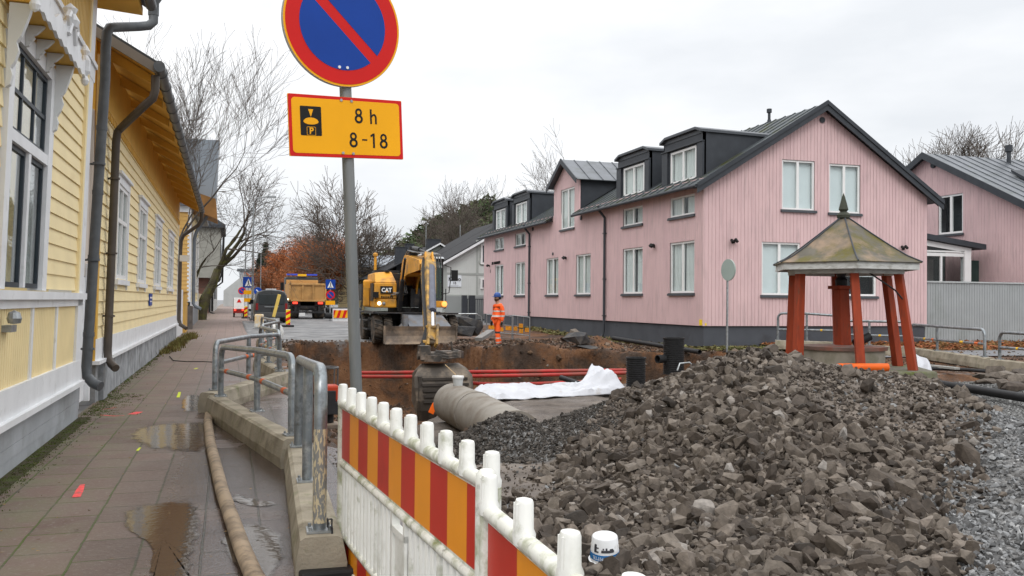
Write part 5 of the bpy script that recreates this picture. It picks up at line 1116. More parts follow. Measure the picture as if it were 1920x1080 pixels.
b = MB(); b.prism([MCT(-.05, -.075, .046), MCT(.07, -.075, .046), MCT(.01, -.02, .045)], (0, -.002, 0)); b.build('badge_triangle', M_['yellow'], hs, local=True)
b = MB()
for k in range(6): b.box(-1.18+.08*k, -1.13+.08*k, -1.262, -1.24, 1.71, 1.79)
U(b, 'fleet_number', M_['ink'], hs)
mb = MB(); mb.lathe([(0, -1.30), (.07, -1.29), (.075, -1.24), (0, -1.22)], (-1.25, 0, 1.51), 12, 'y'); U(mb, 'headlight', M_['lampw'], hs)
mb = MB(); mb.lathe([(0, -1.30), (.06, -1.29), (.065, -1.24), (0, -1.22)], (-1.08, 0, 1.51), 12, 'y'); U(mb, 'headlight', M_['galv'], hs)
mb = MB(); mb.lathe([(0, -1.33), (.10, -1.31), (.11, -1.22), (0, -1.2)], (1.30, 0, 1.50), 12, 'y'); U(mb, 'headlight', emis('lit_orange_lamp', (1, .35, .08), 1.5))
mb = MB(); mb.box(-1.52, -1.30, -1.5, -1.3, 1.72, 1.95); mb.tube([(-1.4, -1.3, 1.7), (-1.42, -1.42, 1.75)], .02, 6); U(mb, 'mirror', M_['ink'])
mb = MB(); mb.tube([(-1.2, .9, 2.7), (-1.2, .9, 3.45)], .055, 8); mb.lathe([(.05, 0), (.10, .03), (.10, .12), (.04, .16), (0, .16)], (-1.2, .9, 3.42), 10); U(mb, 'exhaust_stack', M_['cat'])
# cab
mb = MB(); x0, x1, ya, yb, z0, z1 = .36, 1.30, -1.05, .75, 1.36, 3.2
for x in (x0, x1-.07):
    mb.hexa([(x, ya, z0), (x+.07, ya, z0), (x+.07, ya+.08, z0), (x, ya+.08, z0), (x, ya+.12, z1), (x+.07, ya+.12, z1), (x+.07, ya+.2, z1), (x, ya+.2, z1)]); mb.box(x, x+.07, yb-.1, yb, z0, z1); mb.box(x, x+.07, -.15, -.07, z0, z1)
    mb.box(x+.002, x+.068, ya+.05, yb-.02, z0, 1.75)
mb.box(x0, x1, ya-.02, ya+.10, z0, 1.62); mb.box(x0-.02, x1+.02, ya+.08, yb+.03, z1-.0, z1+.10); mb.box(x0, x1, yb-.08, yb, z0, z1)
cb = U(mb, 'cab', M_['ink'], bevel=.015)
mb = MB(); mb.hexa([(x0-.02, ya+.0, z1+.1), (x1+.02, ya+.0, z1+.1), (x1+.02, yb, z1+.1), (x0-.02, yb, z1+.1), (x0+.02, ya+.06, z1+.17), (x1-.02, ya+.06, z1+.17), (x1-.02, yb, z1+.17), (x0+.02, yb, z1+.17)]); U(mb, 'cab_roof', mat('pale_cab_roof', (.45, .47, .48), .4, .1, 2), cb)
mb = MB(); mb.hexa([(x0+.07, ya+.02, 1.63), (x1-.07, ya+.02, 1.63), (x1-.07, ya+.03, 1.63), (x0+.07, ya+.03, 1.63), (x0+.07, ya+.15, z1), (x1-.07, ya+.15, z1), (x1-.07, ya+.16, z1), (x0+.07, ya+.16, z1)])
mb.box(x0+.02, x0+.03, ya+.2, yb-.1, 1.75, z1); mb.box(x1-.03, x1-.02, ya+.2, yb-.1, 1.75, z1); U(mb, 'pane', glass_mat('cab_glass', (.45, .62, .55), 1.5, .03), cb)
mb = MB(); mb.box(.6, 1.1, .0, .15, 1.9, 2.7); mb.box(.6, 1.1, -.4, .1, 1.75, 1.92); mb.box(.45, .6, -.6, .1, 1.7, 2.0); U(mb, 'seat', mat('dark_green_seat', (.03, .06, .04), .7, .2, 3), cb)
mb = MB(); mb.tube([(1.3, -.95, 1.9), (1.52, -1.05, 1.95), (1.56, -1.08, 2.4), (1.58, -1.08, 2.95), (1.35, -.9, 3.05)], .02, 6); mb.box(1.60, 1.86, -1.12, -1.05, 2.42, 2.85); U(mb, 'mirror', M_['ink'], cb, bevel=.02)
mb = MB(); mb.lathe([(.09, 0), (.10, .05), (.09, .14), (.04, .18), (0, .18)], (.3, -.1, 3.28), 12); mb.cyl((.3, -.1, 3.0), (.3, -.1, 3.3), .03, 6); U(mb, 'beacon', mat('orange_beacon', (.9, .32, .02), .2, .05, 1), cb)
mb = MB(); mb.tube([(1.33, -.9, 1.3), (1.36, -1.2, 1.35), (1.36, -1.2, 2.1)], .018, 6); mb.tube([(-1.6, -1.0, 1.4), (-1.62, -1.0, 2.1)], .015, 6); U(mb, 'handrail', M_['ink'], cb)
# boom: two plate cheeks with a hollow belly
mb = MB(); bx0, bx1 = -.34, .26
side = [(-.35, 1.35), (.15, 1.45), (-.25, 2.4), (-.95, 3.15), (-1.6, 3.38), (-2.2, 3.34), (-5.4, 3.02), (-5.55, 2.88), (-5.4, 2.68), (-2.6, 2.62), (-1.75, 2.55), (-1.25, 2.25), (-.8, 1.6)]
for x in (bx0, bx1-.06): mb.prism([(x, y, z) for y, z in side], (.06, 0, 0))
top = side[1:8]; bot = [side[0], side[12], side[11], side[10], side[9], side[8]]
for q in (top,):
    for (ya_, za), (yb_, zb) in zip(q, q[1:]): mb.hexa([(bx0+.06, ya_, za-.05), (bx1-.06, ya_, za-.05), (bx1-.06, yb_, zb-.05), (bx0+.06, yb_, zb-.05), (bx0+.06, ya_, za-.01), (bx1-.06, ya_, za-.01), (bx1-.06, yb_, zb-.01), (bx0+.06, yb_, zb-.01)])
(ya_, za), (yb_, zb) = bot[3], bot[4]; mb.hexa([(bx0+.06, ya_, za), (bx1-.06, ya_, za), (bx1-.06, yb_, zb), (bx0+.06, yb_, zb), (bx0+.06, ya_, za+.05), (bx1-.06, ya_, za+.05), (bx1-.06, yb_, zb+.05), (bx0+.06, yb_, zb+.05)])
boom = U(mb, 'boom', M_['cat'])
mb = MB()
for x in (-.46, .36): mb.cyl((x, -1.2, 1.25), (x, -2.0, 2.4), .085, 10); mb.cyl((x, -2.0, 2.4), (x, -2.7, 3.2), .045, 10)
mb.cyl((-.04, -1.9, 3.62), (-.04, -3.6, 3.48), .10, 12); mb.cyl((-.04, -3.6, 3.48), (-.04, -5.2, 3.28), .05, 10); mb.box(-.2, .12, -1.95, -1.75, 3.3, 3.68)
U(mb, 'boom_cylinder', M_['iron'], boom)
mb = MB(); rg = random.Random(2)
for k in range(7):
    x = -.28+.085*k; mb.tube([(x, .0, 1.9), (x, -.4, 2.8), (x+rg.uniform(-.02, .02), -1.1, 3.36+.03*k % .1), (x+.02, -1.9, 3.55), (x, -3.2, 3.42), (x+.05, -5.0, 3.30), (x+.1, -5.75, 3.2), (x+.12, -5.95, 2.75)], .022, 6)
for k in range(5): mb.tube([(-.7+.1*k, -.9, 1.4), (-.8+.1*k, -1.3, 1.75+rg.uniform(0, .3)), (-.5+.08*k, -1.35, 1.9), (-.3, -.9, 2.5+.1*k)], .025, 6)
U(mb, 'hydraulic_hose', mat('hose_rubber', (.05, .05, .05), .4, .3, 5, c2=(.3, .3, .3), amt=.4, scale2=2), boom)
mb = MB(); mb.box(-.75, -.35, -1.1, .0, 1.36, 2.0); mb.box(.0, .36, -1.0, .0, 1.36, 2.1); mb.cyl((-.5, -.5, 1.9), (.3, -.5, 1.9), .1, 10); mb.box(-.6, .36, -.2, .2, 1.36, 2.5); U(mb, 'boom_foot', M_['iron'])
# stick: hangs down towards the bucket. local points from the picture
def LC(px, py, d): p = PD(px, py, d)-Vector(EXr); return p
T0 = LC(803, 489, 29.6); T1 = LC(806, 642, 24.4)
ax = (T1-T0).normalized(); mb = MB()
up_ = Vector((0, -1, 0))
st = [(-.10, .22, .16), (.0, .34, .36), (.12, .34, .42), (.5, .30, .34), (1.0, .24, .24)]
pts = [(T0+(T1-T0)*t, a, b) for t, a, b in st]
for (p, a, b), (q, a1, b1) in zip(pts, pts[1:]): mb.bar(p, q, a, b, up=(0, -.3, 1) if False else (1, 0, 0) and (0, -1, 0), a1=a1, b1=b1)
stick = mb.build('stick', M_['catd'], ex, local=True)
mb = MB(); off = Vector((.03, -.30, 0)); s0 = T0+(T1-T0)*.10+off; s1 = T0+(T1-T0)*.66+off*1.0; s2 = T0+(T1-T0)*.84+off
for dx in (-.13, .10): mb.bar(T0+Vector((dx, -.05, .22)), s0+Vector((dx, .08, -.3)), .05, .22, up=(0, -1, 0))
mb.build('stick_ears', M_['cat'], stick, local=True)
mb = MB(); mb.cyl(s0, s1, .115, 12); mb.build('bucket_cylinder', mat('blue_grey_cylinder', (.075, .08, .11), .4, .2, 3), stick, local=True)
mb = MB(); mb.cyl(s1, s2, .05, 10); mb.build('piston_rod', M_['chrome'], stick, local=True)
mb = MB(); e = s2
for dx in (-.12, .12): mb.bar(e+Vector((dx, 0, .05)), T1+Vector((dx, -.22, -.08)), .06, .14, up=(0, -1, 0)); mb.bar(e+Vector((dx, 0, .02)), T0+(T1-T0)*.86+Vector((dx, .02, 0)), .05, .14, up=(0, -1, 0))
mb.cyl(e+Vector((-.2, 0, 0)), e+Vector((.2, 0, 0)), .06, 10); mb.cyl(T1+Vector((-.2, 0, 0)), T1+Vector((.2, 0, 0)), .07, 10); mb.build('bucket_link', M_['catd'], stick, local=True)
mb = MB(); rg = random.Random(9)
for k in range(5):
    x = -.2+.02*k; w_ = [T0+Vector((x, -.1, .1)), T0+(T1-T0)*.2+Vector((x-.05, -.2, 0)), T0+(T1-T0)*.55+Vector((x-.04+rg.uniform(-.04, .04), -.24, 0)), T0+(T1-T0)*.85+Vector((x+.02, -.28, 0)), T1+Vector((x-.1, -.2, -.12))]; mb.tube(w_, .02, 5)
mb.build('hydraulic_hose', M_['black'], stick, local=True)
# tilt head and bucket (the bucket's back is towards the viewer)
B0 = PD(827, 681, 23.2); bl = B0-Vector(EXr)
mb = MB(); h = bl+Vector((-.20, 0, .20))
mb.cyl(h+Vector((0, 0, -.14)), h+Vector((0, 0, .02)), .34, 14); mb.cyl(h+Vector((-.42, 0, -.0)), h+Vector((.36, 0, -.0)), .11, 10); mb.box(h.x-.38, h.x-.12, h.y-.2, h.y+.2, h.z-.1, h.z+.26); mb.box(h.x+.15, h.x+.62, h.y-.15, h.y+.2, h.z+.02, h.z+.12); mb.tube([h+Vector((.5, 0, .1)), h+Vector((.46, 0, .36))], .03, 6)
for k in range(5):
    z = .0+.035*k; mb.tube([h+Vector((0, -.22, z)), h+Vector((.3, -.34, z+.02*(k % 2)-.06)), h+Vector((.62, -.3, z-.02)), h+Vector((.75, -.1, z-.05)), h+Vector((.55, .1, z))], .028, 6)
mb.build('tilt_head', mat('greasy_tilt_head', (.05, .045, .04), .45, .4, 4, c2=(.24, .19, .15), amt=.42, scale2=4), ex, local=True)
rows = [(-.02, .44, .35), (.0, .46, .05), (-.10, .60, -.16), (-.28, .73, -.30), (-.55, .73, -.40), (-.85, .70, -.42), (-1.1, .67, -.36), (-1.35, .64, -.2)]
rows = [(z*1.06, w_*1.04, y) for z, w_, y in rows]
mb = MB(); V = []
for z, w_, y in rows: V += [(-w_, y, z), (-w_*.86, y-.05, z), (w_*.86, y-.05, z), (w_, y, z)]
n = len(rows); F = []
for i in range(n-1):
    for j in range(3): F.append((i*4+j, i*4+j+1, i*4+j+5, i*4+j+4))
k = len(V)
for z, w_, y in rows: V += [(-w_+.04, y+.10, z-.02), (-w_*.84, y+.0, z-.02), (w_*.84, y+.0, z-.02), (w_-.04, y+.10, z-.02)]
for i in range(n-1):
    for j in range(3): F.append((k+i*4+j, k+i*4+j+4, k+i*4+j+5, k+i*4+j+1))
mb.add(V, F)
for s in (-1, 1):
    pr = [(s*.45, .0, -.04), (s*.72, -.28, -.28), (s*.72, -.38, -.55), (s*.69, -.40, -.85), (s*.64, -.2, -1.35), (s*.66, .55, -1.0), (s*.60, .75, -.3), (s*.46, .45, -.05)]
    mb.prism(pr, (-.04*s, 0, 0))
mb.v = [tuple(Vector(p)+bl) for p in mb.v]; bk = mb.build('bucket', mat('dark_bucket_steel', (.075, .063, .052), .5, .25, 2, c2=(.25, .20, .15), amt=.43, scale2=1.8, bump=.003), ex, local=True)
mb = MB()
for z, y, w_ in ((-.36, -.40, .60), (-.50, -.46, .62), (-.64, -.48, .60), (-.78, -.49, .58), (-.92, -.47, .57)): mb.box(bl.x-w_+.03, bl.x+w_+.0, bl.y+y-.03, bl.y+y+.06, bl.z+z-.045, bl.z+z+.02)
mb.box(bl.x-.68, bl.x-.60, bl.y-.45, bl.y-.35, bl.z-.95, bl.z-.3); mb.build('wear_strip', mat('dark_wet_steel', (.05, .043, .037), .5, .3, 3), bk, local=True)

# ================================================================== tipper truck
tp = PD(577, 597, 64); tz = float(gz(tp.x, tp.y)); tk = thing('tipper_truck', (tp.x, tp.y, tz), 'yellow tipper truck seen from behind with a blue beacon bar, tail lamps lit', 'truck')
def lb(parent, name, m, *boxes, bevel=0):
    mb = MB()
    for b in boxes: mb.box(*b)
    return mb.build(name, m, parent, local=True, bevel=bevel)
tipm = mat('tipper_yellow', (.50, .28, .10), .5, .12, 2, c2=(.32, .18, .07), amt=.35, scale2=1.5)
bd = lb(tk, 'tipper_body', tipm, (-1.25, 1.25, .12, .18, 1.32, 2.42), (-1.3, -1.18, 0, 5.5, 1.25, 2.55), (1.18, 1.3, 0, 5.5, 1.25, 2.55), (-1.3, 1.3, 0, .12, 1.25, 1.38), (-1.3, 1.3, 0, .12, 2.42, 2.55), (-.42, -.3, 0, .12, 1.38, 2.42), (.3, .42, 0, .12, 1.38, 2.42), (-1.18, 1.18, .2, 5.5, 1.25, 1.35), (-1.2, 1.2, 5.4, 5.5, 1.3, 2.9), bevel=.02)
lb(tk, 'chassis', M_['iron'], (-.5, .5, .3, 7.5, .75, 1.2), (-1.2, 1.2, .1, .3, .42, .56), (-1.15, 1.15, .3, .5, .95, 1.2), (-.9, -.75, .2, .4, .5, 1.2), (.75, .9, .2, .4, .5, 1.2), (-1.25, -.45, 1.0, 3.6, 1.06, 1.12), (.45, 1.25, 1.0, 3.6, 1.06, 1.12), (-.7, .7, .4, .7, .6, .95))
for y in (1.3, 2.6): 
    for s in (-1, 1): wheel(tk, min(s*.55, s*1.25), max(s*.55, s*1.25), y, .52, tread=False)
lb(tk, 'cab', mat('dark_truck_cab', (.05, .055, .06), .35, .1, 1), (-1.22, 1.22, 5.8, 8, 1.0, 3.15), bevel=.1)
lb(tk, 'beacon_bar', mat('blue_beacon', (.05, .09, .6), .2, .05, 1), (-1.15, 0-.35, 5.7, 6.0, 3.26, 3.38), (.35, 1.15, 5.7, 6.0, 3.26, 3.38)); lb(tk, 'beacon_centre', mat('amber_panel', (.85, .5, .03), .3, .05, 1), (-.33, .33, 5.68, 6.0, 3.2, 3.36))
lb(tk, 'licence_plate', M_['whiteclean'], (-.6, -.18, .06, .08, .22, .44))
for s in (-1, 1): lb(tk, 'tail_lamp', M_['lampr'], (min(s*.72, s*1.05), max(s*.72, s*1.05), .02, .1, 1.08, 1.22))
lb(tk, 'marker_lamp', M_['lampw'], (-1.42, -1.34, .1, .2, 1.35, 1.45)); lb(tk, 'mirror', M_['ink'], (-1.6, -1.35, 6, 6.1, 2.1, 2.7), (1.35, 1.6, 6, 6.1, 2.1, 2.7))
# ================================================================== dark van
vp = PD(509, 601, 52.5); vn_ = thing('parked_van', (vp.x, vp.y, float(gz(vp.x, vp.y))), 'dark grey van parked at the kerb seen from behind, a yellow plank before it', 'van')
def body(prof, y0, y1, taper=.0):   # prof: half outline (x,z) bottom->top
    mb = MB(); n = len(prof); ring = [(x, z) for x, z in prof]+[(-x, z) for x, z in prof[::-1]]; k = len(ring); V = []
    for y, s, zt in ((y0, .95, .97), (y0+.12, 1, 1), (y1*.7+y0*.3, 1, 1), (y1-.05, .93, .75)): V += [(x*s, y, z*zt if z > .6 else z) for x, z in ring]
    F = [tuple(range(k)), tuple(range(3*k, 4*k))]
    for r_ in range(3): F += [(r_*k+i, r_*k+(i+1) % k, (r_+1)*k+(i+1) % k, (r_+1)*k+i) for i in range(k)]
    return mb.add(V, F)
b = body([(.80, .30), (.93, .35), (.96, .75), (.95, 1.05), (.86, 1.62), (.74, 1.84), (.45, 1.93), (0, 1.96)], 0, 4.9).build('body', mat('dark_grey_car_paint', (.06, .063, .066), .3, .08, 2), vn_, local=True, smooth=True)
lb(vn_, 'rear_window', mat('dark_tinted_glass', (.035, .042, .045), .08, .1, 1), (-.72, .72, -.03, .02, 1.08, 1.68), bevel=.03)
lb(vn_, 'bumper', mat('grey_bumper', (.09, .09, .09), .5, .1, 1), (-.93, .93, -.10, .1, .34, .62), bevel=.04); lb(vn_, 'door_seam', M_['ink'], (-.01, .01, -.012, .02, .62, 1.8)); lb(vn_, 'trim_bar', M_['galv'], (-.4, .4, -.06, .0, .92, .97))
for s in (-1, 1): lb(vn_, 'tail_lamp', mat('unlit_tail_lamp', (.25, .02, .02), .25, .1, 1) if s < 0 else bpy.data.materials['unlit_tail_lamp'], (min(s*.76, s*.9), max(s*.76, s*.9), -.02, .1, .75, 1.15))
for y in (.9, 3.9):
    for s in (-1, 1): wheel(vn_, min(s*.68, s*.92), max(s*.68, s*.92), y, .34, tread=False)
lb(vn_, 'roof_vent', M_['white'], (-.3, .3, 1, 1.5, 1.95, 2.02)); lb(vn_, 'mirror', M_['ink'], (-1.15, -.95, 3.4, 3.5, 1.1, 1.35), (.95, 1.15, 3.4, 3.5, 1.1, 1.35))
p0 = PD(513, 594, 46); p1 = PD(524, 552, 46); tag(MB().bar(p0, p1, .16, .05, up=(0, -1, 0)).build('plank', mat('yellow_plank', (.72, .52, .13), .6, .1, 2)), 'yellow painted plank leaning up in front of the dark van', 'plank')
# ================================================================== small white utility vehicle and cars beyond
up = PD(448, 585, 68); ut = thing('utility_vehicle', (up.x, up.y, float(gz(up.x, up.y))), 'small white box vehicle on the pavement with a red triangle on its back', 'utility vehicle')
lb(ut, 'box_body', M_['whiteclean'], (-.38, .38, 0, 1.6, .62, 1.48), bevel=.03); lb(ut, 'frame', mat('dark_red_frame', (.20, .015, .012), .5, .1, 2), (-.42, .42, -.05, 1.9, .32, .62)); lb(ut, 'cab', M_['dark'], (-.4, .4, 1.65, 2.6, .3, 1.5), bevel=.05)
mb = MB(); mb.prism([(-.17, -.02, 1.13), (.17, -.02, 1.13), (0, -.02, 1.42)], (0, .015, 0)); mb.build('warning_triangle', M_['red'], ut, local=True)
for s in (-1, 1):
    lb(ut, 'tail_lamp', M_['lampr'], (s*.28-.07, s*.28+.07, -.08, -.04, .50, .62)); wheel(ut, min(s*.28, s*.42), max(s*.28, s*.42), .4, .17, tread=False)
for i, (px, d, c, lab) in enumerate(((477, 82, (.55, .57, .6), 'white car behind the street lamp at the end of the street'), (560, 90, (.4, .42, .45), 'grey car glimpsed beyond the tipper truck'))):
    q = PD(px, 590, d); cr_ = thing('car', (q.x, q.y, float(gz(q.x, q.y))), lab, 'car')
    body([(.72, .25), (.86, .35), (.88, .85), (.72, 1.38), (.5, 1.46), (0, 1.48)], 0, 4.2).build('body', mat('car_paint_%s' % ('white', 'grey')[i], c, .3, .05, 1), cr_, local=True, smooth=True)
    lb(cr_, 'windscreen', bpy.data.materials['dark_tinted_glass'], (-.62, .62, -.03, .02, .92, 1.30)); lb(cr_, 'bumper', M_['ink'], (-.8, .8, -.06, .05, .3, .5))
    for s in (-1, 1): lb(cr_, 'headlight', M_['galv'], (s*.68-.12, s*.68+.12, -.04, 0, .62, .75)); wheel(cr_, min(s*.62, s*.84), max(s*.62, s*.84), .8, .31, tread=False)
# ================================================================== signs and posts far down the street
def rsign(px, py_base, d, parts, lab, ph=3.2, back=False):
    q = PD(px, py_base, d); z0 = float(gz(q.x, q.y)); t = thing('road_sign', (q.x, q.y, z0), lab, 'road sign'); lb(t, 'pole', M_['galv'], (-.035, .035, 0, .07, 0, ph))
    for kind, z, s in parts:
        if kind == 'cross':
            b = lb(t, 'crossing_sign', M_['blue'], (-s/2, s/2, -.04, -.01, z, z+s)); mb = MB(); mb.prism([(-s*.32, -.05, z+s*.15), (s*.32, -.05, z+s*.15), (0, -.05, z+s*.85)], (0, .008, 0)); mb.build('symbol', M_['whiteclean'], b, local=True)
            mb = MB(); mb.tube([(0, -.06, z+s*.62), (0, -.06, z+s*.4)], s*.04, 6); mb.tube([(-s*.1, -.06, z+s*.18), (0, -.06, z+s*.42), (s*.1, -.06, z+s*.18)], s*.03, 6); mb.lathe([(0, -.02), (s*.06, 0), (0, .02)], (0, -.06, z+s*.70), 8); mb.build('symbol', M_['ink'], b, local=True)
        elif kind == 'nopark':
            mb = MB().lathe([(0, -.05), (s/2, -.05), (s/2, -.02), (0, -.02)], (0, 0, z+s/2), 20, 'y'); b = mb.build('round_sign', M_['red'], t, local=True)
            MB().lathe([(0, -.06), (s*.36, -.06), (s*.36, -.05), (0, -.05)], (0, 0, z+s/2), 20, 'y').build('symbol', M_['blue'], b, local=True)
            MB().bar((-s*.3, -.063, z+s*.8), (s*.3, -.063, z+s*.2), s*.09, .005, up=(0, -1, 0)).build('symbol', M_['red'], b, local=True)
        elif kind == 'yplate': lb(t, 'plate', M_['yellow'], (-s/2, s/2, -.04, -.01, z, z+s*.45))
        elif kind == 'blueback': MB().lathe([(0, -.03), (s/2, -.03), (s/2, 0), (0, 0)], (0, 0, z+s/2), 18, 'y').build('round_sign', M_['blue'], t, local=True)
        elif kind == 'keepright':
            b = MB().lathe([(0, -.03), (s/2, -.03), (s/2, 0), (0, 0)], (0, 0, z+s/2), 18, 'y').build('round_sign', M_['blue'], t, local=True); MB().bar((-s*.2, -.04, z+s*.7), (s*.2, -.04, z+s*.3), s*.12, .01, up=(0, -1, 0)).build('symbol', M_['whiteclean'], b, local=True)
        elif kind == 'warn': mb = MB(); mb.prism([(-s/2, -.04, z), (s/2, -.04, z), (0, -.04, z+s*.87)], (0, .02, 0)); b = mb.build('warning_sign', M_['orange'], t, local=True)
    return t
rsign(465, 590, 60, [('cross', 2.15, .72), ('yplate', 1.7, .6), ('yplate', 1.2, .55)], 'blue crossing sign over yellow plates beside the left street lamp', 2.95)
rsign(619, 590, 60, [('cross', 2.10, .64), ('nopark', 1.40, .62), ('yplate', 1.05, .62)], 'blue crossing sign over a no parking sign, right of the tipper truck', 2.8)
rsign(453, 590, 72, [('nopark', 1.75, .6)], 'small no parking sign above the white utility vehicle', 2.4)
rsign(483, 585, 80, [('keepright', 1.75, .7)], 'round blue arrow sign behind the dark van roof', 2.5)
rsign(530, 585, 76, [('warn', 1.5, .8)], 'orange warning triangle sign between van and tipper truck', 2.3)
rsign(537, 588, 70, [('blueback', 1.3, .35)], 'narrow white traffic sign left of the tipper truck', 1.7)
for px, pt, d, lab in ((473, 380, 58, 'tall grey street lamp post beside the left crossing sign'), (459, 425, 85, 'thin distant lamp post behind the left crossing sign'), (488, 470, 120, 'faint far lamp post beyond the dark van')):
    q = PD(px, 590, d); z0 = float(gz(q.x, q.y)); tp_ = PD(px+1, pt, d).z; t = thing('street_lamp', (q.x, q.y, z0), lab, 'street lamp', 'street lamps')
    mb = MB(); mb.tube([(q.x, q.y, z0), (q.x, q.y, z0+2), (q.x, q.y, tp_)], [.09, .07, .05], 8); mb.cyl((q.x, q.y, z0), (q.x, q.y, z0+.15), .2, 8); mb.build('pole', M_['galv'], t)
    mb = MB(); mb.tube([(q.x, q.y, tp_), (q.x+.15, q.y, tp_+.3), (q.x+.9, q.y, tp_+.45)], .04, 6); mb.box(q.x+.8, q.x+1.4, q.y-.12, q.y+.12, tp_+.38, tp_+.5); mb.build('lamp_head', M_['galv'], t)
# striped marker posts, plastic barriers
stripem = None
def stripes(mbR, mbY, M, u0, u1, v0, v1, sl, n, w0, w1):
    h = (v1-v0)/n
    for i in range(-3, n+3):
        a = v0+i*h; q = [(u0, a), (u1, a+sl), (u1, a+h+sl), (u0, a+h)]; q = [(u, min(v1, max(v0, v))) for u, v in q]
        if q[3][1]-q[0][1] < 1e-4 and q[2][1]-q[1][1] < 1e-4: continue
        (mbR if i % 2 else mbY).add([M(u, v, w_) for w_ in (w0, w1) for u, v in q], [(0, 1, 2, 3), (4, 5, 6, 7), (0, 1, 5, 4), (1, 2, 6, 5), (2, 3, 7, 6), (3, 0, 4, 7)])
for px, py, d, lab in ((540, 609, 46, 'red and yellow striped marker post behind the dark van'), (461, 588, 64, 'red and yellow marker post beside the left lamp post')):
    q = PD(px, py, d); z0 = float(gz(q.x, q.y)); t = thing('marker_post', (q.x, q.y, z0), lab, 'marker post', 'striped marker posts'); a, b = MB(), MB()
    stripes(a, b, lambda u, v, w: (u, -w, v), -.11, .11, .12, .88, .12, 5, .0, .02); a.build('stripe', M_['red'], t, local=True); b.build('stripe', mat('fluorescent_yellow_%d' % px, (.85, .62, .02), .4, .05, 1), t, local=True)
    lb(t, 'backing', M_['white'], (-.11, .11, .0, .03, .1, .9)); lb(t, 'foot', M_['black'], (-.3, .3, -.15, .15, 0, .1), bevel=.03)
q = PG(634, 598, .22); t = thing('pipe_stack', (q.x, q.y, .22), 'row of pale plastic barriers and dark pipes right of the tipper truck', 'pipes')
q = PD(622, 590, 66); 
for k in range(13):
    x = PD(608+2.3*k, 590, 66); t_ = tag(MB().tube([(x.x, x.y, .2), (x.x+.02, x.y, 1.0)], [.045, .035], 6).build('fence_upright', M_['white']), 'thin white upright in the row right of the tipper truck', 'fence upright', 'white uprights by the truck')
bpy.data.objects.remove(t)
q = PD(640, 590, 58); t = thing('striped_barrier', (q.x, q.y, .2), 'low barrier with red and orange stripes left of the sign pole base', 'barrier')
a, b = MB(), MB(); stripes(a, b, lambda u, v, w: (v, -w, u), .25, .75, -.5, .4, .15, 5, 0, .03); a.build('stripe', M_['red'], t, local=True); b.build('stripe', M_['yellow'], t, local=True)
lb(t, 'frame', M_['white'], (-.55, .5, .03, .08, .0, .85)); 
for x0_, d, lab in ((632, 60, 'black plastic pipe lying behind the striped barrier, lower one'), (634, 61, 'black plastic pipe lying behind the striped barrier, upper one')):
    q = PD(x0_, 580, d); z = .55+(.35 if d == 61 else 0); tag(MB().ring((q.x-.8, q.y, z), (q.x+1.6, q.y+.4, z), .2, .17).build('plastic_pipe', M_['black']), lab, 'pipe')
# big white bag and little barrier by the kerb
q = PD(522, 612, 36); 
mb = MB(); mb.lathe([(0, 0), (.28, .02), (.33, .25), (.26, .5), (.12, .62), (0, .64)], (q.x-.1, q.y, .0), 14); o = mb.build('rubble_bag', mat('white_woven_bag', (.62, .62, .6), .8, .15, 6, bump=.03, bscale=6), smooth=True); tag(o, 'white woven bag behind the far pavement railings', 'bag')
q = PD(486, 600, 44); t = thing('traffic_barrier', (q.x, q.y, .1), 'weathered white and yellow kerb barrier panel at the pavement edge', 'barrier')
lb(t, 'panel', mat('grimy_barrier', (.55, .55, .52), .6, .2, 3, c2=(.7, .42, .05), amt=.5, scale2=3), (-.22, .22, 0, .12, .1, .78), bevel=.06); lb(t, 'foot', M_['galv'], (-.3, .3, -.1, .25, -.05, .1))
# ================================================================== NO PARKING SIGN
SB, ST = PD(682, 1118, 5.72), PD(640, -48, 5.55)
sg = thing('parking_sign', SB, 'blue and red no parking sign over a yellow time plate on leaning pole', 'traffic sign')
mb = MB(); mb.tube([SB-(ST-SB).normalized()*.1, ST], .037, 20); mb.build('pole', mat('weathered_zinc_pole', (.19, .20, .20), .5, .18, 2, stretch=(6, 6, .5), metal=.45, c2=(.28, .28, .27), amt=.42, scale2=1.6, bump=.0008, bscale=80), sg, smooth=True)
aV = (ST-SB).normalized(); ph_ = R(15); uV = Vector((math.cos(ph_), math.sin(ph_), 0)); uV = (uV-aV*uV.dot(aV)).normalized(); nV = aV.cross(uV).normalized()
if nV.y > 0: nV = -nV
def onpole(px, py):   # the pole point seen at height py
    lo, hi = 0, 1
    best = min((abs(540-FPX*float(np.dot(np.array(SB.lerp(ST, t/400))-CC, UP)/np.dot(np.array(SB.lerp(ST, t/400))-CC, FW))-py), t) for t in range(-10, 401))[1]
    return SB.lerp(ST, best/400)
DC = onpole(0, 50)+nV*.055
def MD(u, v, w): p = DC+uV*(u-.024)+aV*v+nV*w; return (p.x, p.y, p.z)
def disc(M, r, w0, w1, r0=0, n=72, cu=0, cv=0):
    mb = MB()
    if r0: 
        V = [M(cu+q*math.cos(6.2832*i/n), cv+q*math.sin(6.2832*i/n), w_) for w_, q in ((w0, r), (w1, r), (w1, r0), (w0, r0)) for i in range(n)]
        return mb.add(V, [(a*n+i, a*n+(i+1) % n, ((a+1) % 4)*n+(i+1) % n, ((a+1) % 4)*n+i) for a in range(4) for i in range(n)])
    V = [M(cu+r*math.cos(6.2832*i/n), cv+r*math.sin(6.2832*i/n), w_) for w_ in (w0, w1) for i in range(n)]
    return mb.add(V, [tuple(range(n))[::-1], tuple(range(n, 2*n))]+[(i, (i+1) % n, (i+1) % n+n, i+n) for i in range(n)])
signback = mat('grey_sign_rim', (.40, .41, .42), .5, .05, 3)
RS = .378
rs_ = disc(MD, RS, -.028, 0).build('round_sign', signback, sg)
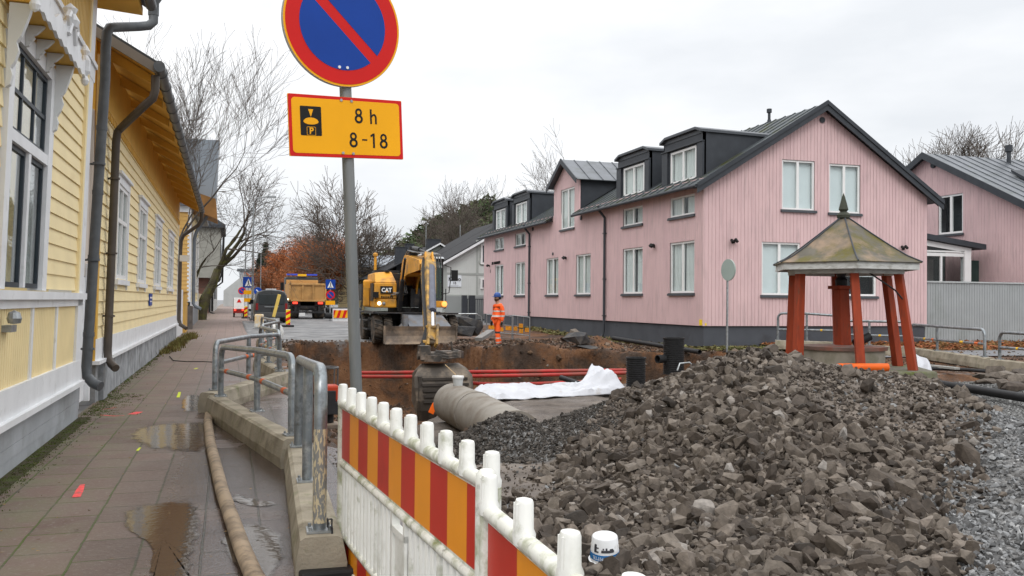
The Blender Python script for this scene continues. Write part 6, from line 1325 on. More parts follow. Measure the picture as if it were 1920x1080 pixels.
disc(MD, RS-.002, .0, .002).build('yellow_edge', M_['yellow'], rs_); disc(MD, RS-.014, .002, .004).build('red_ring', M_['red'], rs_)
# blue field in two halves beside the slash
def halfblue(s):
    r = RS*.735; hw = .033*1.0; a0 = math.asin(hw/r); n = 50; mb = MB(); c45 = R(-45)
    P = [(r*math.cos(a0+(math.pi-2*a0)*i/n), r*math.sin(a0+(math.pi-2*a0)*i/n)) for i in range(n+1)]
    if s < 0: P = [(x, -y) for x, y in P]
    P = [(x*math.cos(c45)-y*math.sin(c45), x*math.sin(c45)+y*math.cos(c45)) for x, y in P]; k = len(P)
    mb.add([MD(x, y, w_) for w_ in (.004, .006) for x, y in P], [tuple(range(k))[::-1], tuple(range(k, 2*k))]+[(i, (i+1) % k, (i+1) % k+k, i+k) for i in range(k)]); return mb
for s in (1, -1): halfblue(s).build('blue_field', M_['blue'], rs_)
for u in (-.026, .026): disc(MD, .009, .006, .012, n=12, cu=u-.01, cv=-.262).build('rivet', M_['whiteclean'], rs_)
PC = onpole(0, 240)+nV*.05-uV*.0
def MP(u, v, w): p = PC+uV*u+aV*v+nV*w; return (p.x, p.y, p.z)
pw, phh = .372, .186
def rr_poly(a, b, r, n=8):
    P = []
    for cx, cy, s in ((a-r, b-r, 0), (-a+r, b-r, 90), (-a+r, -b+r, 180), (a-r, -b+r, 270)): P += [(cx+r*math.cos(R(s+90*i/n)), cy+r*math.sin(R(s+90*i/n))) for i in range(n+1)]
    return P
def plate(P, w0, w1, M=MP):
    k = len(P); mb = MB(); return mb.add([M(x, y, w_) for w_ in (w0, w1) for x, y in P], [tuple(range(k))[::-1], tuple(range(k, 2*k))]+[(i, (i+1) % k, (i+1) % k+k, i+k) for i in range(k)])
OX = -.016
MP2 = lambda u, v, w: MP(u+OX, v, w)
pl_ = plate(rr_poly(pw, phh, .004), -.012, 0, MP2).build('time_plate', M_['yellow'], sg)
plate(rr_poly(pw-.001, phh-.001, .012), .0, .0015, MP2).build('red_border', M_['red'], pl_); plate(rr_poly(pw-.020, phh-.020, .022), .0015, .003, MP2).build('yellow_field', M_['yellow'], pl_)
plate([(x-.235, y+.028) for x, y in rr_poly(.066, .088, .006)], .003, .0045, MP2).build('disc_symbol', M_['ink'], pl_)
plate([(-.251, .098), (-.219, .098), (-.235, .052)], .0045, .006, MP2).build('disc_symbol', M_['yellow'], pl_)
plate([(-.235+.047*math.cos(R(a)), .022+.026*math.sin(R(a))) for a in range(0, 181, 12)]+[(-.235+.047*math.cos(R(a)), .024-.018*math.sin(R(180-a))) for a in range(180, -1, -12)][1:-1], .0045, .006, MP2).build('disc_symbol', M_['yellow'], pl_)
plate([(x-.235, y-.033) for x, y in rr_poly(.028, .026, .005)], .0045, .0055, MP2).build('disc_symbol', M_['yellow'], pl_); plate([(x-.235, y-.033) for x, y in rr_poly(.0255, .0235, .004)], .0055, .0062, MP2).build('disc_symbol', M_['ink'], pl_)
text('P', 'lettering', M_['yellow'], lambda u, v, w: MP2(u-.235, v-.033, w), .052, pl_, w=.0062, thick=.001, off=.0015)
for s, cx, cy in (('8', .075, .075), ('h', .175, .072), ('8', .035, -.075), ('-', .11, -.072), ('1', .165, -.075), ('8', .238, -.075)):
    if s == '-': plate([(x+cx, y+cy) for x, y in rr_poly(.017, .0045, .001)], .003, .0045, MP2).build('lettering', M_['ink'], pl_)
    elif s == '8':     # narrow signpost numerals
        disc(lambda u, v, w, c=(cx, cy): MP2(u*.92+c[0], v+c[1]+.022, w), .0245, .003, .0045, r0=.0118, n=28).build('lettering', M_['ink'], pl_); disc(lambda u, v, w, c=(cx, cy): MP2(u*.98+c[0], v+c[1]-.019, w), .0275, .003, .0046, r0=.0138, n=28).build('lettering', M_['ink'], pl_)
    elif s == '1': plate([(cx-.004+.004, cy-.045), (cx+.0125, cy-.045), (cx+.0125, cy+.046), (cx+.003, cy+.046), (cx-.016, cy+.034), (cx-.014, cy+.022), (cx, cy+.030)], .003, .0045, MP2).build('lettering', M_['ink'], pl_)
    else:
        plate([(cx-.024, cy-.043), (cx-.0125, cy-.043), (cx-.0125, cy+.048), (cx-.024, cy+.048)], .003, .0045, MP2).build('lettering', M_['ink'], pl_)
        P = [(cx-.0125, cy+.006)]+[(cx+.002+.0185*math.cos(R(a)), cy-.002+.022*math.sin(R(a))) for a in range(140, -1, -14)]+[(cx+.0205, cy-.043), (cx+.009, cy-.043)]+[(cx+.000+.009*math.cos(R(a)), cy-.004+.013*math.sin(R(a))) for a in range(0, 150, 14)]+[(cx-.0125, cy-.004)]
        mb = MB(); n = (len(P)-2)//2
        plate(P, .003, .0045, MP2).build('lettering', M_['ink'], pl_)
for u, v in ((-.037, .165), (.03, .163), (-.037, -.158), (.03, -.16)): disc(MP2, .0085, .003, .008, n=12, cu=u, cv=v).build('rivet', M_['galv'], pl_)
for v in (-.12, .12): 
    p = PC+aV*v-nV*.05; MB().ring(p-aV*.012, p+aV*.012, .0385, .036).build('clamp', M_['galv'], sg)

# ================================================================== STRIPED PLASTIC FENCE PANELS
M_['plw'] = mat('white_plastic', (.74, .74, .70), .42, .05, 4, c2=(.33, .34, .24), amt=.30, scale2=11, c3=(.50, .50, .44), amt3=.36, scale3=4)
M_['plwd'] = mat('mossy_white_plastic', (.70, .70, .64), .5, .08, 6, c2=(.22, .24, .10), amt=.42, scale2=9, c3=(.12, .11, .08), amt3=.30, scale3=24)
M_['stR'] = mat('red_reflective', (.50, .028, .016), .35, .08, 3, c2=(.3, .03, .02), amt=.3, scale2=2)
M_['stO'] = mat('orange_reflective', (.80, .29, .015), .35, .06, 3, c2=(.60, .22, .02), amt=.3, scale2=2)
def plastic_panel(a, b, label, nf=11, first_red=True, endpost=None, z0=0):
    a, b = Vector((*a, z0)), Vector((*b, z0)); d = (b-a); Lg = d.length; d.normalize(); nrm = Vector((-d.y, d.x, 0))
    if nrm.x > 0: nrm = -nrm                                  # +w faces the pavement side
    M = lambda u, v, w: tuple(a+d*u+nrm*w+Vector((0, 0, v)))
    t = thing('plastic_fence', a, label, 'plastic fence', 'striped plastic fence panels')
    mb = MB()
    mb.tube([M(0, .965, 0), M(Lg, .965, 0)], .027, 12); mb.tube([M(0, .60, 0), M(Lg, .60, 0)], .022, 10); mb.tube([M(0, .175, 0), M(Lg, .175, 0)], .022, 10)
    for u in (0.0, Lg): mb.tube([M(u, .02, 0), M(u, .965, 0)], .026, 12)
    mb.mbox(M, .02, Lg-.02, .62, .94, -.006, .004); mb.mbox(M, .02, Lg-.02, .015, .15, -.006, .004)
    mb.tube([M(0, .015, 0), M(Lg, .015, 0)], .02, 8)
    mb.build('frame', M_['plwd'], t, smooth=True)
    for i in range(nf):
        u = .02+(Lg-.04)*i/(nf-1); mb = MB(); h = 1.085 
        n = 14; prof = [(.038, .955), (.042, .985), (.034, 1.0), (.033, h-.012), (.029, h-.003), (.018, h), (0, h)]
        V = [M(u+r_*1.05*math.cos(6.2832*k/n), z, r_*.8*math.sin(6.2832*k/n)) for r_, z in prof for k in range(n)]
        mb.add(V, [(j*n+k, j*n+(k+1) % n, (j+1)*n+(k+1) % n, (j+1)*n+k) for j in range(len(prof)-1) for k in range(n)])
        for s in (-1, 1): mb.tube([M(u+s*.014, .99, .025), M(u+s*.014, h-.012, .0235)], .005, 5)
        mb.build('finger', M_['plw'], t, smooth=True)
    ns = nf
    for i in range(ns):
        u0, u1 = .03+(Lg-.06)*i/ns, .03+(Lg-.06)*(i+1)/ns; red = (i % 2 == 0) == first_red
        for z0, z1 in ((.635, .93), (.03, .145)): MB().mbox(M, u0, u1, z0, z1, .004, .006).build('stripe', M_['stR'] if red else M_['stO'], t)
    k = 0; u = .10
    while u < Lg-.06:
        mid = Lg*.50 < u < Lg*.50+.24
        if not mid:
            mb = MB(); n = 10; mb.tube([M(u, .18, 0), M(u, .60, 0)], .017, 8); mb.mbox(M, u-.02, u+.02, .185, .595, -.008, .008); mb.build('slat', M_['plw'], t, smooth=True)
        u += .085; k += 1
    mb = MB(); um = Lg*.5+.11; mb.mbox(M, um-.13, um+.13, .19, .52, -.012, .006); mb.mbox(M, um-.13, um+.13, .50, .53, -.02, .02); mb.mbox(M, um-.13, um-.10, .19, .59, -.02, .02); mb.mbox(M, um+.10, um+.13, .19, .59, -.02, .02); mb.build('centre_plate', M_['plw'], t)
    for u in (.35, Lg-.35): 
        mb = MB(); mb.mbox(M, u-.06, u+.06, .0, .06, -.3, .3); mb.build('foot', M_['black'], t, bevel=.015)
    return t, M, Lg
t1, M1_, L1 = plastic_panel((.675, 5.60), (.872, 2.95), 'farther white plastic fence panel with red and orange stripes, starting at the sign pole')
t2, M2_, L2 = plastic_panel((.812, 2.82), (.795, .57), 'nearer white plastic fence panel, cut by the bottom edge of the picture', nf=7, z0=-.045)
mb = MB(); mb.tube([(.818, 2.86, .0), (.818, 2.86, 1.0)], .036, 14); mb.lathe([(.036, 1.0), (.034, 1.03), (.02, 1.045), (0, 1.046)], (.818, 2.86, 0), 14); mb.build('hinge_post', M_['plwd'], t2, smooth=True)

# ================================================================== RAILINGS ON CONCRETE BLOCKS
M_['conc'] = mat('rough_concrete', (.30, .265, .205), .85, .2, 4, c2=(.16, .135, .095), amt=.40, scale2=3, c3=(.14, .15, .07), amt3=.33, scale3=5, bump=.006, bscale=50)
M_['wetg'] = mat('galvanised_rail', (.24, .265, .28), .32, .22, 6, metal=.6, c2=(.42, .43, .43), amt=.40, scale2=9, c3=(.11, .11, .105), amt3=.38, scale3=12, bump=.001, bscale=40)
M_['mark_y'] = mat('yellow_tape', (.72, .42, .03), .5, .15, 12); M_['mark_r'] = mat('orange_tape', (.60, .12, .03), .5, .15, 12)
def rail_unit(name_label, block, posts, tops, mid=None, marks=(), zb=(0, 0), hb=.28, wb=.30, r=.039, group='railings on concrete blocks', ends=(True, True), chain=False):
    """block: two ground points (ends of the concrete); posts: ground points; tops: rail height at each post"""
    a, b = Vector((*block[0], zb[0])), Vector((*block[1], zb[1])); d = (b-a).normalized(); n = Vector((-d.y, d.x, 0)).normalized()
    t = thing('pavement_railing', a, name_label, 'railing', group)
    mb = MB(); w0, w1 = wb/2, wb/2-.035; Z = Vector((0, 0, hb)); segs = 10; rg = random.Random(int(a.x*97+a.y*31))
    V = []
    for i in range(segs+1):
        p = a.lerp(b, i/segs); j = lambda s=.006: rg.uniform(-s, s)
        V += [p-n*(w0+j()), p+n*(w0+j()), p+n*(w0+.005+j())+Z*.35, p+n*(w1+.01)+Z*.93, p+n*(w1-.02)+Z*(1+j(.02)), p-n*(w1-.02)+Z*(1+j(.02)), p-n*(w1+.01)+Z*.93, p-n*(w0+.005+j())+Z*.35]
    F = [tuple(range(8))[::-1], tuple(range(segs*8, segs*8+8))]
    for i in range(segs):
        for k in range(8): F.append((i*8+k, i*8+(k+1) % 8, (i+1)*8+(k+1) % 8, (i+1)*8+k))
    mb.add(V, F); mb.build('concrete_base', M_['conc'], t)
    P = []
    for i, (p, z) in enumerate(zip(posts, tops)):
        s = (Vector((*p, 0))-Vector((*posts[0], 0))).length; P.append(Vector((p[0], p[1], z)))
    def gz_(p): tt = ((Vector((p.x, p.y, 0))-Vector((a.x, a.y, 0))).dot(d))/(b-a).length; return zb[0]+(zb[1]-zb[0])*max(0, min(1, tt))+hb
    # top tube with rounded ends going down into the end posts
    c = .16; path = []; p0, p1 = P[0], P[-1]; e0 = (P[1]-P[0]).normalized(); e1 = (P[-2]-P[-1]).normalized()
    path += [Vector((p0.x, p0.y, gz_(p0)))] + [p0+Vector((0, 0, -c))+e0*c*(1-math.cos(q))+Vector((0, 0, c*math.sin(q))) for q in (0, .4, .8, 1.2, 1.57)]
    path += [p.copy() for p in P[1:-1]]
    path += [p1+Vector((0, 0, -c))+e1*c*(1-math.cos(q))+Vector((0, 0, c*math.sin(q))) for q in (1.57, 1.2, .8, .4, 0)] + [Vector((p1.x, p1.y, gz_(p1)))]
    mb = MB(); mb.tube(path, r, 12); mb.build('top_rail', M_['wetg'], t, smooth=True)
    for p in P[1:-1]: mb = MB(); mb.tube([(p.x, p.y, gz_(p)), p], r*.95, 10); mb.build('post', M_['wetg'], t, smooth=True)
    for p in P:
        q = Vector((p.x, p.y, gz_(p))); mb = MB(); mb.add([tuple(q+d*x+n*y+Vector((0, 0, z))) for z in (.002, .014) for x, y in ((-.075, -.075), (.075, -.075), (.075, .075), (-.075, .075))], [(0, 1, 2, 3), (4, 5, 6, 7), (0, 1, 5, 4), (1, 2, 6, 5), (2, 3, 7, 6), (3, 0, 4, 7)])
        for x, y in ((-.055, -.055), (.055, .055), (.055, -.055), (-.055, .055)): mb.cyl(q+d*x+n*y+Vector((0, 0, .01)), q+d*x+n*y+Vector((0, 0, .035)), .010, 6)
        mb.build('foot_plate', M_['galv'], t)
    if mid:
        for i in range(len(P)-1):
            s0, s1 = Vector((P[i].x, P[i].y, mid[i])), Vector((P[i+1].x, P[i+1].y, mid[i+1])); mb = MB(); mb.tube([s0, s1], r*.85, 10); mb.build('mid_rail', M_['wetg'], t, smooth=True)
            for j, (f, cc) in enumerate(marks): mb = MB(); mb.cyl(s0.lerp(s1, f-.035), s0.lerp(s1, f+.035), r*.87+.001, 10); mb.build('tape_band', M_[cc], t, smooth=True)
    return t
u1 = rail_unit('nearest railing on a concrete block, peeling cream paint on its front post', ((.525, 5.26), (.66, 8.7)), ((.525, 5.40), (.575, 6.9), (.63, 8.55)), (1.19, 1.12, 1.05), mid=None, wb=.29, hb=.24)
# peeling paint sleeve and shackle chain on the nearest post
paint = bpy.data.materials.new('peeling_cream_paint'); paint.use_nodes = True; nt = paint.node_tree; b_ = nt.nodes['Principled BSDF']; L = nt.links.new
tc = N(nt, 'ShaderNodeTexCoord'); mp = N(nt, 'ShaderNodeMapping'); mp.inputs['Scale'].default_value = (16, 16, 5); n1 = N(nt, 'ShaderNodeTexNoise'); n1.inputs['Detail'].default_value = 6; rp = N(nt, 'ShaderNodeValToRGB')
L(tc.outputs['Object'], mp.inputs[0]); L(mp.outputs[0], n1.inputs['Vector']); L(n1.outputs[0], rp.inputs[0]); L(rp.outputs[0], b_.inputs['Base Color'])
rp.color_ramp.elements[0].position = .50; rp.color_ramp.elements[0].color = (.19, .19, .18, 1); rp.color_ramp.elements[1].position = .55; rp.color_ramp.elements[1].color = (.50, .42, .27, 1); b_.inputs['Roughness'].default_value = .7
MB().cyl((.525, 5.40, .29), (.525, 5.40, .84), .0405, 14).build('painted_sleeve', paint, u1, smooth=True)
mb = MB()
for k in range(9):
    p = Vector((.565+.012*k, 5.33-.004*k, .30-.045*max(0, k-1))); ang = k % 2; dx = Vector((.012, 0, 0)) if ang else Vector((0, .012, 0))
    mb.tube([p+dx+Vector((0, 0, .022)), p+dx-Vector((0, 0, .022)), p-dx-Vector((0, 0, .022)), p-dx+Vector((0, 0, .022)), p+dx+Vector((0, 0, .022))], .0055, 5)
mb.build('chain', M_['iron'], u1)
rail_unit('second railing from the viewer with two orange taped spots, its block slanting to the left', ((.62, 8.78), (-.16, 12.95)), ((.60, 9.0), (.33, 11.0), (-.09, 12.8)), (1.045, 1.0, .955), mid=(.68, .66, .64), marks=((.18, 'mark_r'), (.80, 'mark_r')), wb=.27)
rail_unit('third railing, angled back towards the trench behind the second one', ((-.27, 13.35), (.98, 17.0)), ((-.18, 13.7), (.33, 15.9), (.90, 17.0)), (.97, .965, .96), mid=(.66, .64, .62), marks=((.12, 'mark_r'), (.9, 'mark_r')), wb=.27)
rail_unit('fourth railing from the viewer, bent along the trench edge', ((.94, 17.6), (.66, 21.0)), ((.92, 17.7), (.80, 19.4), (.68, 20.9)), (.99, .98, .98), mid=(.6, .6, .6), marks=((.15, 'mark_y'), (.7, 'mark_r')), wb=.26)
rail_unit('fifth railing from the viewer, mostly hidden behind the fourth', ((.70, 21.4), (1.35, 25.3)), ((.74, 21.6), (1.02, 23.4), (1.3, 25.1)), (1.0, 1.0, 1.0), mid=(.6, .6, .6), marks=((.3, 'mark_r'),), wb=.26)
rail_unit('farthest of the left railings, by the white woven bag', ((1.30, 26.0), (1.02, 31.5)), ((1.3, 26.2), (1.15, 29), (1.05, 31.2)), (1.0, 1.0, 1.0), mid=(.6, .6, .6), marks=((.3, 'mark_y'),), wb=.26)
# right hand railings
def gp(px, py, z=0): v = PG(px, py, z); return (v.x, v.y)
q = [gp(1706, 668, .05), gp(1857, 692, .0)]
def lerp2(a, b, t): return (a[0]+(b[0]-a[0])*t, a[1]+(b[1]-a[1])*t)
rail_unit('long railing right of the well in front of the grey fence, one red taped spot', q, (lerp2(*q, .02), lerp2(*q, .38), lerp2(*q, .94)), (1.02, 1.0, .99), mid=(.62, .62, .62), marks=((.55, 'mark_y'), (.85, 'mark_r')), wb=.28, zb=(.05, 0), group='railings right of the well')
q2 = [gp(1864, 694, .0), gp(2010, 712, .0)]
rail_unit('railing cut by the right edge with a yellow taped spot', q2, (lerp2(*q2, .08), lerp2(*q2, .5), lerp2(*q2, .95)), (.95, .95, .95), mid=(.58, .58, .58), marks=((.6, 'mark_y'),), wb=.28, group='railings right of the well')
q3 = [gp(1560, 662, .1), gp(1703, 668, .1)]
rail_unit('railing seen through the right posts of the well', q3, (lerp2(*q3, .03), lerp2(*q3, .5), lerp2(*q3, .97)), (1.1, 1.1, 1.1), mid=(.68, .68, .68), marks=((.3, 'mark_y'), (.62, 'mark_r')), wb=.26, zb=(.1, .1), group='railings right of the well')
q4 = [gp(1455, 654, .15), gp(1572, 658, .15)]
rail_unit('railing seen between the left posts of the well', q4, (lerp2(*q4, .03), lerp2(*q4, .5), lerp2(*q4, .97)), (1.3, 1.3, 1.25), mid=(.78, .78, .78), marks=((.5, 'mark_y'),), wb=.26, zb=(.15, .15), group='railings right of the well')
# road works barriers by the far end of the pink house
for i, (x0, x1, d, lab) in enumerate(((912, 962, 40, 'low galvanised barrier with orange plates behind the worker'), (960, 993, 38, 'low galvanised barrier with orange plates right of the worker'))):
    a, b = PD(x0, 626, d), PD(x1, 630, d-1.5); t = thing('works_barrier', (a.x, a.y, 0), lab, 'barrier', 'low barriers by the pink house')
    mb = MB(); z = 1.02; mb.tube([(a.x, a.y, 0), (a.x, a.y, z), (b.x, b.y, z-.05), (b.x, b.y, 0)], .025, 6); mb.tube([(a.x, a.y, .25), (b.x, b.y, .22)], .02, 6)
    for f in (.33, .66): p = a.lerp(b, f); mb.tube([(p.x, p.y, .25), (p.x, p.y, 1.0)], .015, 5)
    mb.build('frame', M_['galv'], t)
    for f, z in ((.08, .38), (.38, .52), (.42, .30), (.72, .36)):
        p, q_ = a.lerp(b, f), a.lerp(b, f+.22); mb = MB(); mb.add([(p.x, p.y-.03, z), (q_.x, q_.y-.03, z), (q_.x, q_.y-.03, z+.17), (p.x, p.y-.03, z+.17)], [(0, 1, 2, 3)]); mb.build('warning_plate', mat('amber_plate', (.75, .30, .02), .5, .3, 9) if 'amber_plate' not in bpy.data.materials else bpy.data.materials['amber_plate'], t, thick=.01)
a, b = PD(815, 622, 41), PD(893, 620, 41); t = thing('works_barrier', (a.x, a.y, 0), 'plain galvanised barrier behind the heap of broken asphalt', 'barrier')
mb = MB(); mb.tube([(a.x, a.y, 0), (a.x, a.y, 1.0), (b.x, b.y, 1.03), (b.x+.25, b.y, .9), (b.x+.28, b.y, 0)], .03, 6); p = a.lerp(b, .45); mb.tube([(p.x, p.y, 0), (p.x, p.y, 1.0)], .025, 6); mb.build('frame', M_['galv'], t)

# ================================================================== HOSE ON THE PAVEMENT
hp = [(-.20, 13.6), (-.24, 13.0), (-.235, 12.0), (-.17, 10.2), (-.10, 8.9), (-.03, 7.6), (.045, 6.6), (.10, 5.85), (.15, 5.3), (.24, 4.6), (.36, 4.0)]
Z_ = []; 
for i in range(len(hp)-1):
    for k in range(6):
        t_ = k/6; Z_.append((hp[i][0]+(hp[i+1][0]-hp[i][0])*t_, hp[i][1]+(hp[i+1][1]-hp[i][1])*t_, .052))
mb = MB(); mb.tube(Z_, .055, 12); mb.v = [(x, y, max(.003, z*(.85 if z > .05 else 1))) for x, y, z in mb.v]
o = mb.build('water_hose', mat('dirty_canvas_hose', (.30, .23, .16), .75, .12, 5, c2=(.13, .10, .075), amt=.45, scale2=7, bump=.004, bscale=30), smooth=True); tag(o, 'thick dirty beige water hose lying along the pavement', 'hose')
mb = MB(); mb.tube([tuple(PG(x, y, .012)) for x, y in ((318, 668), (325, 676), (350, 678), (380, 678), (405, 679))], .012, 6); tag(mb.build('cable', M_['black']), 'thin black cable crossing the pavement slabs', 'cable')
# ================================================================== WELL PAVILION
WC = PD(1592, 600, 16.0); WX, WY = float(WC.x), float(WC.y)
wt = thing('well_canopy', (WX, WY, .5), 'old well shelter with six red timber posts and a mossy tin pyramid roof with spire', 'well shelter')
los = math.atan2(WX, WY)       # direction from the camera
def wv(th, r, z, c=(0, 0)):    # th measured from the point nearest the camera, towards the right
    a = th; f = Vector((-math.sin(los), -math.cos(los), 0)); rt = Vector((math.cos(los), -math.sin(los), 0))
    p = Vector((WX+c[0], WY+c[1], 0))+f*math.cos(a)*r+rt*math.sin(a)*r; return (p.x, p.y, z)
redw = mat('red_ochre_paint', (.30, .048, .018), .65, .14, 3, stretch=(3, 3, .6), c2=(.17, .035, .018), amt=.40, scale2=2.5, c3=(.10, .06, .035), amt3=.30, scale3=6)
rt_ = Vector((math.cos(los), -math.sin(los), 0)); sh = rt_*(-.09)
for k in range(6):
    th = R(10+60*k); p = Vector(wv(th, 1.09, .48)); q = Vector(wv(th, .93, 2.22))+sh
    mb = MB(); mb.bar(p, q, .14, .14, up=Vector(wv(th, 1, 0))-Vector(wv(th, 0, 0)), a1=.13, b1=.13); mb.build('post', redw, wt, bevel=.008)
grw = mat('flaking_grey_white_wood', (.52, .52, .50), .75, .1, 5, stretch=(1, 1, 3), c2=(.30, .29, .26), amt=.40, scale2=6)
def hexring(r0, r1, z0, z1, dz=0, name='fascia', m=grw):
    for k in range(6):
        a, b = R(10+60*k), R(70+60*k); mb = MB(); P = []
        for z in (z0, z1):
            for th, r in ((a, r1), (b, r1), (b, r0), (a, r0)): v = Vector(wv(th, r, z))+sh; P.append(tuple(v))
        mb.hexa(P); mb.build(name, m, wt)
hexring(.88, 1.04, 2.13, 2.24); hexring(1.23, 1.285, 2.20, 2.335); hexring(.6, 1.24, 2.28, 2.30, name='soffit')
mossroof = mat('mossy_tin_roof', (.10, .09, .07), .6, .2, 2.5, c2=(.095, .080, .012), amt=.47, scale2=1.8, c3=(.24, .17, .115), amt3=.41, scale3=1.5, sharp=.10, stretch2=(1.6, 1.6, .7), bump=.003, bscale=20)
ap = Vector((WX, WY, 3.16))+sh*1.2
prof = [(1.33, 2.325), (1.08, 2.44), (.80, 2.62), (.46, 2.86), (.20, 3.05), (.05, 3.16)]
for k in range(6):
    a, b = R(10+60*k), R(70+60*k); mb = MB(); V = []
    for r, z in prof:
        for i in range(5): v = Vector(wv(a, r, z)).lerp(Vector(wv(b, r, z)), i/4)+sh; V.append(tuple(v))
    n = 5; mb.add(V, [(j*n+i, j*n+i+1, (j+1)*n+i+1, (j+1)*n+i) for j in range(len(prof)-1) for i in range(4)]); mb.build('roof', mossroof, wt, thick=.012)
for k in range(6):
    mb = MB(); mb.tube([tuple(Vector(wv(R(10+60*k), r+.004, z+.008))+sh) for r, z in prof], .014, 5); mb.build('ridge_seam', M_['dark'], wt)
mb = MB(); c = Vector((WX, WY, 0))+sh*1.1; mb.lathe([(.07, 3.10), (.05, 3.17), (.11, 3.21), (.12, 3.26), (.09, 3.30), (.055, 3.32), (.085, 3.36), (.06, 3.46), (.03, 3.58), (0, 3.66)], (c.x, c.y, -.06), 14); mb.build('spire', mat('green_black_cast_iron', (.05, .055, .04), .7, .3, 6), wt, smooth=True)
mb = MB(); mb.tube([wv(R(20), .85, 2.16), wv(R(35), .9, 2.0), wv(R(50), .95, 1.85), wv(R(60), .98, 1.70)], .014, 6); mb.build('cable', M_['black'], wt)
# stone platform with the well ring, lid and pump
pf = thing('well_platform', (WX, WY, 0), 'stepped mossy stone platform under the well shelter', 'platform')
mst = mat('mossy_concrete', (.16, .15, .12), .85, .2, 3, c2=(.075, .095, .014), amt=.44, scale2=2.2, bump=.01, bscale=12); brn = mat('muddy_stone', (.13, .095, .07), .85, .25, 3, c2=(.07, .085, .015), amt=.38, scale2=2.5, bump=.02, bscale=8)
for r0, r1, z0, z1, m_ in ((1.50, 1.48, .30, .49, mst), (1.62, 1.58, .14, .30, brn), (1.75, 1.68, -.25, .14, brn)):
    mb = MB(); V = [wv(R(40+90*k), r*1.18, z) for z, r in ((z0, r0), (z1, r1)) for k in range(4)]
    V = [wv(R(10+60*k), r, z) for z, r in ((z0, r0), (z1, r1)) for k in range(6)]; mb.add(V, [tuple(range(6))[::-1], tuple(range(6, 12))]+[(i, (i+1) % 6, (i+1) % 6+6, i+6) for i in range(6)]); mb.build('step', m_, pf, bevel=.03)
wl_ = thing('well', (WX, WY, .49), 'round concrete well ring with a wooden lid under the shelter', 'well')
cx, cy = wv(R(-90), .10, 0)[:2]
mb = MB(); mb.lathe([(.70, .49), (.70, .80), (.0, .80)], (cx, cy, 0), 40); mb.build('ring', mat('grey_brown_concrete', (.25, .225, .185), .85, .15, 3, c2=(.14, .13, .09), amt=.42, scale2=2.5), wl_, smooth=True)
mb = MB(); mb.lathe([(.74, .80), (.75, .86), (.0, .87)], (cx, cy, 0), 24); mb.build('lid', mat('worn_red_brown_lid', (.17, .11, .09), .8, .2, 5, c2=(.26, .06, .03), amt=.40, scale2=3), wl_)
pp = thing('well_pump', (WX, WY, .87), 'red timber pump trunk standing on the well lid', 'pump')
bx_ = Vector(wv(R(200), .30, .86)); mb = MB(); mb.bar(bx_, bx_+Vector((0, 0, 1.02))-rt_*.03, .22, .20, up=(0, 1, 0), a1=.20, b1=.18); mb.build('trunk', redw, pp, bevel=.01)
tpz = bx_+Vector((0, 0, 1.02))-rt_*.03; mb = MB(); mb.box(tpz.x-.17, tpz.x+.17, tpz.y-.16, tpz.y+.16, tpz.z, tpz.z+.06); mb.build('collar', redw, pp)
mb = MB(); mb.lathe([(.10, 0), (.11, .1), (.07, .16), (.09, .22), (.05, .32), (.07, .36)], (tpz.x, tpz.y, tpz.z+.06), 12); mb.bar((tpz.x-.12, tpz.y, tpz.z+.3), (tpz.x+.1, tpz.y, tpz.z+.33), .07, .07); mb.build('pump_head', M_['iron'], pp)
p = Vector(wv(R(15), .45, .93)); mb = MB(); mb.ring(p-rt_*.02, p+rt_*.34+Vector((0, .2, .12)), .075, .06); tag(mb.build('plastic_pipe', M_['black'], smooth=True), 'short black pipe stub lying on the well lid', 'pipe')
# orange pipe on the platform in front
a = PD(1571, 681, 14.62); b = PD(1664, 678, 14.75); a.z = b.z = .5+.072
opm = mat('orange_drain_pipe', (.66, .11, .012), .35, .06, 2)
o = thing('drain_pipe', a, 'orange plastic drain pipe lying at the foot of the well shelter', 'pipe'); MB().ring(a, b, .068, .060, 28).build('barrel', opm, o, smooth=True); d_ = (b-a).normalized(); MB().ring(a-d_*.004, a+d_*.3, .0598, .056, 28).build('lining', M_['whiteclean'], o)
# white fabric tongue right of the platform
mb = MB(); pts = [(1700, 655, 17.6), (1722, 672, 16.6), (1733, 700, 15.8), (1739, 735, 15.0)]
Pn = [PD(*p) for p in pts]
def fab(u, v):
    i = min(int(u*3), 2); t_ = u*3-i; p = Pn[i].lerp(Pn[i+1], t_); w_ = .05+.14*math.sin(u*3.0); return tuple(p+rt_*(v-.5)*w_*1.6+Vector((0, 0, .03*math.sin(v*9+u*12))))
mb.sheet(fab, 20, 8); M_['fab'] = mat('white_filter_cloth', (.50, .51, .54), .85, .06, 2, c2=(.36, .33, .30), amt=.30, scale2=4, bump=.01, bscale=6)
tag(mb.build('filter_cloth', M_['fab'], smooth=True, recalc=False, thick=.006), 'strip of white filter cloth hanging beside the well platform', 'cloth')
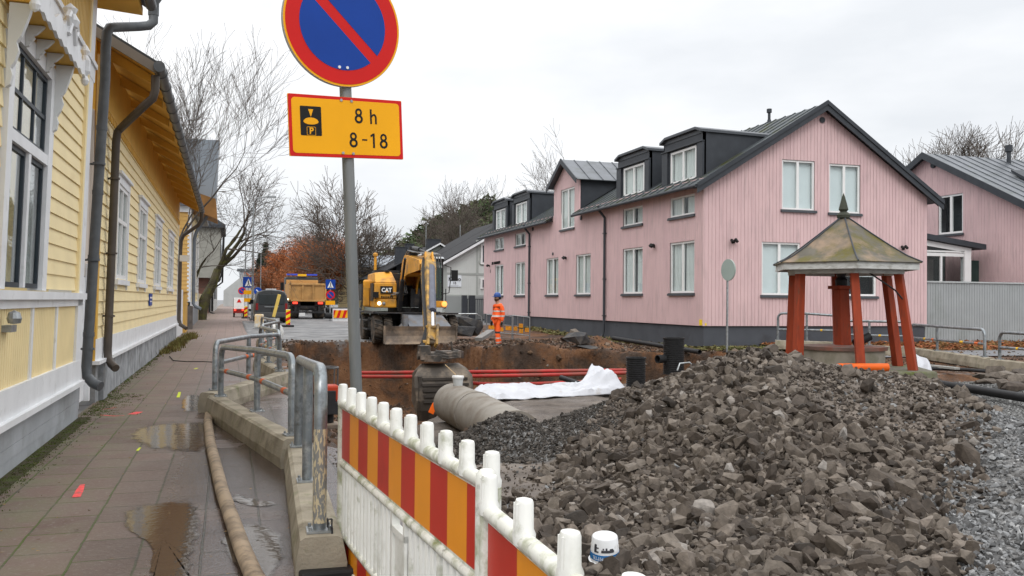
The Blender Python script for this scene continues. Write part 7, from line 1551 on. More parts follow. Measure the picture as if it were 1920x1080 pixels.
# round mirror sign turned away
q = PD(1363, 656, 27.3); t = thing('round_sign_post', (q.x, q.y, 0), 'round sign seen edge on on a thin grey post before the pink corner', 'traffic sign')
MB().tube([(q.x, q.y, -.1), (q.x+.01, q.y, 2.95)], .034, 8).build('pole', M_['galv'], t)
mb = MB(); dn = Vector((math.cos(R(-20)), math.sin(R(-20))*1, 0)); cc_ = Vector((q.x, q.y-.06, 2.62)); n = 24; dn = Vector((-.992, -.126, 0)); ax_ = Vector((.126, -.992, 0))
mb.add([tuple(cc_+dn*w_+(ax_*math.cos(6.283*i/n)+Vector((0, 0, 1))*math.sin(6.283*i/n))*.33) for w_ in (-.02, .02) for i in range(n)], [tuple(range(n))[::-1], tuple(range(n, 2*n))]+[(i, (i+1) % n, (i+1) % n+n, i+n) for i in range(n)]); mb.build('disc', mat('dull_green_grey_disc', (.30, .36, .33), .5, .06, 2), t)

# ================================================================== THINGS IN AND BY THE TRENCH
# concrete pipe: two lengths
c0, c1, c2_ = PD(849, 757, 17.0), PD(893, 777, 15.35), PD(968, 806, 12.9)
cm = mat('grey_concrete_pipe', (.27, .25, .22), .8, .12, 2, c2=(.17, .14, .11), amt=.42, scale2=2.2, c3=(.10, .08, .06), amt3=.27, scale3=6, bump=.003, bscale=40)
zc = -.33
A_ = Vector((c0.x, c0.y, zc)); B_ = Vector((c1.x, c1.y, zc)); C_ = Vector((c2_.x, c2_.y, zc-.02)); dd = (C_-A_).normalized()
for a, b, lab in ((A_, B_, 'first length of grey concrete pipe, open end by the bucket'), (B_+dd*.02, C_, 'second length of grey concrete pipe, running under the crushed stone heap')):
    o = thing('concrete_pipe', a, lab, 'concrete pipe', 'concrete pipe lengths'); MB().ring(a, b, .375, .31, 40).build('barrel', cm, o, smooth=True); MB().ring(b-dd*.06, b-dd*.0, .385, .374, 40).build('collar', cm, o, smooth=True)
o = thing('small_tub', A_+Vector((0, 0, .37)), 'small clear tub with a white rim on top of the concrete pipe', 'tub'); q = A_+dd*.42; MB().lathe([(.085, 0), (.10, .14), (.095, .14), (.08, .01)], (q.x, q.y, .04), 18).build('wall', mat('milky_plastic', (.5, .52, .52), .3, .08, 8), o, smooth=True); MB().lathe([(.098, .135), (.112, .14), (.112, .175), (.10, .18), (.095, .15)], (q.x, q.y, .04), 18).build('rim', M_['whiteclean'], o, smooth=True)
tag(MB().bar((q.x-.04, q.y, .24), (q.x-.22, q.y+.1, .42), .014, .014).build('stick', mat('pale_wood', (.5, .36, .2), .7, .1, 3)), 'thin wooden stick poking out of the tub on the pipe', 'stick')
q = PD(812, 766, 18.5); tag(MB().bar(q+Vector((-.05, 0, -.1)), q+Vector((.05, 0, .1)), .12, .03, up=(0, -1, 0)).build('marker_rag', M_['orange'], bevel=.01), 'small orange and white scrap lying between bucket and concrete pipe', 'scrap')
# red conduits crossing the trench
rdm = mat('red_conduit', (.40, .035, .03), .45, .15, 2, c2=(.20, .07, .05), amt=.46, scale2=3, stretch2=(.4, 1, 1))
for i, (pa, pm, pb, lab) in enumerate((((660, 699), (900, 697), (1176, 694), 'topmost red conduit crossing the trench'), ((665, 706), (905, 705), (1176, 699), 'middle red conduit crossing the trench, just under the topmost one'), ((875, 717), (980, 720), (1165, 711), 'lowest red conduit, passing behind the white cloth'))):
    a, m_, b = PD(*pa, 26.5-.15*i), PD(*pm, 26.0-.15*i), PD(*pb, 25.6-.15*i); P = []
    for k in range(13):
        t_ = k/12; P.append((1-t_)**2*a+2*t_*(1-t_)*(2*m_-(a+b)*.5)+t_*t_*b)
    tag(MB().tube(P, .052, 10).build('conduit', rdm, smooth=True), lab, 'conduit', 'red conduits')
tag(MB().tube([PD(1052, 708, 24.3), PD(1085, 719, 23.5)], .07, 10).build('plastic_pipe', M_['black'], smooth=True), 'short black pipe end above the white cloth', 'pipe')
# crumpled white filter cloth
ca, cb_ = PD(932, 748, 20.4), PD(1192, 735, 22.2)
def cloth(u, v):
    base = ca.lerp(cb_, u); z0 = -.66; fw_ = Vector((-.25, .97, 0)); rise = .17+.42*math.exp(-((u-.93)/.16)**2)-.0*u
    p = base+fw_*(v*(1.3+.5*math.sin(u*7))); e = math.sin(min(1, v*1.4)*math.pi/2)
    cr = .09*mnoise.noise(Vector((u*9, v*4, 0)))+.035*mnoise.noise(Vector((u*22+v*11, v*9, 3)))+.07*(1-abs(math.sin(u*8+v*5+2*mnoise.noise(Vector((u*5, v*5, 9)))))**.5)
    sh_ = min(1, u*7)*min(1, (1-u)*14+.1)
    return (p.x, p.y, z0+.02+(rise*e*sh_+cr*(1.2 if v > .05 else .3)))
mb = MB(); mb.sheet(cloth, 70, 24); tag(mb.build('filter_cloth', M_['fab'], smooth=True, recalc=False, thick=.01), 'large crumpled white filter cloth lying across the trench fill', 'cloth')
# black ribbed manhole shafts
def shaft(px, py, d, r, h, z0, lab, stub=False):
    q = PD(px, py, d); t = thing('manhole_shaft', (q.x, q.y, z0), lab, 'manhole shaft', 'black ribbed shafts'); P = []; z = 0
    rib = []
    k = 0
    while z < h: rib += [(r, z), (r, z+.022), (r-.018, z+.030), (r-.018, z+.045)]; z += .052
    rib += [(r+.012, h), (r+.012, h+.035), (r-.03, h+.035), (r-.03, h-.4), (0, h-.4)]
    MB().lathe(rib, (q.x, q.y, z0), 30).build('ribbed_wall', M_['black'], t, smooth=True)
    if stub: MB().ring((q.x-r-.25, q.y-.1, z0+.42), (q.x-r+.05, q.y, z0+.42), .11, .09).build('socket', M_['black'], t)
shaft(1192, 735, 21.5, .235, .98, -.72, 'nearer black ribbed manhole shaft, at the end of the white cloth'); shaft(1263, 700, 24.2, .285, .95, -.32, 'farther black ribbed manhole shaft with a side socket', True)
mb = MB(); p = PD(1270, 695, 20); mb.tube([p, p+Vector((.06, 0, .16)), p+Vector((.3, 0, .18)), p+Vector((.45, 0, .05))], .02, 6); tag(mb.build('bent_rod', M_['galv'], smooth=True), 'bent pale metal rod sticking out behind the rock heap', 'rod')
# long black pipes
a, b = PG(1737, 716, .12), PG(1960, 752, .12); tag(MB().ring(a, b, .075, .06, 16).build('plastic_pipe', M_['black'], smooth=True), 'long black plastic pipe lying on the gravel at the right edge', 'pipe')
a, b = PD(1150, 634, 32.5), PD(1312, 660, 27.0); tag(MB().ring(a, b, .075, .06, 12).build('plastic_pipe', M_['black'], smooth=True), 'black pipe lying along the foot of the pink house', 'pipe')
a, b = PG(1715, 683, .12), PG(1795, 691, .12); tag(MB().bar(a, b, .15, .05).build('plank', mat('grey_weathered_plank', (.30, .30, .28), .8, .1, 3)), 'grey weathered plank before the long right railing', 'plank')
a, b = PG(1716, 690, .06), PG(1920, 702, .06); tag(MB().tube([a, a.lerp(b, .5)+Vector((0, 0, .03)), b], .04, 8).build('plastic_pipe', M_['black'], smooth=True), 'thin black pipe under the right railing blocks', 'pipe')
# trench rammer
q = PG(618, 742, -.02); q = PD(618, 735, 14.5); z0 = float(gz(q.x, q.y)); z0 = -.35
t = thing('trench_rammer', (q.x, q.y, z0), 'red and black trench rammer with a looped handle, left of the sign pole', 'rammer')
rb = mat('red_machine_cover', (.45, .05, .02), .45, .12, 3)
lb(t, 'engine_cover', rb, (-.13, .13, -.16, .16, .32, .58), bevel=.03); lb(t, 'engine', M_['iron'], (-.15, .12, -.2, .14, .12, .32), (-.17, -.1, -.1, .1, .25, .45), (-.05, .08, -.2, -.15, .3, .5), bevel=.01); lb(t, 'foot_plate', M_['steel'], (-.15, .15, -.25, .15, -.1, -.03), bevel=.01)
MB().tube([(0, 0, -.05), (0, 0, .15)], .07, 12).build('bellows', M_['black'], t, local=True)
mb = MB(); mb.tube([(.13*math.cos(6.283*i/14), .2*math.sin(6.283*i/14), .86) for i in range(15)], .016, 6)
for x, y in ((-.13, 0), (.13, 0), (-.09, .14), (.09, .14)): mb.tube([(x*.9, y, .3), (x, y, .86)], .014, 6)
mb.build('handle', mat('scuffed_white_tube', (.10, .10, .10), .5, .15, 6), t, local=True)
mb = MB(); pts = [PD(x, y, d) for x, y, d in ((540, 672, 12.6), (548, 690, 12.4), (562, 705, 12.5), (575, 708, 12.9), (590, 700, 13.6))]; mb.tube(pts, .022, 8); tag(mb.build('green_hose', mat('green_hose_rubber', (.10, .17, .12), .5, .15, 5), smooth=True), 'dull green hose slung from the second railing into the trench', 'hose')
a, b = PD(560, 655, 24), PD(800, 664, 27)
# ================================================================== BROKEN ROCK, CRUSHED STONE
def rock_protos(n, seed, npts=9, flat=.75):
    rg = random.Random(seed); out = []
    for _ in range(n):
        bm = bmesh.new(); s = Vector((rg.uniform(.75, 1.25), rg.uniform(.65, 1.0), rg.uniform(.45, .85)*flat/.75))
        for k in range(npts):
            v = Vector((rg.gauss(0, 1), rg.gauss(0, 1), rg.gauss(0, 1))).normalized(); m_ = max(abs(v.x), abs(v.y), abs(v.z)); v = v*(1-.35)+v/m_*.35*.9; bm.verts.new((v.x*s.x*.5, v.y*s.y*.5, v.z*s.z*.5))
        bmesh.ops.convex_hull(bm, input=bm.verts); bmesh.ops.delete(bm, geom=[v for v in bm.verts if not v.link_faces], context='VERTS'); bmesh.ops.triangulate(bm, faces=bm.faces)
        bm.verts.index_update(); out.append((np.array([v.co[:] for v in bm.verts]), np.array([[v.index for v in f.verts] for f in bm.faces]))); bm.free()
    return out
def scatter(name, mats, pos, size, seed, protos, label=None, cat=None, kind='stuff', parent_tag=True, tilt=1.):
    rg = np.random.default_rng(seed); V = []; F = []; k = 0
    q = rg.normal(size=(len(pos), 4)); 
    if tilt < 1: q[:, 1:3] *= tilt
    q /= np.linalg.norm(q, axis=1)[:, None]
    w_, x, y, z = q.T
    Rm = np.stack([1-2*(y*y+z*z), 2*(x*y-z*w_), 2*(x*z+y*w_), 2*(x*y+z*w_), 1-2*(x*x+z*z), 2*(y*z-x*w_), 2*(x*z-y*w_), 2*(y*z+x*w_), 1-2*(x*x+y*y)], -1).reshape(-1, 3, 3)
    pid = rg.integers(0, len(protos), len(pos))
    for p, (pv, pf_) in enumerate(protos):
        ii = np.nonzero(pid == p)[0]
        if not len(ii): continue
        vv = np.einsum('nij,kj->nki', Rm[ii], pv)*size[ii][:, None, None]+pos[ii][:, None, :]
        ff = pf_[None]+(np.arange(len(ii))*len(pv))[:, None, None]+k
        V.append(vv.reshape(-1, 3)); F.append(ff.reshape(-1, 3)); k += len(ii)*len(pv)
    V = np.concatenate(V); F = np.concatenate(F); me = bpy.data.meshes.new(name); o = bpy.data.objects.new(name, me); col.objects.link(o)
    c = V.mean(0); c[2] = V[:, 2].min(); V = V-c; o.location = c
    me.vertices.add(len(V)); me.vertices.foreach_set('co', V.ravel().astype(np.float32)); me.loops.add(F.size); me.loops.foreach_set('vertex_index', F.ravel().astype(np.int32))
    me.polygons.add(len(F)); me.polygons.foreach_set('loop_start', np.arange(0, F.size, 3, dtype=np.int32)); me.polygons.foreach_set('loop_total', np.full(len(F), 3, np.int32)); me.update(); me.validate(); me.polygons.foreach_set('use_smooth', [False]*len(me.polygons))
    me.materials.append(mats); 
    if label: tag(o, label, cat, kind=kind)
    return o
def rock_mat(name, st, rough=.75, bump=.0035):
    m = bpy.data.materials.new(name); m.use_nodes = True; nt = m.node_tree; b = nt.nodes['Principled BSDF']; L = nt.links.new; b.inputs['Roughness'].default_value = rough; b.inputs['Specular IOR Level'].default_value = .18
    g = N(nt, 'ShaderNodeNewGeometry'); r = N(nt, 'ShaderNodeValToRGB'); cr = r.color_ramp; cr.elements[0].position, cr.elements[0].color = st[0][0], (*st[0][1], 1); cr.elements[1].position, cr.elements[1].color = st[-1][0], (*st[-1][1], 1)
    for p, c in st[1:-1]: e = cr.elements.new(p); e.color = (*c, 1)
    L(g.outputs['Random Per Island'], r.inputs[0]); tc = N(nt, 'ShaderNodeTexCoord'); n = N(nt, 'ShaderNodeTexNoise'); n.inputs['Scale'].default_value = 22; n.inputs['Detail'].default_value = 6; L(tc.outputs['Object'], n.inputs['Vector'])
    q = N(nt, 'ShaderNodeMapRange'); q.inputs['From Min'].default_value = .3; q.inputs['From Max'].default_value = .7; q.inputs['To Min'].default_value = .72; q.inputs['To Max'].default_value = 1.3; L(n.outputs[0], q.inputs[0])
    s = N(nt, 'ShaderNodeVectorMath', operation='SCALE'); L(r.outputs[0], s.inputs[0]); L(q.outputs[0], s.inputs['Scale']); L(s.outputs[0], b.inputs['Base Color'])
    n2 = N(nt, 'ShaderNodeTexNoise'); n2.inputs['Scale'].default_value = 60; n2.inputs['Detail'].default_value = 5; L(tc.outputs['Object'], n2.inputs['Vector']); bp = N(nt, 'ShaderNodeBump'); bp.inputs['Distance'].default_value = bump; L(n2.outputs[0], bp.inputs['Height']); L(bp.outputs[0], b.inputs['Normal'])
    return m
rg = np.random.default_rng(5)
RP = rock_protos(36, 1, 14)
rkm = rock_mat('brown_grey_rock', [(0, (.031, .025, .020)), (.3, (.064, .051, .041)), (.6, (.101, .083, .067)), (.88, (.150, .127, .105)), (.96, (.17, .14, .115)), (1, (.24, .22, .20))], .7)
# the heap itself
n = 125000; X = rg.uniform(.95, 8.9, n); Y = rg.uniform(1.4, 12.0, n); pl, rr_ = pile(X, Y)
edge_ = 1.30+.10*vn(X, Y, 1.3, 6)
grey = ss(-.35, .35, (X-3.65)*.68-(Y-4.1)*.73+.30*vn(X, Y, 1.2, 6))            # lower right corner belongs to the light grey gravel
left = (X > .98) & (X > 1.0+.62*(Y-5.2)) & (X > 2.2+.82*(Y-7.2)) 
keep = (~((vn(X, Y, .9, 5) > .42) & (rg.uniform(size=n) < .40))) & ((rr_ < edge_) | ((Y < 7) & (X < 7))) & left & (rg.uniform(size=n) > grey) & ~((Y > 7.7) & (X < 2.3+.25*(Y-7.7)))
X, Y = X[keep], Y[keep]; Z = gz(X, Y); n = len(X)
pt_ = vn(X, Y, .9, 5)                                # patches of fines
size = np.exp(rg.normal(-2.80, .48, n)); size = np.clip(size*np.where(pt_ > .35, .60, 1.08), .022, .22)
scatter('rock_heap', rkm, np.stack([X, Y, Z+size*rg.uniform(-.12, .34, n)], -1), size*.92, 8, RP, 'large heap of broken brown grey rock in the foreground', 'rock heap')
# a few big stones picked out by eye
big = [(1325, 1058, 5.6, .17), (1262, 1020, 5.9, .15), (1560, 870, 8.2, .24), (1450, 700, 10.2, .26), (1495, 760, 9.6, .22), (1630, 730, 9.4, .26), (1655, 905, 7.6, .30), (1410, 935, 7.4, .22), (1585, 940, 6.9, .26), (1500, 745, 9.8, .2), (1590, 700, 9.6, .24), (1350, 740, 10.0, .22), (1815, 860, 8.3, .28)]
P = [PG(x, y, 0) for x, y, d, s in big]; pos = []
for x, y, d, s in big:
    best = None
    for t_ in np.arange(3.5, 14, .03):
        p = PD(x, y, t_)
        if p.z < float(gz(p.x, p.y))+.03: best = p; break
    pos.append(best if best is not None else PD(x, y, d))
for i, p in enumerate(pos[:0]): pass
scatter('boulders', rkm, np.array([tuple(p) for p in pos]), np.array([b[3]*1.1 for b in big]), 3, RP[:9], 'bigger angular stones lying in the face of the rock heap', 'boulders')
# grey gravel at lower right and on the ground to the right
gm = rock_mat('light_grey_gravel', [(0, (.08, .08, .08)), (.4, (.145, .145, .145)), (.8, (.225, .23, .235)), (1, (.34, .34, .335))], .7)
GP = rock_protos(14, 4, 8)
n = 46000; X = rg.uniform(2.6, 10.5, n); Y = rg.uniform(1.4, 8.4, n)
grey = ss(-.5, .35, (X-3.65)*.68-(Y-4.1)*.73+.30*vn(X, Y, 1.2, 6)); keep = (rg.uniform(size=n) < grey*1.0+.05) & (X < 1.25*Y+2.5)
X, Y = X[keep], Y[keep]; Z = gz(X, Y); n = len(X); size = np.clip(np.exp(rg.normal(-3.40, .33, n)), .016, .09)
scatter('grey_gravel', gm, np.stack([X, Y, Z+size*rg.uniform(-.05, .35, n)], -1), size*1.2, 12, GP, 'light grey gravel spread at the lower right of the rock heap', 'gravel')
n = 42000; t_ = rg.uniform(size=n)**.6; Y = 7.0+8.6*(1-t_); X = rg.uniform(0, 1, n)*7+ (.62*Y+1.9); pz, rq = pile(X, Y)
keep = (rq > 1.0) & (X > 7.6) & (np.hypot(X-WX, Y-WY) > 1.6) & (Y < 15.2+.1*(X-12)); X, Y = X[keep], Y[keep]; n = len(X); size = np.clip(np.exp(rg.normal(-3.35, .3, n)), .018, .07)
gm2 = rock_mat('mid_grey_gravel', [(0, (.08, .08, .078)), (.5, (.15, .15, .146)), (1, (.27, .27, .265))], .75)
scatter('gravel_surface', gm2, np.stack([X, Y, gz(X, Y)+size*.1], -1), size*1.15, 13, GP, 'even grey gravel ground right of the heap, before the black pipe', 'gravel')
# dark crushed stone heap
n = 24000; X = rg.uniform(1.6, 4.8, n); Y = rg.uniform(8.2, 12.2, n); h = heap2(X, Y); keep = (h > .12) & (X > 1.3); X, Y, h = X[keep], Y[keep], h[keep]; n = len(X)
lft = ss(3.4, 2.2, X+.3*vn(X, Y, 1.5, 5)); size = np.clip(np.exp(rg.normal(-3.75, .35, n))*(1+lft*.9), .012, .09)
dm = rock_mat('dark_crushed_stone', [(0, (.03, .027, .024)), (.5, (.062, .055, .048)), (1, (.12, .107, .095))], .75)
scatter('crushed_stone_heap', dm, np.stack([X, Y, gz(X, Y)+size*.2], -1), size*1.2, 14, GP, 'small dark heap of crushed stone behind the striped fence, partly burying the concrete pipe', 'stone heap')
n = 4200; X = rg.uniform(.98, 3.0, n); Y = rg.uniform(1.8, 9.6, n); X, Y = X[:n], Y[:n]; size = np.clip(np.exp(rg.normal(-3.5, .45, n)), .012, .09)
scatter('loose_stones', rkm, np.stack([X, Y, gz(X, Y)+size*.15], -1), size, 15, GP, 'loose stones spread along the foot of the striped fence', 'loose stones')
# clods and stones on the earth faces of the trench
em = rock_mat('earth_clods', [(0, (.035, .026, .02)), (.5, (.075, .05, .036)), (.8, (.12, .075, .045)), (1, (.20, .17, .145))], .9, .006)
n = 26000; X = rg.uniform(.9, 16, n); Y = rg.uniform(10.5, 36, n); d_ = sdist(X, Y, PIT)
keep = (((d_ > -1.2) & (d_ < 1.8) & ~((Y < 24) & (X > 3.5) & (d_ > .3))) | ((d_ < 0) & (X > 8) & (Y > 25) & (Y < 38) & (X < 15.4))) & (rg.uniform(size=n) < .65) & ~((X < 1.8) & (d_ < -.15)) & ~((Y > 34.9) & (X < 8))
X, Y = X[keep], Y[keep]; n = len(X); size = np.clip(np.exp(rg.normal(-2.75, .5, n)), .03, .32)
scatter('earth_clods', em, np.stack([X, Y, gz(X, Y)+size*.1], -1), size, 16, RP, 'brown clods and stones on the churned earth round the trench', 'earth clods')
n = 5200; X = rg.uniform(8.5, 30, n); Y = rg.uniform(16.3, 30, n); keep = (sdist(X, Y, PIT) < -.2) & (Y < 27.4) & (Y > 16.6+.1*(X-12)) & (X-.62*Y > -2); X, Y = X[keep], Y[keep]; n = len(X); size = np.clip(np.exp(rg.normal(-2.8, .45, n)), .03, .2)
scatter('rubble_strip', em, np.stack([X, Y, gz(X, Y)+size*.1], -1), size, 17, RP, 'brown rubble on the ground behind the well', 'rubble')
# individual larger blocks
def block(px, py, d, s, m_, lab, seed, sc3=(1, .8, .6), cat='stone', group=None, z=None):
    p = PD(px, py, d); V, F = RP[seed % 36]; mb = MB(); mb.add([(p.x+v[0]*s*sc3[0], p.y+v[1]*s*sc3[1], p.z+v[2]*s*sc3[2]) for v in V], [tuple(f) for f in F]); return tag(mb.build('broken_slab' if cat != 'stone' else 'stone', m_), lab, cat, group)
asp = mat('broken_asphalt', (.05, .05, .052), .7, .3, 3, c2=(.13, .11, .09), amt=.4, scale2=3, bump=.02, bscale=15)
block(1082, 636, 29.6, 1.1, asp, 'dark lump of broken asphalt before the pink house', 3, (1.1, .8, .75), 'asphalt lump'); block(1098, 652, 28.4, .7, asp, 'flat grey piece of asphalt on the trench edge', 5, (1.2, .6, .4), 'asphalt piece')
block(1069, 636, 30.5, .8, asp, 'thin tilted asphalt slab left of the dark lump', 9, (1.3, .6, .3), 'asphalt slab'); block(1084, 628, 31, .75, rkm, 'grey boulder at the foot of the pink house', 12, (1, .9, .9), 'boulder')
for i, (x, y, d, s, lb_) in enumerate(((847, 612, 37.5, 1.5, 'rearmost broken asphalt slab in the heap right of the blade'), (866, 600, 37.0, 1.5, 'brown topped asphalt slab at the top of the heap right of the blade'), (862, 622, 36.0, 2.1, 'long dark asphalt slab at the bottom of the heap right of the blade'), (880, 612, 36.5, 1.5, 'upright asphalt slab at the right end of the heap by the blade'), (838, 622, 35.6, 1.0, 'small asphalt slab nearest the blade'))): block(x, y, d, s, asp, lb_, 5+i*4, (.75, .5, .35 if i != 3 else .8), 'asphalt slab', 'broken asphalt by the blade')
a, b = PD(897, 636, 33.5), PD(921, 621, 34.5); tag(MB().bar(a, b, .3, .12).build('kerb_stone', mat('grey_kerb', (.24, .23, .22), .8, .15, 4)), 'grey kerb stone lying slanted left of the worker', 'kerb stone')
for i, (x, y, d, s) in enumerate(((1863, 708, 16.8, .5), (1890, 704, 16.9, .55), (1913, 712, 16.6, .5), (1880, 722, 16.0, .45), (1905, 726, 15.8, .5), (1848, 716, 16.4, .4), (1868, 696, 17.4, .45), (1922, 700, 17.2, .55), (1838, 705, 17, .35))):
    block(x, y, d, s, rkm, 'brown paving block in the rough heap at the right edge', 7+i*3, (1, .7, .7), 'stone block', 'stone blocks at the right edge')
# fallen leaves by the houses
def leafbed(name, x0, x1, y0, y1, n, z, lab, cols, s=.05):
    rg2 = random.Random(name); mb = MB()
    for _ in range(n):
        x, y = rg2.uniform(x0, x1), rg2.uniform(y0, y1); q = Vector((x, y, z(x, y)+rg2.uniform(.0, .05))); mb.add([q+Vector((rg2.gauss(0, s), rg2.gauss(0, s), rg2.gauss(0, s*.5))) for _ in range(3)], [(0, 1, 2)])
    o = mb.build(name, cols, recalc=False); return tag(o, lab, 'leaves', kind='stuff')
lm = mat('fallen_leaves', (.24, .085, .035), .8, .3, 2, island=.55, c2=(.20, .14, .05), amt=.42, scale2=2)
mb = MB(); mb.sheet(lambda u, v: (18+u*30, 25.4+v*2.5, .02+.16*v+.03*math.sin(u*60)*math.sin(v*9)), 60, 8); struct(mb, 'leafy_verge', mat('leafy_soil', (.085, .07, .028), .95, .4, 3, c2=(.16, .065, .03), amt=.45, scale2=5, bump=.02), recalc=False)
leafbed('fallen_leaves', 18, 36, 25.3, 27.9, 5200, lambda x, y: .04+.16*(y-25.4)/2.5, 'red brown fallen leaves on the verge under the grey fence', lm, .06)
gm_ = mat('dull_verge_plants', (.13, .13, .05), .85, .35, 2, island=.5, c2=(.16, .10, .05), amt=.42, scale2=2)
leafbed('verge_plants', 14.9, 18.2, 26.3, 27.7, 1800, lambda x, y: .05, 'low greenish weeds and leaves at the pink corner', gm_, .06)
leafbed('wall_weeds', 14.7, 15.7, 28, 46, 2200, lambda x, y: float(gz(x, y))+.03, 'weeds and litter along the foot of the long pink wall', gm_, .07)
# pale asphalt lane behind the right railings
mb = MB(); mb.sheet(lambda u, v: (19+u*60, 22.5+v*2.95, .02), 4, 2); struct(mb, 'lane', mat('lane_asphalt', (.17, .175, .185), .6, .12, 1.5, c2=(.22, .22, .22), amt=.4, scale2=2), recalc=False)
mb = MB(); rg2 = random.Random(44)
for _ in range(420):
    x, y = rg2.uniform(-1.8, .5), 3.5+rg2.random()**1.4*22; s = rg2.uniform(.006, .018); q = Vector((x, y, .008)); mb.add([q+Vector((rg2.gauss(0, s), rg2.gauss(0, s), rg2.uniform(-.004, .006))) for _ in range(3)], [(0, 1, 2)])
tag(mb.build('leaf_litter', mat('litter_bits', (.22, .15, .07), .8, .4, 3, island=.7), recalc=False), 'small leaf bits and grit scattered over the pavement slabs', 'litter', kind='stuff')
# the white bucket lying on the stones
p = None
for t_ in np.arange(3.5, 9, .01):
    p = PD(1134, 1046, t_)
    if p.z < float(gz(p.x, p.y))+.06: break
bk_ = thing('plastic_bucket', p, 'upturned white plastic pot with a blue printed band lying among the rocks', 'bucket')
ml = Matrix.Translation(Vector((p.x, p.y, p.z-.02))) @ Matrix.Rotation(R(-4), 4, 'Y') @ Matrix.Rotation(R(8), 4, 'X')
S = 5.35/1682; rb_, rt2 = 27*S*p.length/5.35*1.0, 24*S
hgt = .165; R0, R1 = .088, .078
mb = MB(); mb.lathe([(R0+.010, 0), (R0+.012, .018), (R0+.003, .02), (R1, hgt-.006), (R1-.006, hgt), (0, hgt)], (0, 0, 0), 36); xf(mb, ml); mb.build('pot', mat('white_pot_plastic', (.70, .71, .72), .4, .05, 9, c2=(.35, .33, .30), amt=.30, scale2=14), bk_, smooth=True)
fr_ = lambda z: R0+.003+(R1-R0-.003)*(z-.02)/(hgt-.026)
mb = MB(); mb.lathe([(fr_(.035)+.0008, .035), (fr_(.072)+.0008, .072)], (0, 0, 0), 36); xf(mb, ml); mb.build('blue_band', mat('blue_print', (.02, .16, .42), .4, .08, 6), bk_, smooth=True, recalc=False)
def wrap(z0, ang0): 
    def f(u, v, w):
        z = z0-v; a = ang0-u/R1*-1; r = fr_(z)+.0015+w; q = ml @ Vector((r*math.cos(a), r*math.sin(a), z)); return tuple(q)
    return f
aa = math.atan2(-p.y, -p.x)
_wr = wrap(.053, aa+.02)
text('OS GLEITMITTEL', 'lettering', M_['whiteclean'], lambda u, v, w: _wr(-u, v, w), .028, bk_, thick=.0006, sx=.72)
for u0, u1_, v0, v1 in ((-.065, -.048, .085, .135), (-.048, -.035, .085, .095), (-.048, -.035, .11, .118), (-.02, .055, .088, .104), (-.012, -.004, .106, .116), (.005, .015, .104, .118), (.028, .05, .104, .112)):
    f = wrap(0, aa); n = 8; mb = MB(); V = [f(u0+(u1_-u0)*k/n, -v, 0) for v in (v0, v1) for k in range(n+1)]; mb.add(V, [(k, k+1, n+2+k, n+1+k) for k in range(n)]); mb.build('printed_patch', mat('worn_print', (.06, .06, .07), .6, .3, 30) if 'worn_print' not in bpy.data.materials else bpy.data.materials['worn_print'], bk_, recalc=False)

# ================================================================== THE WORKER
FP = PG(933, 655, .0); fx, fy = float(FP.x), float(FP.y); fz = float(gz(fx, fy))+.04
def skin(name, verts, edges, radii, m_, parent=None, root=0, sub=2):
    me = bpy.data.meshes.new(name); me.from_pydata(verts, edges, []); o = bpy.data.objects.new(name, me); col.objects.link(o)
    md = o.modifiers.new('skin', 'SKIN'); md.use_smooth_shade = True; md.branch_smoothing = .3
    for i, r in enumerate(radii):
        d = me.skin_vertices[0].data[i]; d.radius = (r, r) if not isinstance(r, tuple) else r; d.use_root = (i == root)
    s = o.modifiers.new('sub', 'SUBSURF'); s.levels = sub; s.render_levels = sub; me.materials.append(m_)
    dg = bpy.context.evaluated_depsgraph_get(); me2 = bpy.data.meshes.new_from_object(o.evaluated_get(dg)); bpy.data.objects.remove(o); o = bpy.data.objects.new(name, me2); col.objects.link(o)
    if parent: o.parent = parent
    me2.polygons.foreach_set('use_smooth', [True]*len(me2.polygons)); return o
skinm = mat('skin_tone', (.50, .30, .22), .6, .05, 5)
# body faces left (-x) and a little towards the viewer. figure about 1.80 m with helmet
S_ = {'pel': (0, 0, .96), 'ch': (.0, 0, 1.18), 'sh': (.01, 0, 1.42), 'nk': (-.01, 0, 1.50), 'hd0': (-.035, 0, 1.57), 'hd': (-.03, 0, 1.66), 'hd2': (-.03, 0, 1.73),
      'hl': (.0, -.10, .90), 'kl': (-.09, -.12, .50), 'al': (-.09, -.13, .10), 'tl': (-.25, -.14, .045), 'hr': (.0, .10, .90), 'kr': (.07, .13, .50), 'ar': (.21, .15, .11), 'tr': (.06, .17, .05),
      'sl': (.01, -.19, 1.40), 'el': (.05, -.24, 1.12), 'wl': (-.01, -.24, .88), 'sr': (.01, .19, 1.40), 'er': (.03, .25, 1.12), 'wr': (-.08, .24, .90)}
hand = {}
for s, w_ in (('l', S_['wl']), ('r', S_['wr'])):
    p0 = Vector(w_)+Vector((-.01, 0, -.09)); hand['p'+s] = tuple(p0)
    for k in range(4): hand['f%s%d' % (s, k)] = tuple(p0+Vector((-.03+.021*k, 0, -.045))); hand['g%s%d' % (s, k)] = tuple(p0+Vector((-.038+.021*k, .012 if s == 'l' else -.012, -.085+(.012 if k in (0, 3) else 0))))
    hand['th'+s] = tuple(p0+Vector((-.045, .0, .01))); hand['ti'+s] = tuple(p0+Vector((-.06, .005, -.03)))
S_.update(hand); keys = list(S_); rad = {'pel': .115, 'ch': .115, 'sh': .095, 'wa': .15, 'hem': .15, 'nk': .058, 'hd0': .075, 'hd': .095, 'hd2': .082, 'hl': .085, 'kl': .06, 'al': .042, 'tl': .026, 'hr': .085, 'kr': .06, 'ar': .042, 'tr': .026, 'sl': .062, 'el': .045, 'wl': .028, 'sr': .062, 'er': .045, 'wr': .028, 'pl': .032, 'pr': .032}
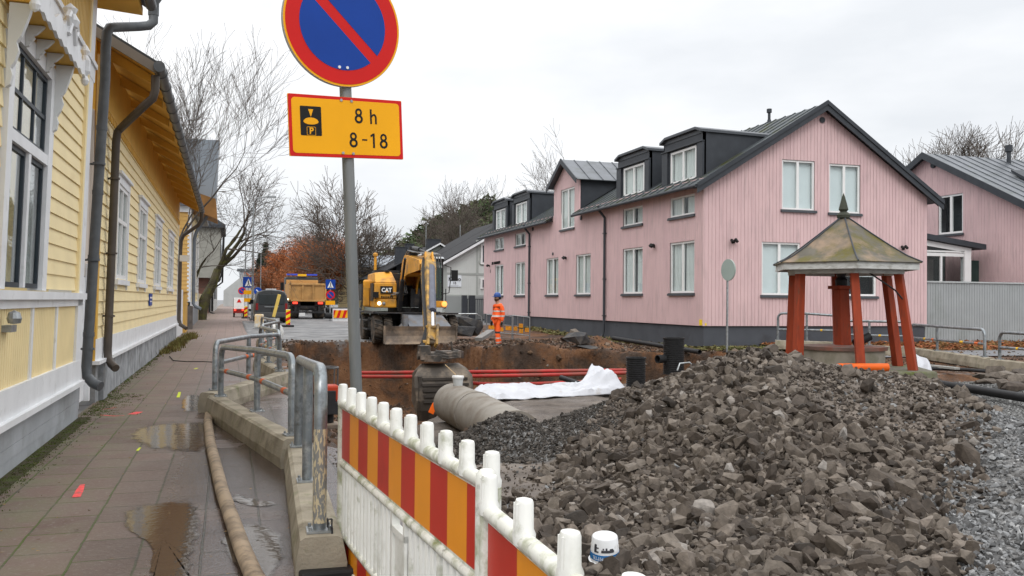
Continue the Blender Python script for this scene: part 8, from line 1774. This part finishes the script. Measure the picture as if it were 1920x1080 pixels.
ED = [('pel', 'ch'), ('ch', 'sh'), ('sh', 'nk'), ('nk', 'hd0'), ('hd0', 'hd'), ('hd', 'hd2'), ('pel', 'hl'), ('hl', 'kl'), ('kl', 'al'), ('al', 'tl'), ('pel', 'hr'), ('hr', 'kr'), ('kr', 'ar'), ('ar', 'tr'), ('sh', 'sl'), ('sl', 'el'), ('el', 'wl'), ('sh', 'sr'), ('sr', 'er'), ('er', 'wr'), ('wl', 'pl'), ('wr', 'pr')]
for s in 'lr':
    for k in range(4): ED += [('p'+s, 'f%s%d' % (s, k)), ('f%s%d' % (s, k), 'g%s%d' % (s, k))]
    ED += [('p'+s, 'th'+s), ('th'+s, 'ti'+s)]
def sub_skin(name, ks, m_, grow, parent=None, root='pel', extra={}, **k):
    pos = dict(S_); pos.update(extra); idx = {q: i for i, q in enumerate(ks)}; e = [(idx[a], idx[b]) for a, b in ED+k.pop('xe', []) if a in idx and b in idx]
    rr2 = []
    for q in ks:
        r = rad.get(q, .0095); g_ = grow.get(q, grow.get('*', 0)); r = tuple(x+g_ for x in r) if isinstance(r, tuple) else r+g_; rr2.append(r)
    return skin(name, [pos[q] for q in ks], e, rr2, m_, parent, root=idx[root], **k)
pb_ = sub_skin('person', keys, skinm, {'*': 0}); pb_.location = (fx, fy, fz); pb_.rotation_euler = (0, 0, R(18))
tag(pb_, 'worker in orange high visibility clothes and blue helmet, standing sideways and looking left', 'person')
def hiviz(name, bands):
    m = bpy.data.materials.new(name); m.use_nodes = True; nt = m.node_tree; b = nt.nodes['Principled BSDF']; L = nt.links.new; b.inputs['Roughness'].default_value = .75
    tc = N(nt, 'ShaderNodeTexCoord'); sp = N(nt, 'ShaderNodeSeparateXYZ'); L(tc.outputs['Object'], sp.inputs[0]); r = N(nt, 'ShaderNodeValToRGB'); cr = r.color_ramp; cr.interpolation = 'CONSTANT'
    q = N(nt, 'ShaderNodeMath', operation='DIVIDE'); q.inputs[1].default_value = 2; L(sp.outputs['Z'], q.inputs[0]); L(q.outputs[0], r.inputs[0])
    o_, g_, k_ = (.90, .115, .012, 1), (.45, .45, .42, 1), (.03, .03, .035, 1); C_ = {'o': o_, 'g': g_, 'k': k_}
    cr.elements[0].position = 0; cr.elements[0].color = C_[bands[0][1]]; cr.elements[1].position = 1; cr.elements[1].color = C_[bands[-1][1]]
    for z, c in bands[1:]: e = cr.elements.new(z/2); e.color = C_[c]
    n = N(nt, 'ShaderNodeTexNoise'); n.inputs['Scale'].default_value = 9; L(tc.outputs['Object'], n.inputs['Vector']); bp = N(nt, 'ShaderNodeBump'); bp.inputs['Distance'].default_value = .02; L(n.outputs[0], bp.inputs['Height']); L(bp.outputs[0], b.inputs['Normal'])
    L(r.outputs[0], b.inputs['Base Color']); return m
sub_skin('jacket', ['hem', 'wa', 'ch', 'sh', 'nk', 'sl', 'el', 'wl', 'sr', 'er', 'wr'], hiviz('hiviz_jacket', [(0, 'o'), (1.03, 'g'), (1.08, 'o'), (1.19, 'g'), (1.24, 'o')]), {'*': .024, 'hem': .02, 'wa': .008, 'ch': .052, 'sh': .05, 'nk': .022}, pb_, root='ch', extra={'hem': (.0, 0, .87), 'wa': (0, 0, 1.02), 'nk': (-.0, 0, 1.485)}, xe=[('hem', 'wa'), ('wa', 'ch')])
sub_skin('trousers', ['pel', 'hl', 'kl', 'al', 'hr', 'kr', 'ar'], hiviz('hiviz_trousers', [(0, 'o'), (.16, 'g'), (.20, 'o'), (.30, 'g'), (.34, 'o'), (.47, 'k'), (.54, 'o')]), {'*': .024, 'pel': .02}, pb_)
for s in 'lr':
    a, b = Vector(S_['a'+s]), Vector(S_['t'+s]); skin('boot', [tuple(a+Vector((0, 0, .06))), tuple(a+Vector((0, 0, -.04))), tuple((a+b)/2+Vector((0, 0, -.015))), tuple(b+Vector((-.03, 0, 0)))], [(0, 1), (1, 2), (2, 3)], [.068, .07, .06, .052], mat('brown_boot', (.09, .07, .055), .7, .2, 6) if 'brown_boot' not in bpy.data.materials else bpy.data.materials['brown_boot'], pb_)
    p0 = Vector(hand['p'+s]); skin('glove', [tuple(Vector(S_['w'+s])), tuple(p0)]+[hand['f%s%d' % (s, k)] for k in range(4)]+[hand['g%s%d' % (s, k)] for k in range(4)]+[hand['th'+s], hand['ti'+s]], [(0, 1)]+[(1, 2+k) for k in range(4)]+[(2+k, 6+k) for k in range(4)]+[(1, 10), (10, 11)], [.036, .038]+[.0135]*8+[.014, .013], M_['ink'], pb_, sub=1)
hm = mat('blue_helmet', (.035, .08, .26), .3, .08, 2)
mb = MB(); mb.lathe([(.118, .0), (.125, .03), (.118, .08), (.09, .125), (.045, .15), (0, .155)], (-.03, 0, 1.70), 20, sy=.88); mb.lathe([(.118, -.004), (.135, .0), (.135, .012), (.118, .012)], (-.03, 0, 1.70), 20, sy=.9); mb.hexa([(-.21, -.07, 1.695), (-.12, -.1, 1.70), (-.12, .1, 1.70), (-.21, .07, 1.695), (-.21, -.07, 1.705), (-.12, -.1, 1.72), (-.12, .1, 1.72), (-.21, .07, 1.705)])
mb.build('helmet', hm, pb_, local=True, smooth=True)
for s in (-1, 1):
    mb = MB(); mb.lathe([(.0, -.03), (.045, -.025), (.05, .0), (.035, .03), (0, .035)], (-.01, s*.125, 1.655), 12, 'y'); mb.build('ear_defender', M_['ink'], pb_, local=True, smooth=True)
mb = MB(); mb.lathe([(0, -.03), (.012, -.02), (.016, 0), (.008, .02), (0, .025)], (-.128, 0, 1.645), 8); mb.build('nose', skinm, pb_, local=True)
for s in (-1, 1): MB().lathe([(0, -.008), (.009, 0), (0, .008)], (-.118, s*.034, 1.668), 8).build('eye', M_['ink'], pb_, local=True)
mb = MB(); mb.lathe([(.05, 0), (.075, .03), (.085, .07), (.08, .09)], (-.055, 0, 1.545), 16); mb.build('beard', mat('brown_beard', (.09, .05, .03), .9, .2, 9), pb_, local=True, smooth=True)
MB().box(-.124, -.112, -.022, .022, 1.596, 1.604).build('mouth', mat('lip_tone', (.3, .12, .1), .6, .05, 3), pb_, local=True)
